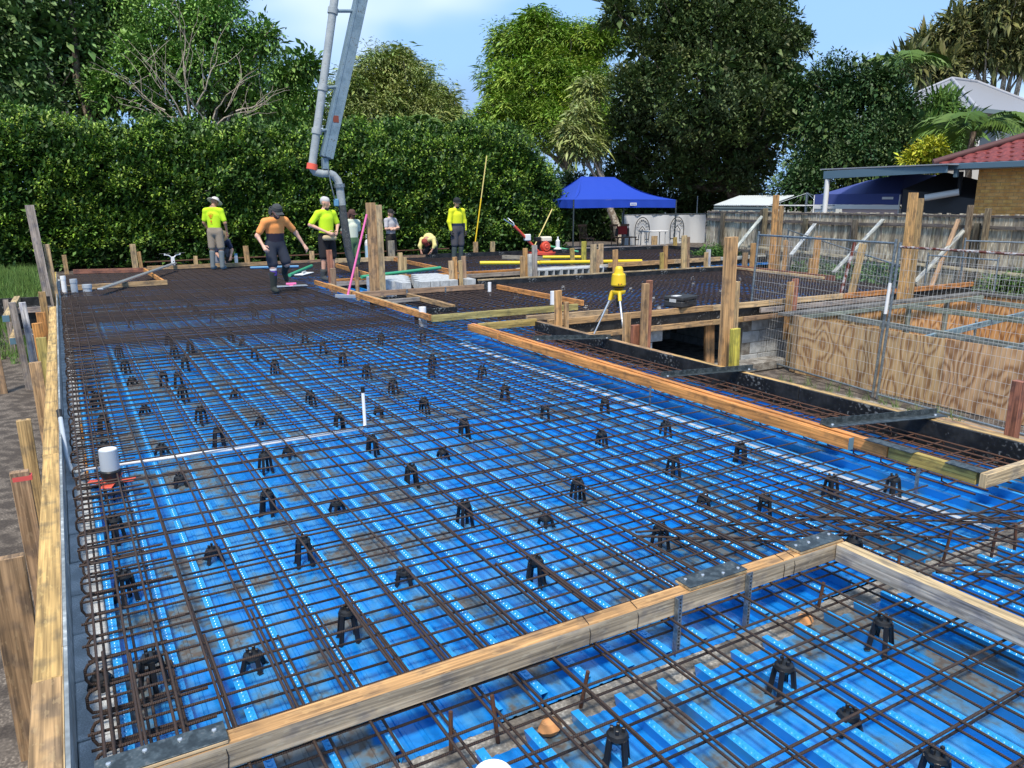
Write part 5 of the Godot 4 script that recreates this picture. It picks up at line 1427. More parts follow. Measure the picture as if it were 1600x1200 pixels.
# j: joints in the person's own frame (x to their left, y up, z forward)
func person(label: String, at: Vector3, turn: float, j: Dictionary, o: Dictionary) -> Node3D:
	var t := thing("person", label, "person", at, turn)
	var skin: Color = o.get("skin", Color(0.60, 0.35, 0.25))
	var hd: Vector3 = j.head
	var fw: Vector3 = j.get("face", V(0, 0, 1)).normalized()
	var upn: Vector3 = (hd - j.neck).normalized()
	var lf := upn.cross(fw).normalized()
	fw = lf.cross(upn).normalized()
	var caps := []
	for s in ["l", "r"]:
		caps.append([j[s + "sh"], j[s + "el"], 0.05, 0.04]); caps.append([j[s + "el"], j[s + "wr"], 0.041, 0.026])
		caps.append([j[s + "hip"], j[s + "kn"], 0.082, 0.056]); caps.append([j[s + "kn"], j[s + "an"], 0.058, 0.038])
		var ft: Vector3 = j.get(s + "foot", V(0, -0.04, 0.16))
		caps.append([j[s + "an"] - V(0, 0.03, 0), j[s + "an"] + ft, 0.042, 0.03])
	caps.append([j.neck, j.lsh, 0.06, 0.05]); caps.append([j.neck, j.rsh, 0.06, 0.05])
	caps.append([j.chest, j.pelvis, 0.125, 0.12, V(1.15, 1, 0.85)])
	caps.append([j.neck - (hd - j.neck) * 0.35, hd, 0.056, 0.052])
	var mb := MB.new()
	blob(mb, caps, 0.02, skin, 0.035)
	# head on a finer grid
	var hc := [[hd + upn * 0.035 - fw * 0.012, hd + upn * 0.03 + fw * 0.012, 0.088, 0.082], [hd - upn * 0.055 + fw * 0.028, hd - upn * 0.01 + fw * 0.03, 0.052, 0.064], [hd + fw * 0.093 + upn * 0.012, hd + fw * 0.108 - upn * 0.018, 0.010, 0.015],
		[hd + lf * 0.082 + upn * 0.015, hd + lf * 0.088 - upn * 0.03, 0.014, 0.011], [hd - lf * 0.082 + upn * 0.015, hd - lf * 0.088 - upn * 0.03, 0.014, 0.011], [hd - upn * 0.075 + fw * 0.07, hd - upn * 0.08 + fw * 0.06, 0.022, 0.024], [hd - upn * 0.046 + fw * 0.088 - lf * 0.015, hd - upn * 0.046 + fw * 0.088 + lf * 0.015, 0.009, 0.009]]
	blob(mb, hc, 0.0085, skin, 0.018)
	for s2 in ["l", "r"]:
		var wd: Vector3 = j.get(s2 + "hand", (j[s2 + "wr"] - j[s2 + "el"])).normalized()
		var sd: Vector3 = j.get(s2 + "thumb", V(0, 0, 1))
		blob(mb, hand_caps(j[s2 + "wr"], wd, sd, o.get("curl", 0.5), -1.0 if s2 == "l" else 1.0), 0.0075, o.get("glove", skin), 0.008)
	var body := part(t, "body", mb.mesh(), M.skin)
	for s3 in [-1.0, 1.0]:
		var eb := MB.new()
		eb.col = Color(0.02, 0.015, 0.012)
		eb.lathe(Transform3D(Basis.IDENTITY, hd + fw * 0.083 + lf * 0.032 * s3 + upn * 0.018), [Vector2(0.0, -0.008), Vector2(0.009, 0.0), Vector2(0.0, 0.008)], 8)
		part(t, "eye", eb.mesh(), M.gloss)
	# shirt
	var sc := []
	sc.append([j.chest + V(0, 0.03, 0), j.pelvis + V(0, 0.03, 0), 0.150, 0.138, V(1.18, 1, 0.86)])
	sc.append([j.neck - V(0, 0.03, 0), j.lsh, 0.075, 0.066]); sc.append([j.neck - V(0, 0.03, 0), j.rsh, 0.075, 0.066])
	var sl: float = o.get("sleeve", 0.6)
	for s4 in ["l", "r"]:
		var e4: Vector3 = j[s4 + "sh"].lerp(j[s4 + "el"], minf(sl, 1.0))
		sc.append([j[s4 + "sh"], e4, 0.068, 0.064])
		if sl > 1.0: sc.append([j[s4 + "el"], j[s4 + "el"].lerp(j[s4 + "wr"], sl - 1.0), 0.062, 0.046])
	var sm := MB.new()
	blob(sm, sc, 0.02, o.shirt, 0.04)
	if o.has("lower"):
		var cut: float = o.cut
		for i in sm.v.size():
			var pp := sm.v[i]
			if pp.y < cut and Vector2(pp.x - j.pelvis.x, pp.z - j.pelvis.z).length() < 0.24: sm.c[i] = o.lower
	var shirt := part(t, "shirt", sm.mesh(), M.cloth)
	if o.has("collar"):
		var cm := MB.new()
		blob(cm, [[j.neck + upn * 0.012, j.neck + upn * 0.02 + fw * 0.02, 0.07, 0.066]], 0.014, o.collar, 0.01)
		part(shirt, "collar", cm.mesh(), M.cloth)
	# shorts or trousers
	var pc := [[j.pelvis + V(0, 0.05, 0), j.pelvis - V(0, 0.03, 0), 0.138, 0.14, V(1.2, 1, 0.9)]]
	var pl: float = o.get("leg", 0.8)
	for s5 in ["l", "r"]:
		pc.append([j[s5 + "hip"], j[s5 + "hip"].lerp(j[s5 + "kn"], minf(pl, 1.0)), 0.105, 0.098])
		if pl > 1.0: pc.append([j[s5 + "kn"], j[s5 + "kn"].lerp(j[s5 + "an"], pl - 1.0), 0.09, 0.07])
	var pm := MB.new()
	blob(pm, pc, 0.02, o.pants, 0.03)
	part(t, "shorts" if pl <= 1.0 else "trousers", pm.mesh(), M.cloth)
	# boots
	for s6 in ["l", "r"]:
		var bt: float = o.get("boot", 0.55)
		var bm := MB.new()
		var ft2: Vector3 = j.get(s6 + "foot", V(0, -0.04, 0.16))
		blob(bm, [[j[s6 + "an"].lerp(j[s6 + "kn"], bt), j[s6 + "an"], 0.072, 0.056], [j[s6 + "an"] - V(0, 0.025, 0), j[s6 + "an"] + ft2, 0.055, 0.045]], 0.016, o.get("bootc", Color(0.05, 0.055, 0.06)), 0.02)
		part(t, "boot", bm.mesh(), M.cloth)
	# headgear or hair
	var hm := MB.new()
	hm.col = o.get("hatc", Color(0.02, 0.02, 0.022))
	var hx := Transform3D(Basis(lf, upn, fw), hd)
	match o.get("hat", "cap"):
		"brim":
			hm.lathe(hx.translated_local(V(0, 0.05, 0)), [Vector2(0.0, 0.09), Vector2(0.06, 0.085), Vector2(0.092, 0.06), Vector2(0.102, 0.0), Vector2(0.19, -0.022), Vector2(0.192, -0.03), Vector2(0.1, -0.012)], 18)
			part(t, "bucket_hat", hm.mesh(), M.cloth)
		"cap":
			hm.lathe(hx.translated_local(V(0, 0.03, -0.004)), [Vector2(0.0, 0.108), Vector2(0.05, 0.1), Vector2(0.085, 0.068), Vector2(0.1, 0.02), Vector2(0.101, -0.005), Vector2(0.094, -0.006)], 16)
			hm.box(hx.translated_local(V(0, 0.028, 0.125)), V(0.15, 0.012, 0.09), 0.005)
			var cp := part(t, "cap", hm.mesh(), M.cloth)
			if o.has("flap"):
				var fm := MB.new()
				fm.col = hm.col
				fm.box(hx.translated_local(V(0, -0.045, -0.10)), V(0.19, 0.16, 0.02), 0.008)
				for sx in [-1.0, 1.0]: fm.box(hx.translated_local(V(0.102 * sx, -0.035, -0.045)), V(0.016, 0.13, 0.11), 0.006)
				part(cp, "neck_flap", fm.mesh(), M.cloth)
		"hair":
			blob(hm, [[hd + upn * 0.055 - fw * 0.03, hd + upn * 0.06 + fw * 0.01, 0.088, 0.08], [hd - fw * 0.06, hd - fw * 0.05 + upn * 0.04, 0.05, 0.06]], 0.012, hm.col, 0.02)
			part(t, "hair", hm.mesh(), M.cloth)
	if o.has("beard"):
		var bd := MB.new()
		blob(bd, [[hd - upn * 0.078 + fw * 0.058 - lf * 0.02, hd - upn * 0.078 + fw * 0.058 + lf * 0.02, 0.03, 0.03], [hd - upn * 0.05 + lf * 0.06 + fw * 0.025, hd - upn * 0.075 + lf * 0.03 + fw * 0.05, 0.02, 0.022], [hd - upn * 0.05 - lf * 0.06 + fw * 0.025, hd - upn * 0.075 - lf * 0.03 + fw * 0.05, 0.02, 0.022]], 0.01, o.beard, 0.012)
		part(t, "beard", bd.mesh(), M.cloth)
	return t

func stand(h := 1.0) -> Dictionary:
	var d := {"pelvis": V(0, 0.95, 0), "chest": V(0, 1.28, 0.0), "neck": V(0, 1.50, -0.01), "head": V(0, 1.645, 0.02), "lsh": V(0.19, 1.43, 0), "rsh": V(-0.19, 1.43, 0), "lel": V(0.25, 1.14, -0.03), "rel": V(-0.25, 1.14, -0.03), "lwr": V(0.26, 0.90, 0.05), "rwr": V(-0.26, 0.90, 0.05),
		"lhip": V(0.095, 0.93, 0), "rhip": V(-0.095, 0.93, 0), "lkn": V(0.11, 0.50, 0.02), "rkn": V(-0.11, 0.50, 0.02), "lan": V(0.12, 0.085, -0.02), "ran": V(-0.12, 0.085, -0.02)}
	if h != 1.0:
		for k in d: d[k] = d[k] * h
	return d

func build_people() -> void:
	var hv := Color(0.55, 0.85, 0.02)
	# angle helper: facing the camera from there is +z mostly; turn rotates the person's +z
	# man in a white hat, back to the camera, looking down to the right
	var j := stand(1.03)
	j.face = V(-0.5, -0.35, 1)
	j.head = V(-0.03, 1.68, 0.06)
	j.lwr = V(0.2, 0.94, 0.14); j.lel = V(0.27, 1.18, 0.02); j.rel = V(-0.28, 1.17, 0.0); j.rwr = V(-0.27, 0.93, 0.1)
	var p := person("man in a white bucket hat and lime shirt standing with his back turned", V(3.45, 0.0, -21.05), PI - 0.55, j, {"shirt": hv, "pants": Color(0.30, 0.25, 0.19), "leg": 0.85, "hat": "brim", "hatc": Color(0.62, 0.60, 0.57), "skin": Color(0.42, 0.22, 0.14), "bootc": Color(0.15, 0.18, 0.19), "boot": 0.82, "sleeve": 0.75, "collar": Color(0.03, 0.05, 0.04)})
	logo(p, V(0.02, 1.36, -0.138), PI, Color(0.75, 0.12, 0.02))
	# crouching man beside him
	j = {"pelvis": V(0.05, 0.38, -0.25), "chest": V(0.0, 0.58, 0.05), "neck": V(-0.05, 0.70, 0.24), "head": V(-0.12, 0.80, 0.34), "lsh": V(0.17, 0.66, 0.14), "rsh": V(-0.2, 0.60, 0.18), "lel": V(0.22, 0.42, 0.24), "rel": V(-0.22, 0.34, 0.22), "lwr": V(0.1, 0.24, 0.36), "rwr": V(-0.16, 0.16, 0.38),
		"lhip": V(0.14, 0.36, -0.25), "rhip": V(-0.05, 0.36, -0.25), "lkn": V(0.22, 0.42, 0.12), "rkn": V(-0.12, 0.12, 0.1), "lan": V(0.2, 0.02, -0.05), "ran": V(-0.1, 0.02, -0.32), "face": V(-0.1, 0.1, 1)}
	person("bearded man in a dark navy shirt crouching behind the rear board", V(3.72, 0.0, -22.2), 0.35, j, {"shirt": Color(0.018, 0.025, 0.06), "pants": Color(0.14, 0.16, 0.20), "leg": 1.4, "hat": "brim", "hatc": Color(0.14, 0.11, 0.07), "skin": Color(0.66, 0.38, 0.27), "beard": Color(0.22, 0.16, 0.11), "sleeve": 0.7})
	# striding man in orange
	j = {"pelvis": V(0.02, 0.93, 0.0), "chest": V(0.0, 1.22, 0.07), "neck": V(0.0, 1.41, 0.14), "head": V(0.0, 1.53, 0.22), "lsh": V(0.19, 1.35, 0.1), "rsh": V(-0.20, 1.33, 0.12), "lel": V(0.42, 1.12, 0.02), "rel": V(-0.34, 1.08, 0.06), "lwr": V(0.56, 0.88, 0.05), "rwr": V(-0.29, 0.90, 0.2),
		"lhip": V(0.10, 0.90, 0), "rhip": V(-0.09, 0.90, 0.0), "lkn": V(0.17, 0.55, 0.10), "rkn": V(-0.10, 0.50, 0.1), "lan": V(0.26, 0.36, -0.28), "ran": V(-0.09, 0.09, 0.04), "lfoot": V(0.02, -0.15, 0.03), "face": V(0.08, -0.55, 1), "lthumb": V(-0.5, 0, 1), "rthumb": V(0.6, 0.2, 1)}
	p = person("worker in a dirty orange and navy shirt striding over the bars", V(3.52, 0.0, -15.05), 0.12, j, {"shirt": Color(0.86, 0.34, 0.10), "lower": Color(0.035, 0.028, 0.05), "cut": 1.12, "pants": Color(0.02, 0.03, 0.05), "leg": 0.86, "hat": "cap", "hatc": Color(0.05, 0.055, 0.06), "flap": true, "skin": Color(0.70, 0.42, 0.31), "beard": Color(0.10, 0.07, 0.05), "bootc": Color(0.03, 0.038, 0.035), "boot": 0.72, "sleeve": 0.7, "collar": Color(0.02, 0.018, 0.04)})
	var sk := MB.new()
	blob(sk, [[V(-0.092, 0.36, 0.085), V(-0.093, 0.43, 0.09), 0.066, 0.066]], 0.012, Color(0.10, 0.05, 0.32), 0.01)
	part(p, "sock", sk.mesh(), M.cloth)
	var sk2 := MB.new()
	blob(sk2, [[V(-0.093, 0.445, 0.092), V(-0.094, 0.455, 0.093), 0.0665, 0.0665]], 0.012, Color(0.75, 0.75, 0.78), 0.01)
	part(p, "sock_band", sk2.mesh(), M.cloth)
	# pump hand
	j = stand(1.0)
	j.lel = V(0.30, 1.2, 0.0); j.rel = V(-0.36, 1.2, -0.05); j.lwr = V(0.14, 1.03, 0.18); j.rwr = V(-0.10, 1.04, 0.20); j.face = V(0.5, -0.05, 1); j.lhand = V(-0.6, -0.3, 0.5); j.rhand = V(0.6, -0.3, 0.5); j.lthumb = V(0, 1, 0.3); j.rthumb = V(0, 1, 0.3)
	p = person("grey-haired worker in a lime shirt with hands at his belt by the pump hose", V(4.98, 0.02, -16.55), 0.30, j, {"shirt": hv, "pants": Color(0.014, 0.015, 0.018), "leg": 0.9, "hat": "hair", "hatc": Color(0.50, 0.50, 0.49), "skin": Color(0.66, 0.38, 0.27), "sleeve": 0.8, "boot": 0.3, "collar": Color(0.02, 0.02, 0.02)})
	var bg := MB.new()
	blob(bg, [[V(-0.15, 0.93, 0.16), V(0.06, 0.93, 0.2), 0.055, 0.055]], 0.014, Color(0.50, 0.40, 0.24), 0.02)
	part(p, "pouch", bg.mesh(), M.cloth)
	# man in white tee behind the posts
	j = stand(1.0)
	j.lel = V(0.27, 1.15, -0.1); j.rel = V(-0.27, 1.15, -0.1); j.lwr = V(0.12, 0.95, -0.16); j.rwr = V(-0.12, 0.95, -0.16); j.face = V(0.15, -0.15, 1)
	person("dark-skinned man in a pale tee half hidden behind the tall post pair", V(6.95, -0.28, -20.7), 0.25, j, {"shirt": Color(0.62, 0.68, 0.55), "pants": Color(0.08, 0.16, 0.08), "leg": 1.5, "hat": "cap", "hatc": Color(0.10, 0.05, 0.04), "flap": true, "skin": Color(0.15, 0.07, 0.045), "sleeve": 0.7})
	# man in grey polo, arms folded
	j = stand(1.0)
	j.lel = V(0.27, 1.18, 0.06); j.rel = V(-0.27, 1.18, 0.06); j.lwr = V(-0.06, 1.15, 0.21); j.rwr = V(0.06, 1.20, 0.20); j.face = V(0.0, 0.05, 1); j.lhand = V(-1, 0.15, 0.05); j.rhand = V(1, 0.1, 0.05); j.lthumb = V(0, 1, 0); j.rthumb = V(0, 1, 0)
	person("man in a grey polo shirt standing with folded arms before the hedge", V(9.0, -0.3, -23.1), 0.45, j, {"shirt": Color(0.42, 0.42, 0.45), "pants": Color(0.012, 0.013, 0.015), "leg": 1.7, "hat": "cap", "hatc": Color(0.02, 0.022, 0.02), "skin": Color(0.70, 0.42, 0.30), "beard": Color(0.18, 0.11, 0.07), "sleeve": 0.75, "collar": Color(0.40, 0.40, 0.43)})
	# man in yellow and navy on the rear bay
	j = stand(1.0)
	j.lel = V(0.26, 1.14, -0.02); j.lwr = V(0.25, 0.88, 0.04); j.rel = V(-0.26, 1.14, 0.0); j.rwr = V(-0.24, 0.88, 0.06); j.face = V(-0.25, 0.0, 1)
	j.head = V(-0.02, 1.655, 0.03)
	person("worker in a yellow and navy long-sleeved shirt and gloves standing on the rear bay", V(9.55, 0.02, -19.5), 0.15, j, {"shirt": Color(0.72, 0.78, 0.02), "lower": Color(0.015, 0.025, 0.06), "cut": 1.10, "pants": Color(0.065, 0.065, 0.075), "leg": 0.92, "hat": "cap", "hatc": Color(0.015, 0.016, 0.02), "skin": Color(0.64, 0.37, 0.27), "sleeve": 1.85, "glove": Color(0.02, 0.02, 0.022), "bootc": Color(0.055, 0.075, 0.075), "boot": 0.82, "collar": Color(0.02, 0.02, 0.03)})
	# kneeling worker further back
	j = {"pelvis": V(0.05, 0.36, -0.22), "chest": V(0.0, 0.50, 0.06), "neck": V(-0.04, 0.50, 0.28), "head": V(-0.06, 0.44, 0.4), "lsh": V(0.17, 0.52, 0.18), "rsh": V(-0.2, 0.48, 0.18), "lel": V(0.22, 0.3, 0.28), "rel": V(-0.25, 0.28, 0.28), "lwr": V(0.12, 0.12, 0.36), "rwr": V(-0.2, 0.1, 0.34),
		"lhip": V(0.14, 0.34, -0.22), "rhip": V(-0.05, 0.34, -0.22), "lkn": V(0.18, 0.1, 0.1), "rkn": V(-0.12, 0.1, 0.1), "lan": V(0.16, 0.04, -0.32), "ran": V(-0.1, 0.04, -0.32), "face": V(0, -0.7, 0.8)}
	person("worker in a faded yellow shirt bent down behind the standing man on the rear bay", V(10.15, 0.06, -22.75), -0.6, j, {"shirt": Color(0.74, 0.66, 0.26), "pants": Color(0.03, 0.03, 0.035), "leg": 1.5, "hat": "cap", "hatc": Color(0.30, 0.06, 0.04), "skin": Color(0.45, 0.24, 0.17), "sleeve": 1.4})

func logo(p: Node3D, at: Vector3, turn: float, c: Color) -> void:
	var mb := MB.new()
	mb.col = c
	for k in 5:
		var a := lerpf(-0.9, 0.9, k / 4.0)
		mb.bx(V(sin(a) * 0.075, cos(a) * 0.06, 0), V(0.022, 0.014, 0.004), 0.0)
	mb.bx(V(0, -0.01, 0), V(0.02, 0.07, 0.004), 0.0); mb.bx(V(-0.035, -0.005, 0), V(0.016, 0.055, 0.004), 0.0); mb.bx(V(0.035, -0.005, 0), V(0.016, 0.055, 0.004), 0.0)
	mb.bx(V(0, -0.06, 0), V(0.05, 0.016, 0.004), 0.0); mb.bx(V(0, -0.14, 0), V(0.035, 0.03, 0.004), 0.0); mb.bx(V(0, -0.19, 0), V(0.06, 0.008, 0.004), 0.0)
	part(p, "shirt_print", mb.mesh(), M.cloth, Transform3D(Basis(UPV, turn), at))

# ---------------------------------------------------------------- background structures
func build_background() -> void:
	# blue marquee
	var x0 := 15.85
	var x1 := 20.6
	var z0 := -23.0
	var z1 := -26.2
	var m := thing("marquee", "bright blue pop-up marquee standing behind the rear bay", "marquee", V(x0, 0, z0))
	var ey := 1.77
	var w := x1 - x0
	var d := z1 - z0
	var mb := MB.new()
	var r0 := V(w * 0.30, 2.62, d * 0.5)
	var r1 := V(w * 0.63, 2.62, d * 0.5)
	var c := [V(0, ey, 0), V(w, ey, 0), V(w, ey, d), V(0, ey, d)]
	# four slopes, sagging inwards, with cloth folds
	for fc in [[c[0], c[1], r1, r0], [c[1], c[2], r1, r1], [c[2], c[3], r0, r1], [c[3], c[0], r0, r0]]:
		var nu := 14
		var nv := 8
		var st := mb.v.size()
		var nn: Vector3 = (fc[1] - fc[0]).cross(fc[3] - fc[0]).normalized()
		if nn.y < 0: nn = -nn
		for jv in nv + 1:
			for iu in nu + 1:
				var u := float(iu) / nu
				var v := float(jv) / nv
				var p: Vector3 = fc[0].lerp(fc[1], u).lerp(fc[3].lerp(fc[2], u), v)
				p += nn * (-0.16 * sin(PI * v) + (0.014 * sin(u * 21.0 + v * 9.0) + 0.01 * sin(u * 37.0 - v * 5.0)) * sin(PI * v) * sin(PI * u))
				mb.vert(p, nn, Vector2(u, v))
		for jv in nv:
			for iu in nu:
				var o := st + jv * (nu + 1) + iu
				mb.tri_i(o, o + 1, o + nu + 2); mb.tri_i(o, o + nu + 2, o + nu + 1)
	smooth(mb)
	part(m, "roof_canopy", mb.mesh(), M.canopy)
	for s in [[c[0], c[1]], [c[1], c[2]], [c[2], c[3]], [c[3], c[0]]]:
		var vb := MB.new()
		var nn2: Vector3 = (s[1] - s[0]).cross(UPV).normalized()
		var st2 := 0
		for i in 25:
			var u2 := i / 24.0
			var wv := nn2 * 0.018 * sin(u2 * 44.0)
			var a: Vector3 = s[0].lerp(s[1], u2) + V(0, -0.015 * sin(PI * u2), 0)
			vb.vert(a, nn2, Vector2(u2, 0)); vb.vert(a + V(0, -0.30 + 0.03 * sin(PI * u2), 0) + wv, nn2, Vector2(u2, 1))
		for i in 24:
			vb.tri_i(i * 2, i * 2 + 1, i * 2 + 3); vb.tri_i(i * 2, i * 2 + 3, i * 2 + 2)
		smooth(vb)
		part(m, "valance", vb.mesh(), M.canopy)
	for q in c:
		rod(m, "leg", [V(q.x, -0.2, q.z), V(q.x, ey, q.z)], 0.028, M.steel, 8)
	for q2 in [[V(w * 0.56, ey - 0.16, 0.02), 0.0], [V(-0.02, ey - 0.14, d * 0.5), -PI / 2]]:
		var lg := plain_box(m, "logo_patch", q2[0], V(0.30, 0.10, 0.006), M.white, 0.0, q2[1])
		for k in 5:
			plain_box(lg, "letter", V(-0.1 + 0.05 * k, 0.0, 0.005), V(0.028, 0.045, 0.003), M.canopy, 0.0)
	# printed banner fence
	var b := thing("banner_fence", "white printed fence banner with two black arch emblems behind the marquee", "banner", V(20.75, -0.15, -26.4))
	var bm := MB.new()
	var L := 4.75
	for i in 49:
		var u3 := i / 48.0
		var zz := 0.035 * sin(u3 * 29.0) + 0.02 * sin(u3 * 67.0)
		for q3 in [0.0, 1.28]:
			bm.vert(V(u3 * L, q3, zz), V(-0.2 * cos(u3 * 29.0), 0, 1).normalized(), Vector2(u3, q3))
	for i in 48:
		bm.tri_i(i * 2, i * 2 + 1, i * 2 + 3); bm.tri_i(i * 2, i * 2 + 3, i * 2 + 2)
	part(b, "banner_sheet", bm.mesh(), M.banner)
	rod(b, "rail", [V(0, 1.30, 0), V(L, 1.32, 0)], 0.02, M.galv, 8)
	for px in [0.0, 2.35, 4.2]:
		rod(b, "fence_pole", [V(px, 0, -0.06), V(px, 1.4 + (0.7 if px > 4.0 else 0.0), -0.06)], 0.022, M.galv, 8)
	for ex in [0.98, 2.95]:
		var e := Node3D.new()
		e.name = "emblem"; b.add_child(e, true); e.position = V(ex, 0.62, 0.085)
		var ar := []
		for k in 21:
			var a2 := PI * k / 20.0
			ar.append(V(cos(a2) * 0.40, 0.05 + sin(a2) * 0.52, 0))
		ar.push_front(V(0.36, -0.42, 0)); ar.append(V(-0.36, -0.42, 0))
		flat_line(e, "arch", ar, 0.035)
		flat_line(e, "house_outline", [V(-0.17, -0.32, 0), V(-0.17, 0.0, 0), V(-0.2, 0.0, 0), V(0.0, 0.2, 0), V(0.2, 0.0, 0), V(0.17, 0.0, 0), V(0.17, -0.32, 0)], 0.03)
		flat_line(e, "base_bar", [V(-0.36, -0.36, 0), V(-0.17, -0.36, 0)], 0.04)
		flat_line(e, "base_bar", [V(0.17, -0.36, 0), V(0.36, -0.36, 0)], 0.04)
		plain_box(e, "dot", V(0, 0.05, 0), V(0.04, 0.06, 0.004), M.black, 0.0)
		var word := "LOCKHART"
		for k in word.length():
			var tm := TextMesh.new()
			tm.text = word[k]; tm.font_size = 16; tm.pixel_size = 0.0085; tm.depth = 0.004
			var sf := SystemFont.new()
			sf.font_names = PackedStringArray(["Droid Sans"])
			sf.font_weight = 700
			tm.font = sf
			var a3 := lerpf(PI * 0.90, PI * 0.10, k / 7.0)
			part(e, "letter", tm, M.black, Transform3D(Basis(V(0, 0, 1), a3 - PI / 2), V(cos(a3) * 0.28, 0.05 + sin(a3) * 0.38, 0)))
	# neighbour house on the right
	var h := thing("brick_house", "cream brick house with red tiled roof and blue fascia at the right", "house", V(21.0, -0.4, -11.9))
	var br := []
	for k in 5:
		var bb := MB.new()
		var g := R(0.85, 1.1)
		bb.col = Color(g, g * R(0.88, 1.02), g * R(0.8, 1.0))
		bb.bx(Vector3.ZERO, V(0.1, 0.076, 0.23), 0.004)
		br.append(bb.mesh())
	var wall := plain_box(h, "wall", V(0.08, 1.5, 4.0), V(0.12, 3.0, 8.0), M.mortar, 0.0)
	for r in range(20, 35):
		for k in 13:
			var half: bool = r % 2 == 1 and k == 0
			var zb := -3.885 + k * 0.24 - (0.12 if r % 2 else 0.0) + (0.06 if half else 0.0)
			part(wall, "brick", br[rng.randi() % 5], M.brick, Transform3D(Basis.from_scale(V(1, 1, 0.47 if half else 1.0)), V(-0.022, r * 0.086 - 1.46, zb)))
	plain_box(h, "side_wall", V(3.0, 1.5, 0.06), V(5.8, 3.0, 0.12), M.brick, 0.0)
	plain_box(h, "gutter", V(-0.42, 3.0, 2.8), V(0.14, 0.15, 7.4), M.bluegrey, 0.01)
	plain_box(h, "soffit", V(-0.15, 2.93, 3.2), V(0.5, 0.02, 6.6), M.wall, 0.0)
	plain_box(h, "downpipe", V(-0.40, 2.83, -0.35), V(0.1, 0.22, 0.1), M.bluegrey, 0.01)
	rod(h, "rolled_blind", [V(-0.3, 2.2, -1.2), V(0.1, 2.35, -0.5)], 0.09, M.white, 12)
	var roof := part(h, "roof", roof_under(), M.tile)
	var tl := MB.new()
	for k in 6:
		var ua := k / 6.0
		var ub := (k + 1) / 6.0
		var fy := func(u): return 0.022 * sin(u * TAU)
		var A := V(0.0, 0.03 + fy.call(ua), ua * 0.3)
		var B := V(0.0, 0.03 + fy.call(ub), ub * 0.3)
		tl.q(A, B, B + V(0.36, 0.0, 0), A + V(0.36, 0.0, 0))
		tl.q(A - V(0, 0.03, 0), B - V(0, 0.03, 0), B, A)
	smooth(tl)
	var tm2 := tl.mesh()
	var sl := Basis(V(0, 0, 1), 0.40)
	for r2 in 11:
		var off := r2 * 0.31
		for k in 22:
			var zz2 := -0.9 + off * 0.95 + k * 0.3 + (0.15 if r2 % 2 else 0.0)
			if zz2 > 6.0: continue
			part(roof, "roof_tile", tm2, M.tile, Transform3D(sl, V(-0.36 + off * cos(0.40), 3.07 + off * sin(0.40), zz2)))
	var hip := MB.new()
	hip.tube([V(-0.42, 3.12, -1.0), V(2.9, 4.52, 2.1)], 0.09, 8)
	part(roof, "hip_ridge", hip.mesh(), M.tiledark)
	# patio cover
	var pc := thing("patio_cover", "blue-grey patio roof on a white post behind the paling fence", "patio cover", V(20.0, -0.4, -15.9))
	beam(pc, "fascia", V(0, 2.87, 0), V(0.1, 2.94, 3.7), 0.06, 0.22, "dark", M.bluegrey)
	plain_box(pc, "roof_sheet", V(2.0, 3.04, 1.8), V(4.0, 0.03, 3.9), M.roofgrey, 0.0)
	rod(pc, "post", [V(0.05, 0, 0.1), V(0.05, 2.75, 0.1)], 0.075, M.white, 8)
	rod(pc, "post", [V(1.6, 0, 3.2), V(1.6, 2.9, 3.2)], 0.06, M.tarp, 8)
	# second marquee under the patio
	var g2 := thing("marquee", "dull navy marquee with white sides under the patio cover", "marquee", V(21.4, -0.4, -17.3))
	var gm := MB.new()
	gm.q(V(0, 2.28, 0), V(0, 2.32, 3.0), V(1.2, 2.95, 2.3), V(1.2, 2.75, 1.0))
	gm.q(V(0, 2.28, 0), V(1.2, 2.75, 1.0), V(3.0, 2.75, 1.0), V(3.0, 2.3, 0))
	gm.q(V(0, 2.32, 3.0), V(3.0, 2.32, 3.0), V(3.0, 2.9, 2.3), V(1.2, 2.95, 2.3))
	part(g2, "roof_canopy", gm.mesh(), M.canopydark)
	plain_box(g2, "valance", V(0, 2.17, 1.5), V(0.02, 0.32, 3.0), M.canopydark, 0.0)
	plain_box(g2, "valance", V(1.5, 2.17, 3.0), V(3.0, 0.32, 0.02), M.canopydark, 0.0)
	plain_box(g2, "side_band", V(0.0, 1.94, 1.5), V(0.02, 0.13, 3.0), M.white, 0.0)
	plain_box(g2, "side_panel", V(0.05, 1.4, 2.0), V(0.02, 1.0, 1.9), M.pinkpale, 0.0)
	plain_box(g2, "side_panel", V(0.05, 1.4, 0.4), V(0.02, 1.0, 0.8), M.white, 0.0)
	plain_box(g2, "side_panel", V(1.5, 1.4, 3.0), V(3.0, 1.0, 0.02), M.white, 0.0)
	plain_box(g2, "logo_patch", V(-0.02, 2.2, 2.62), V(0.006, 0.07, 0.36), M.white, 0.0)
	rod(g2, "leg", [V(0, 0, 3.0), V(0, 2.3, 3.0)], 0.025, M.white, 6)
	rod(g2, "leg", [V(0, 0, 0), V(0, 2.3, 0)], 0.025, M.white, 6)
	var tp := thing("tarpaulin", "black tarpaulin sagging beside the navy marquee", "tarpaulin", V(21.2, -0.4, -14.1))
	var tpm := MB.new()
	tpm.q(V(0, 2.45, 0), V(0.0, 2.15, 2.2), V(2.5, 2.3, 2.4), V(1.6, 2.95, 0.2))
	tpm.q(V(0, 2.45, 0), V(0.0, 2.15, 2.2), V(0.02, 1.75, 2.2), V(0.02, 1.78, 0.0))
	part(tp, "sheet", tpm.mesh(), M.tarp)
	var ws := MB.new()
	ws.q(V(0.4, 1.8, 0), V(0.4, 1.8, 2.3), V(0.6, 0.4, 2.3), V(0.6, 0.4, 0))
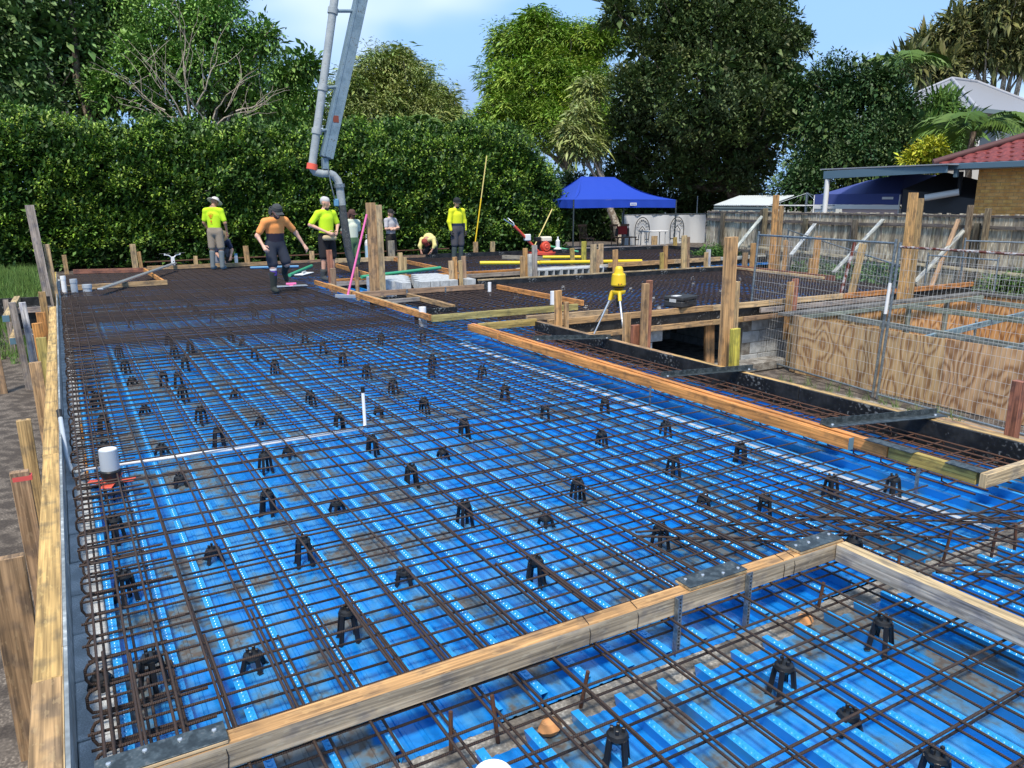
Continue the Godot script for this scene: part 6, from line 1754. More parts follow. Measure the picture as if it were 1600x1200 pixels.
	part(tp, "pale_sheet", ws.mesh(), M.white)
	# clothes hoist
	var ho := thing("clothes_hoist", "rotary clothes hoist rising behind the paling fence", "clothes hoist", V(22.0, -0.4, -18.1))
	rod(ho, "mast", [V(0, 0, 0), V(0, 2.4, 0)], 0.04, M.galv, 8)
	for k in 4:
		var a4 := k * PI / 2 + 0.5
		var tip := V(cos(a4) * 2.2, 1.98, sin(a4) * 2.2)
		rod(ho, "arm", [V(0, 1.95, 0), tip], 0.022, M.galv, 6)
		rod(ho, "stay", [V(0, 2.38, 0), tip * V(0.5, 1, 0.5) + V(0, 0.02, 0)], 0.012, M.galv, 5)
		var a5 := a4 + PI / 2
		for f in [0.5, 0.75, 1.0]:
			rod(ho, "line", [V(cos(a4) * 2.2 * f, 1.98, sin(a4) * 2.2 * f), V(cos(a5) * 2.2 * f, 1.98, sin(a5) * 2.2 * f)], 0.005, M.white, 4)
	# sheds
	var sh := thing("garden_shed", "pale corrugated metal shed roof behind the paling fence", "shed", V(23.0, -0.4, -23.4))
	for k in 28:
		rod(sh, "roof_rib", [V(0, 1.95, k * 0.1), V(1.4, 2.32, k * 0.1)], 0.035, M.shedroof, 6)
	plain_box(sh, "wall", V(0.1, 0.95, 1.4), V(0.1, 1.9, 2.9), M.bluegrey2, 0.0)
	for k in 4: plain_box(sh, "wall_rail", V(0.02, 1.55 + 0.1 * k, 1.4), V(0.04, 0.05, 2.9), M.bluegrey2, 0.01)
	# far grey roofed house
	var gh := thing("far_house", "distant house with a grey hip roof above the palms", "house", V(38.8, -0.4, -22.7))
	var rm := MB.new()
	var e4 := [V(-0.5, 6.4, 0.5), V(8.0, 6.4, 0.5), V(8.0, 6.4, -6.2), V(-0.5, 6.4, -6.2)]
	var t0 := V(2.6, 8.35, -2.8)
	var t1 := V(4.9, 8.35, -2.8)
	rm.q(e4[0], e4[1], t1, t0); rm.tri(e4[1], e4[2], t1); rm.q(e4[2], e4[3], t0, t1); rm.tri(e4[3], e4[0], t0)
	var rf := part(gh, "roof", rm.mesh(), M.roofgrey)
	for hp in [[e4[0], t0], [e4[1], t1], [e4[3], t0], [t0, t1]]:
		rod(rf, "ridge_cap", [hp[0] + V(0, 0.03, 0), hp[1] + V(0, 0.03, 0)], 0.09, M.roofridge, 6)
	plain_box(gh, "wall", V(3.75, 3.15, -2.85), V(7.4, 6.4, 5.7), M.wall, 0.0)
	plain_box(gh, "gutter", V(3.75, 6.32, 0.52), V(8.6, 0.2, 0.14), M.bluegrey2, 0.0)
	plain_box(gh, "gutter", V(-0.52, 6.32, -2.85), V(0.14, 0.2, 6.6), M.bluegrey2, 0.0)
	for k in 2:
		var wn := plain_box(gh, "window", V(1.6 + 2.8 * k, 5.2, 0.02), V(1.6, 1.5, 0.08), M.white, 0.0)
		plain_box(wn, "pane", V(0, 0, 0.035), V(1.4, 1.3, 0.03), M.darkglass, 0.0)
	var an := thing("antenna_mast", "thin antenna mast above the dark trees at the right", "antenna", V(30.0, 0.0, -32.0))
	rod(an, "mast", [V(0, 0, 0), V(0.25, 11.3, 0)], 0.05, M.galv, 6)
	rod(an, "arm", [V(0.25, 11.3, 0), V(0.65, 11.25, 0)], 0.03, M.galv, 6)
	var th := thing("timber_hut", "small timber hut roof poking above the hedge at the left", "hut", V(0.26, -0.2, -27.5))
	for k in 6: beam(th, "wall_board", V(-0.3 + k * 0.12, 0.0, 0), V(-0.3 + k * 0.12, 4.4, 0), 0.11, 0.03, "brown")
	beam(th, "roof_beam", V(-0.46, 4.43, 0.0), V(0.46, 4.46, 0.0), 0.5, 0.06, "dark2")

func roof_under() -> ArrayMesh:
	var m := MB.new()
	m.q(V(-0.4, 3.05, -0.95), V(-0.4, 3.05, 6.4), V(2.9, 4.46, 6.4), V(2.9, 4.46, 2.1))
	m.q(V(-0.4, 3.05, -0.95), V(2.9, 4.46, 2.1), V(6.2, 3.05, -0.95), V(3.0, 3.05, -0.95))
	return m.mesh()

func flat_line(parent: Node, s: String, pts: Array, w: float) -> void:
	var m := MB.new()
	for i in pts.size() - 1:
		m.box(frame(pts[i], pts[i + 1], V(0, 0, 1)), V(w, 0.004, (pts[i + 1] - pts[i]).length() + w * 0.4), 0.0)
	part(parent, s, m.mesh(), M.black)

func smooth(m: MB) -> void:
	# averages face normals at coincident points
	var acc := {}
	for k in range(0, m.ix.size(), 3):
		var a := m.v[m.ix[k]]
		var b := m.v[m.ix[k + 1]]
		var c := m.v[m.ix[k + 2]]
		var g := (c - a).cross(b - a)
		for p in [a, b, c]:
			var key := Vector3i((p * 2000.0).round())
			acc[key] = acc.get(key, Vector3.ZERO) + g
	for i in m.v.size():
		var key2 := Vector3i((m.v[i] * 2000.0).round())
		if acc.has(key2):
			var nn: Vector3 = acc[key2].normalized()
			if nn.length() > 0.5: m.n[i] = nn

# ---------------------------------------------------------------- vegetation
func leaf_cluster(n: int, rad: float, ll: float, lw: float, droop: float, sd: int) -> ArrayMesh:
	var r := RandomNumberGenerator.new()
	r.seed = sd
	var m := MB.new()
	for i in n:
		var d := V(r.randf_range(-1, 1), r.randf_range(-0.6, 1), r.randf_range(-1, 1))
		d = d.normalized() if d.length() > 0.05 else UPV
		var o := d * rad * r.randf_range(0.25, 1.0)
		var dir := (d + V(r.randf_range(-0.7, 0.7), r.randf_range(-0.4, 0.5) - droop, r.randf_range(-0.7, 0.7))).normalized()
		var sd2 := dir.cross(V(r.randf_range(-0.5, 0.5), 1, r.randf_range(-0.5, 0.5))).normalized()
		var nn := sd2.cross(dir).normalized()
		if nn.y < 0.0: nn = -nn
		var L := ll * r.randf_range(0.7, 1.2)
		var w := lw * r.randf_range(0.8, 1.2)
		var g := r.randf_range(0.8, 1.2)
		m.col = Color(g, g, g)
		var k := m.vert(o, nn, Vector2(0, 0))
		m.vert(o + dir * L * 0.5 + sd2 * w * 0.5 + nn * w * 0.12, (nn + sd2 * 0.3).normalized(), Vector2(1, 0.5)); m.vert(o + dir * L - nn * L * 0.12, nn, Vector2(0, 1)); m.vert(o + dir * L * 0.5 - sd2 * w * 0.5 + nn * w * 0.12, (nn - sd2 * 0.3).normalized(), Vector2(0, 0.5))
		m.tri_i(k, k + 1, k + 2); m.tri_i(k, k + 2, k + 3)
	return m.mesh()

func scatter(parent: Node, s: String, me: Mesh, at: Array, cols: Array, scl: float, m: Material) -> MultiMeshInstance3D:
	var mm := MultiMesh.new()
	mm.transform_format = MultiMesh.TRANSFORM_3D
	mm.use_colors = true
	mm.mesh = me
	mm.instance_count = at.size()
	for i in at.size():
		var b := Basis(UPV, R(0, TAU)) * Basis(V(1, 0, 0), R(-0.5, 0.5))
		mm.set_instance_transform(i, Transform3D(b.scaled(Vector3.ONE * scl * R(0.75, 1.25)), at[i]))
		mm.set_instance_color(i, cols[i])
	var mi := MultiMeshInstance3D.new()
	mi.name = s; mi.multimesh = mm; mi.material_override = m
	parent.add_child(mi, true)
	return mi

func jit(c: Color, f: float) -> Color:
	var g := R(1.0 - f, 1.0 + f)
	return Color(c.r * g * R(0.88, 1.14), c.g * g, c.b * g * R(0.85, 1.15))

# many copies of a leaf cluster joined into one real mesh; colours drawn at random from cols
func leaf_mass(parent: Node, s: String, me: ArrayMesh, at: Array, ci: PackedInt32Array, cols: Array, scl: PackedFloat32Array) -> MeshInstance3D:
	var src := me.surface_get_arrays(0)
	var sv: PackedVector3Array = src[Mesh.ARRAY_VERTEX]
	var sn: PackedVector3Array = src[Mesh.ARRAY_NORMAL]
	var sc: PackedColorArray = src[Mesh.ARRAY_COLOR]
	var si: PackedInt32Array = src[Mesh.ARRAY_INDEX]
	var pal := []
	for c in cols:
		var pc := PackedColorArray()
		for k in sc.size(): pc.append(Color(c.r * sc[k].r, c.g * sc[k].g, c.b * sc[k].b))
		pal.append(pc)
	var turns := []
	for k in 24: turns.append(Basis(UPV, R(0, TAU)) * Basis(V(1, 0, 0), R(-0.6, 0.6)))
	var tn := []
	for k in 24: tn.append(Transform3D(turns[k], Vector3.ZERO) * sn)
	var v := PackedVector3Array()
	var n := PackedVector3Array()
	var c2 := PackedColorArray()
	var ix := PackedInt32Array()
	ix.resize(at.size() * si.size())
	var w := 0
	var o := 0
	var ns := sv.size()
	for i in at.size():
		var k2 := rng.randi() % 24
		var bs: Basis = turns[k2]
		v.append_array(Transform3D(bs.scaled(Vector3.ONE * scl[i]), at[i]) * sv)
		n.append_array(tn[k2])
		c2.append_array(pal[ci[i]])
		for q in si:
			ix[w] = q + o; w += 1
		o += ns
	var a := []
	a.resize(Mesh.ARRAY_MAX)
	a[Mesh.ARRAY_VERTEX] = v; a[Mesh.ARRAY_NORMAL] = n; a[Mesh.ARRAY_COLOR] = c2; a[Mesh.ARRAY_INDEX] = ix
	var am := ArrayMesh.new()
	am.add_surface_from_arrays(Mesh.PRIMITIVE_TRIANGLES, a)
	leaf_tris += ix.size() / 3
	return part(parent, s, am, M.leaf)

var leaf_tris := 0

func palette(cols: Array, n: int, f: float) -> Array:
	var p := []
	for i in n: p.append(jit(cols[i % cols.size()], f))
	return p

# leaves in clumps over the lobes; colours vary clump by clump at random
func crown(parent: Node, lobes: Array, clump: float, per: float, me: Array, cols: Array, scl: float, fill := 1.0, s := "crown") -> void:
	var pal := palette(cols, 30, 0.32)
	var at := []
	var ci := PackedInt32Array()
	var sc := PackedFloat32Array()
	for L in lobes:
		var c := V(L[0], L[1], L[2])
		var r: float = L[3]
		var n := int(maxf(5.0, 4.6 * r * r / (clump * clump) * fill))
		for i in n:
			var y := 1.0 - 2.0 * (i + 0.5) / n
			var a := i * 2.39996 + R(-0.3, 0.3)
			var q := sqrt(1.0 - y * y)
			var d := V(q * cos(a), y, q * sin(a))
			if d.z < -0.55 and rng.randf() < 0.6: continue
			var cc := c + d * maxf(r - clump * 0.8, r * 0.45) * R(0.7, 1.05)
			var base := rng.randi() % 30
			var rc := clump * R(0.7, 1.25)
			var k := int(per * 1.75 * R(0.7, 1.3))
			for m in k:
				var o := V(R(-1, 1), R(-1, 1), R(-1, 1))
				if o.length() > 1.0: o = o.normalized() * R(0.6, 1.0)
				at.append(cc + o * rc * V(1, 0.85, 1)); ci.append(base if rng.randf() < 0.6 else rng.randi() % 30); sc.append(scl * 0.72 * R(0.7, 1.25))
		# inner leaves that close the crown
		for i2 in int(12.0 + 9.0 * r * r):
			var d2 := V(R(-1, 1), R(-1, 1), R(-1, 1))
			if d2.length() > 1.0: d2 = d2.normalized()
			at.append(c + d2 * maxf(r - clump, r * 0.4) * 0.75); ci.append(rng.randi() % 30); sc.append(scl * R(1.5, 2.2))
	leaf_mass(parent, s, me[0], at, ci, pal, sc)

func limb(parent: Node, s: String, a: Vector3, b: Vector3, r0: float, r1: float, m: Material, bend := 0.25) -> void:
	var pts := []
	var rs := []
	var sd := V(R(-1, 1), R(-0.3, 0.5), R(-1, 1)) * bend * (b - a).length() * 0.5
	for i in 7:
		var t := i / 6.0
		pts.append(a.lerp(b, t) + sd * sin(PI * t) * 0.5 + V(R(-1, 1), R(-1, 1), R(-1, 1)) * 0.02 * (b - a).length() * (1.0 if i > 0 and i < 6 else 0.0)); rs.append(lerpf(r0, r1, t))
	rod(parent, s, pts, rs, m, 7)

func tree(s: String, label: String, lobes: Array, base: Vector3, clump: float, per: float, me: Array, cols: Array, scl: float, bark: Material, tr := 0.28, fill := 1.0, show := 1.0) -> Node3D:
	var t := thing(s, label, "tree", base, 0.0, "")
	var lc := Vector3.ZERO
	var rel := []
	for L in lobes:
		rel.append([L[0] - base.x, L[1] - base.y, L[2] - base.z, L[3]])
		lc += V(L[0], L[1], L[2])
	lc = lc / lobes.size() - base
	var fork := V(lc.x * 0.4, lc.y * 0.42, lc.z * 0.4)
	limb(t, "trunk", Vector3.ZERO, fork, tr, tr * 0.75, bark, 0.1)
	for L2 in rel:
		var e := V(L2[0], L2[1], L2[2])
		limb(t, "limb", fork, e + V(0, L2[3] * 0.4, 0), tr * 0.5, tr * 0.12, bark)
		for k in int(3 * show):
			var st := fork.lerp(e, R(0.5, 0.95))
			limb(t, "branch", st, e + V(R(-1, 1), R(-0.3, 1), R(-1, 1)).normalized() * L2[3] * R(0.7, 1.0), tr * 0.18, tr * 0.04, bark)
	crown(t, rel, clump, per, me, cols, scl, fill)
	return t

func frond(len: float, leaf: float, arch: float, sd: int) -> ArrayMesh:
	var r := RandomNumberGenerator.new()
	r.seed = sd
	var m := MB.new()
	var pts := []
	var k := 12
	for i in k + 1:
		var t := float(i) / k
		pts.append(V(0, len * (0.55 * t - arch * t * t), len * t * (1.0 - 0.25 * t)))
	m.col = Color(0.7, 0.8, 0.5)
	m.tube(pts, 0.022, 5)
	for i in 30:
		var t2 := 0.12 + 0.88 * i / 30.0
		var p: Vector3 = pts[int(t2 * k)].lerp(pts[mini(k, int(t2 * k) + 1)], t2 * k - int(t2 * k))
		for sx in [-1.0, 1.0]:
			var L := leaf * (0.45 + sin(PI * minf(1.0, t2 * 0.95 + 0.05))) * 0.75 * r.randf_range(0.85, 1.1)
			var d := V(sx, -0.35 + r.randf_range(-0.15, 0.15), 0.75 + r.randf_range(-0.1, 0.1)).normalized()
			var w := V(0, 0.12, 0.99) * 0.016
			var g := r.randf_range(0.8, 1.15)
			m.col = Color(g, g, g)
			var q := p + d * L + V(0, -L * 0.25, 0)
			var h := p + d * L * 0.5
			var nn := V(-sx * 0.3, 1, 0).normalized()
			var b := m.vert(p, nn, Vector2.ZERO)
			m.vert(h + w, nn, Vector2.ZERO); m.vert(q, nn, Vector2.ZERO); m.vert(h - w, nn, Vector2.ZERO)
			m.tri_i(b, b + 1, b + 2); m.tri_i(b, b + 2, b + 3)
	return m.mesh()

func palm(label: String, base: Vector3, crown_at: Vector3, n: int, len: float, leaf: float, c: Color, sd: int) -> void:
	var t := thing("palm_tree", label, "palm", base)
	var e := crown_at - base
	limb(t, "trunk", Vector3.ZERO, e, 0.13, 0.09, M.bark, 0.03)
	for i in n:
		var fm := frond(len, leaf, R(0.55, 0.95), sd + i)
		for q in 1:
			pass
		var mt: StandardMaterial3D = M.leaf.duplicate() if i == 0 else null
		var o := part(t, "frond", fm, null, Transform3D(Basis(UPV, i * TAU / n + R(-0.25, 0.25)) * Basis(V(1, 0, 0), R(-0.45, 0.25)), e))
		var lm: StandardMaterial3D = M["palm_%d" % (i % 2)]
		o.material_override = lm

func leaf_list(parent: Node, s: String, me: ArrayMesh, at: Array, cols: Array, scl: float) -> void:
	var ci := PackedInt32Array()
	var sc := PackedFloat32Array()
	for i in at.size():
		ci.append(rng.randi() % 30); sc.append(scl * R(0.75, 1.25))
	leaf_mass(parent, s, me, at, ci, palette(cols, 30, 0.3), sc)

func build_green() -> void:
	for k in 2:
		var pm: StandardMaterial3D = M.leaf.duplicate()
		pm.albedo_color = (Color(0.13, 0.24, 0.045) if k == 0 else Color(0.10, 0.20, 0.04)).linear_to_srgb()
		M["palm_%d" % k] = pm
	var broad := [leaf_cluster(16, 0.30, 0.19, 0.09, 0.0, 1)]
	var fine := [leaf_cluster(18, 0.30, 0.22, 0.045, 0.55, 3)]
	var small := [leaf_cluster(18, 0.30, 0.15, 0.07, 0.1, 5)]
	var hl := leaf_cluster(14, 0.30, 0.17, 0.08, 0.0, 11)
	var hs := leaf_cluster(14, 0.30, 0.15, 0.07, 0.0, 12)
	var lng := [leaf_cluster(16, 0.32, 0.28, 0.06, 0.7, 7)]
	# hedge
	var h := thing("hedge", "tall clipped dark green hedge along the back of the site", "hedge", V(0, -0.15, -24.6))
	var at := []
	var cs := []
	var at2 := []
	var cs2 := []
	var nz := FastNoiseLite.new()
	nz.seed = 3; nz.frequency = 0.35
	var n2 := FastNoiseLite.new()
	n2.seed = 8; n2.frequency = 0.9
	for i in 14500:
		var x := R(-9.0, 16.3)
		var top := 3.95 + 0.55 * nz.get_noise_2d(x * 2.0, 5.0) + (0.35 if x > 8.0 else 0.0) + R(-0.12, 0.12)
		top -= 1.6 * smoothstep(14.6, 16.4, x)
		var y := R(0.0, 1.0)
		y = top * (1.0 - pow(R(0, 1), 1.25))
		var bulge := 0.55 * nz.get_noise_3d(x * 2.0, y * 2.2, 0.0) + 0.22 * n2.get_noise_3d(x * 2.0, y * 2.0, 9.0)
		var zz := 0.45 + bulge - 0.5 * smoothstep(top - 0.9, top, y) - R(0.0, 0.55)
		if rng.randf() < 0.12: zz -= R(0.3, 1.6)
		if y > top - 0.5: zz -= R(0.0, 1.4)
		at.append(V(x, y, zz))
	for i in 5200:
		var x2 := R(-9.0, 16.0)
		var top2 := 3.95 + 0.55 * nz.get_noise_2d(x2 * 2.0, 5.0) + (0.35 if x2 > 8.0 else 0.0)
		top2 -= 1.6 * smoothstep(14.6, 16.4, x2)
		var y2 := R(0.15, 1.03) * top2
		if n2.get_noise_3d(x2 * 1.6, y2 * 1.6, 40.0) < -0.05 and rng.randf() < 0.8: continue
		var bulge2 := 0.55 * nz.get_noise_3d(x2 * 2.0, y2 * 2.2, 0.0) + 0.22 * n2.get_noise_3d(x2 * 2.0, y2 * 2.0, 9.0)
		at2.append(V(x2, y2, 0.52 + bulge2 - 0.5 * smoothstep(top2 - 0.9, top2, y2) + R(-0.12, 0.10)))
	var inner := []
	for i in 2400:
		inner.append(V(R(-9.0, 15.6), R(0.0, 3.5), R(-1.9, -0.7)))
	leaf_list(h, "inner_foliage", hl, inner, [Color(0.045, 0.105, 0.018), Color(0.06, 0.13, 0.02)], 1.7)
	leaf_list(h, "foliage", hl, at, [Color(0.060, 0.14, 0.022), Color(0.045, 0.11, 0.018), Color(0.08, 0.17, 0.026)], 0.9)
	leaf_list(h, "new_growth", hs, at2, [Color(0.20, 0.36, 0.035), Color(0.15, 0.29, 0.03), Color(0.27, 0.40, 0.05)], 0.62)
	for k in 22:
		var xs := -8.5 + k * 1.12 + R(-0.2, 0.2)
		limb(h, "stem", V(xs, 0.0, R(-0.5, -0.1)), V(xs + R(-0.4, 0.4), 3.2, R(-0.9, -0.3)), 0.06, 0.02, M.bark, 0.1)
	# trees
	tree("broadleaf_tree", "dark broadleaf tree filling the top left corner", CROWN_1, V(2.0, -0.2, -31.5), 0.75, 9.0, broad, [Color(0.070, 0.151, 0.044), Color(0.101, 0.191, 0.060), Color(0.131, 0.242, 0.070)], 1.25, M.bark, 0.35, 0.85)
	var t2 := tree("fig_tree", "mid green tree with bare pale limbs above the hedge at the left", CROWN_2, V(4.7, -0.2, -30.5), 0.6, 10.0, small, [Color(0.115, 0.251, 0.050), Color(0.157, 0.324, 0.062), Color(0.209, 0.377, 0.073)], 1.15, M.palebark, 0.22, 0.75, 1.7)
	for q in [[5.1, 4.2, 2.2, 5.15], [5.0, 4.2, 3.9, 6.2], [5.15, 4.2, 6.5, 5.2], [5.1, 4.3, 6.2, 6.1], [4.2, 4.15, 3.0, 6.6], [4.3, 4.2, 4.4, 7.6], [3.6, 4.7, 2.4, 5.9], [5.9, 4.8, 7.0, 5.4], [4.6, 4.9, 5.4, 7.0]]:
		limb(t2, "bare_limb", V(q[0] - 4.7, q[1] + 0.2, 0.9), V(q[2] - 4.7, q[3] - 0.15, 1.25), 0.034, 0.008, M.palebark, 0.7)
		for k in 6: limb(t2, "bare_twig", V(lerpf(q[0], q[2], 0.35 + 0.11 * k) - 4.7, lerpf(q[1], q[3], 0.35 + 0.11 * k), 1.1), V(q[2] - 4.7 + R(-1.0, 1.0), q[3] + R(-0.2, 0.9), R(0.8, 1.5)), 0.012, 0.004, M.palebark, 0.6)
	tree("broadleaf_tree", "dense green tree behind the pump boom", CROWN_3, V(12.0, -0.2, -37.5), 0.6, 9.0, small, [Color(0.098, 0.214, 0.039), Color(0.165, 0.310, 0.057)], 1.3, M.bark, 0.22, 0.8)
	tree("weeping_tree", "rounded olive weeping tree right of the pump boom", CROWN_4, V(19.5, -0.2, -42.0), 0.7, 11.0, fine, [Color(0.304, 0.377, 0.115), Color(0.356, 0.419, 0.147), Color(0.251, 0.335, 0.095)], 1.5, M.palebark, 0.22, 0.9)
	tree("weeping_tree", "bright yellow-green bushy tree in the middle of the skyline", CROWN_5, V(26.0, -0.2, -37.0), 0.75, 14.0, fine, [Color(0.242, 0.391, 0.047), Color(0.298, 0.446, 0.055), Color(0.205, 0.354, 0.047)], 1.5, M.palebark, 0.25, 0.95)
	tree("weeping_tree", "small pale olive tree with pinkish trunks beside the marquee top", CROWN_5b, V(22.3, -0.2, -28.5), 0.5, 9.0, fine, [Color(0.343, 0.403, 0.142), Color(0.302, 0.373, 0.121)], 1.25, M.palebark, 0.2, 0.85, 2.0)
	tree("broadleaf_tree", "huge dark glossy tree towering over the marquee", CROWN_6, V(28.5, -0.2, -26.5), 0.75, 10.0, broad, [Color(0.054, 0.101, 0.025), Color(0.078, 0.132, 0.031), Color(0.101, 0.155, 0.040), Color(0.124, 0.155, 0.054)], 1.2, M.bark, 0.4, 0.95)
	tree("broadleaf_tree", "dark green tree left of the palms behind the patio", CROWN_7, V(30.0, -0.2, -19.0), 0.65, 11.0, small, [Color(0.034, 0.085, 0.023), Color(0.050, 0.116, 0.031), Color(0.085, 0.139, 0.039)], 1.3, M.bark, 0.25, 0.95)
	tree("gum_tree", "tall brownish gum tree with pale trunks in the top right corner", CROWN_8, V(46.0, -0.2, -24.5), 0.9, 8.0, lng, [Color(0.155, 0.178, 0.054), Color(0.186, 0.194, 0.070), Color(0.132, 0.155, 0.046)], 1.6, M.palebark, 0.4, 0.75, 1.5)
	tree("mango_tree", "light green long-leaved tree in front of the grey roofed house", CROWN_9, V(32.6, -0.2, -18.8), 0.55, 12.0, lng, [Color(0.093, 0.202, 0.034), Color(0.132, 0.248, 0.046)], 1.1, M.bark, 0.2, 0.95)
	tree("golden_shrub", "yellow-green shrub behind the patio roof", CROWN_Y, V(27.5, -0.2, -16.6), 0.35, 9.0, small, [Color(0.527, 0.527, 0.031), Color(0.403, 0.465, 0.031)], 0.8, M.bark, 0.08, 1.0)
	tree("dense_shrub", "dark shrubs in the gap behind the marquee legs", CROWN_B, V(24.5, -0.2, -30.5), 0.5, 9.0, small, [Color(0.045, 0.09, 0.02), Color(0.06, 0.11, 0.03)], 1.3, M.bark, 0.1, 0.8)
	palm("arching green palm left of the grey roofed house", V(25.8, -0.2, -14.9), V(25.9, 3.9, -15.0), 11, 2.3, 0.7, Color.WHITE, 100)
	palm("pale green palm at the right picture edge above the tiled roof", V(27.5, -0.2, -11.9), V(27.6, 4.4, -11.6), 12, 2.9, 0.85, Color.WHITE, 200)
	palm("tall palm peeking over the dark tree at the right", V(33.0, -0.2, -22.6), V(33.1, 7.6, -22.7), 9, 2.3, 0.7, Color.WHITE, 300)
	palm("feathery fan palm above the hedge right of the pump boom", V(11.6, -0.2, -28.3), V(11.5, 4.3, -28.5), 9, 1.3, 0.5, Color.WHITE, 400)
	palm("second fan palm above the hedge", V(12.6, -0.2, -28.0), V(12.5, 4.5, -28.2), 9, 1.3, 0.5, Color.WHITE, 500)
	# low plants
	for q in [[18.4, -18.6, 0.7, "leafy weed bush before the printed banner end"], [18.5, -9.3, 0.5, "green weeds at the foot of the paling fence at the right"], [18.4, -12.9, 0.45, "weeds at the paling fence behind the lone orange post"], [18.3, -14.4, 0.4, "low weeds behind the tall post pair"]]:
		var w := thing("weed_bush", q[3], "plant", V(q[0], ground_h(q[0], q[1]), q[1]))
		crown(w, [[0, q[2] * 0.55, 0, q[2] * 0.7], [0.2, q[2] * 0.35, 0.5, q[2] * 0.55], [-0.1, q[2] * 0.35, -0.5, q[2] * 0.5]], 0.25, 6.0, small, [Color(0.07, 0.17, 0.03), Color(0.09, 0.2, 0.035)], 0.55, 1.0, "foliage")
		limb(w, "stem", Vector3.ZERO, V(0.05, q[2] * 0.8, 0), 0.015, 0.006, M.bark)
	# grass
	var gm := MB.new()
	for i in 9:
		var a := i * 0.7
		var d := V(cos(a), 0, sin(a)) * 0.04
		var tp := V(cos(a * 1.7) * 0.09, R(0.16, 0.30), sin(a * 1.7) * 0.09)
		var sd := V(-sin(a), 0, cos(a)) * 0.007
		gm.tri(d - sd, d + sd, d + tp)
	var gmesh := gm.mesh()
	var ga := []
	var gc := []
	for i in 9000:
		var x3 := R(-9.0, -0.5)
		var z3 := R(-23.9, -14.6)
		if z3 > -17.0 and rng.randf() < 0.55: continue
		ga.append(V(x3, ground_h(x3, z3), z3)); gc.append(jit(Color(0.10, 0.19, 0.035), 0.3))
	var gr := scatter(self, "grass", gmesh, ga, gc, 1.0, M.grass)
	gr.set_meta("kind", "stuff"); tag(gr, "rough green grass below the hedge at the left", "grass")
	var gb := []
	var gd := []
	for i in 420:
		var x4 := R(7.4, 9.4)
		var z4 := R(-7.6, -5.0)
		if rng.randf() < 0.6: x4 = 7.9 + R(-0.3, 0.3); z4 = -6.9 + R(-0.3, 0.3)
		gb.append(V(x4, -0.93, z4)); gd.append(jit(Color(0.13, 0.19, 0.06), 0.3))
	var g3 := scatter(self, "grass_tufts", gmesh, gb, gd, 0.6, M.grass)
	g3.set_meta("kind", "stuff"); tag(g3, "sparse grass tufts on the spoil beside the trench form", "grass")
	print("leaf triangles ", leaf_tris)
const CROWN_1 := [[-0.36,5.91,-33.00,2.00],[1.15,7.29,-32.98,1.80],[2.70,8.03,-33.89,1.66],[-0.29,7.96,-33.00,1.96],[-0.16,4.36,-32.00,1.53],[1.36,5.60,-32.97,1.38],[-2.12,6.37,-32.93,2.56],[0.93,10.31,-32.99,2.40],[3.25,10.24,-33.84,1.87],[-1.15,3.43,-30.98,1.05]]
const CROWN_2 := [[4.15,7.58,-31.73,1.83],[5.66,7.91,-31.50,1.62],[6.46,6.65,-31.34,1.30],[4.71,5.99,-30.64,1.47],[3.02,6.30,-30.85,1.21],[6.00,10.08,-32.45,1.89],[3.39,4.96,-30.81,0.85],[6.76,5.32,-31.28,1.08],[6.04,5.16,-32.44,1.10],[7.37,7.58,-31.14,0.71],[2.09,5.32,-31.93,1.13]]
const CROWN_3 := [[10.07,7.42,-38.71,1.27],[10.70,6.16,-38.54,1.37],[9.39,5.68,-38.88,1.52],[11.08,7.89,-38.43,0.76],[9.54,4.67,-36.78,1.46],[7.87,4.83,-36.15,1.26]]
const CROWN_4 := [[16.67,8.58,-43.95,1.89],[18.32,7.76,-43.28,2.20],[19.80,6.98,-42.63,1.66],[15.02,7.40,-43.48,1.70],[16.56,6.25,-42.91,2.16],[17.69,9.29,-43.54,1.31],[18.70,5.93,-42.03,1.99],[14.24,5.78,-42.69,1.57],[20.01,5.77,-41.42,1.46]]
const CROWN_5 := [[23.07,10.03,-39.80,1.78],[24.59,10.46,-38.88,1.85],[26.23,10.01,-37.79,1.78],[22.11,8.05,-39.19,1.59],[23.93,7.88,-38.11,2.29],[25.83,7.69,-36.85,2.11],[27.36,10.48,-36.98,1.24],[24.00,5.93,-36.88,1.91],[22.07,6.27,-38.07,1.74],[21.16,6.10,-38.58,1.22],[25.86,5.59,-35.60,1.74],[24.13,11.35,-39.16,0.89]]
const CROWN_5b := [[20.73,5.29,-29.43,0.91],[19.95,4.06,-28.76,0.83],[21.52,6.62,-30.10,0.75],[21.13,4.06,-29.15,0.71],[19.67,4.54,-28.95,0.61]]
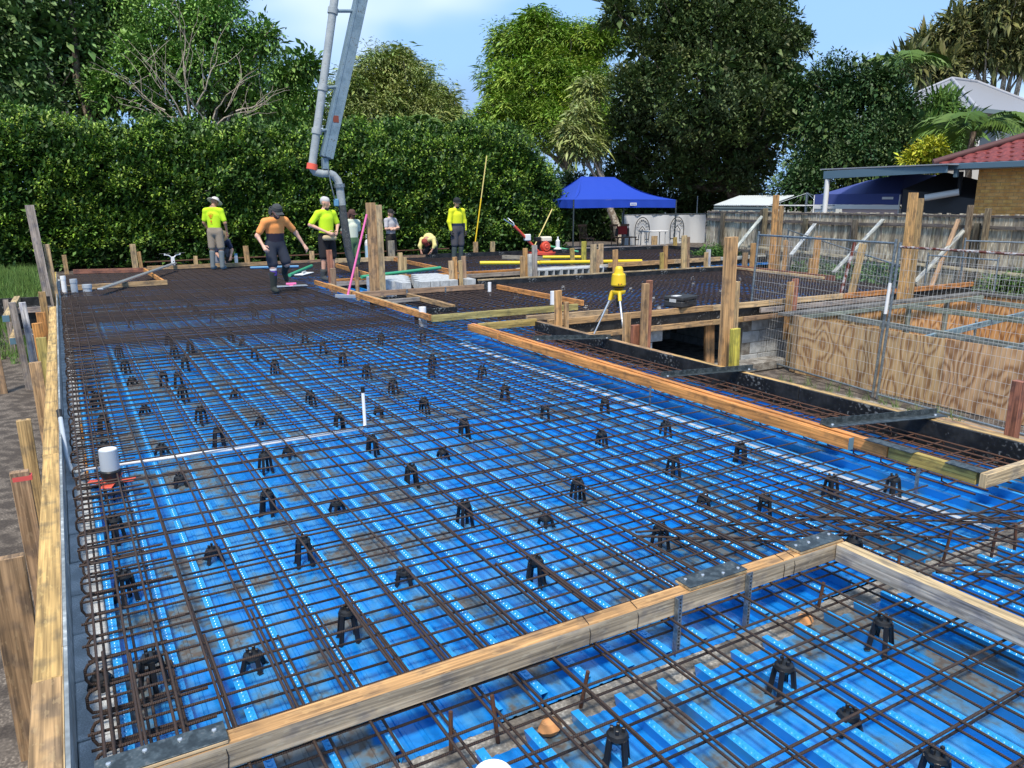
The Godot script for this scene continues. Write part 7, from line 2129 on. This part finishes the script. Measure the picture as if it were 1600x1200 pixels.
const CROWN_6 := [[24.09,8.68,-28.08,2.39],[25.68,9.11,-26.63,2.63],[26.86,8.00,-25.45,2.07],[22.67,6.45,-27.97,1.73],[24.72,6.12,-26.17,2.89],[26.42,5.53,-24.45,1.77],[23.01,4.95,-28.98,1.51],[25.35,3.87,-28.31,2.38],[27.41,3.69,-26.32,2.10],[23.68,3.26,-29.72,1.39],[27.53,6.92,-24.72,1.05],[25.86,12.20,-27.84,3.08],[27.79,9.59,-25.92,1.54],[28.64,8.55,-24.98,0.67],[25.34,1.70,-30.95,1.66],[27.33,1.79,-29.20,1.64],[23.23,2.16,-31.33,1.25],[28.74,1.79,-27.82,1.72],[27.15,4.73,-23.64,0.95],[22.43,9.79,-29.42,0.85]]
const CROWN_7 := [[28.20,5.93,-22.38,1.63],[29.17,6.09,-21.09,1.34],[29.66,5.08,-20.40,1.16],[27.36,4.22,-21.83,1.69],[28.37,3.93,-20.49,1.58],[27.21,2.92,-20.39,1.51],[26.22,3.02,-21.65,1.15],[29.14,4.13,-19.39,0.70],[27.41,5.99,-23.34,0.93],[27.89,2.67,-19.44,1.12],[25.31,2.07,-21.17,1.13]]
const CROWN_8 := [[43.55,9.94,-28.41,1.15],[44.35,10.64,-27.15,1.77],[45.23,11.28,-25.66,1.90],[45.83,9.39,-24.56,1.55],[44.96,9.55,-26.13,1.47],[43.21,8.56,-27.09,1.23],[46.34,10.70,-23.58,2.36],[41.41,8.87,-28.02,0.84],[45.09,13.52,-25.91,1.71]]
const CROWN_9 := [[32.22,5.31,-20.14,0.96],[32.64,4.45,-19.46,0.84],[31.16,4.32,-19.95,0.89],[31.46,3.73,-19.47,0.78]]
const CROWN_Y := [[26.90,3.36,-17.34,0.46],[27.10,3.52,-17.01,0.29],[26.78,3.04,-17.51,0.37],[27.08,2.96,-17.04,0.36]]
const CROWN_B := [[21.79,0.95,-31.13,1.39],[22.91,0.65,-30.32,1.23],[21.39,2.15,-31.41,1.07],[24.73,0.78,-30.15,1.26],[20.61,0.38,-30.73,1.06],[27.46,1.06,-30.45,1.14]]
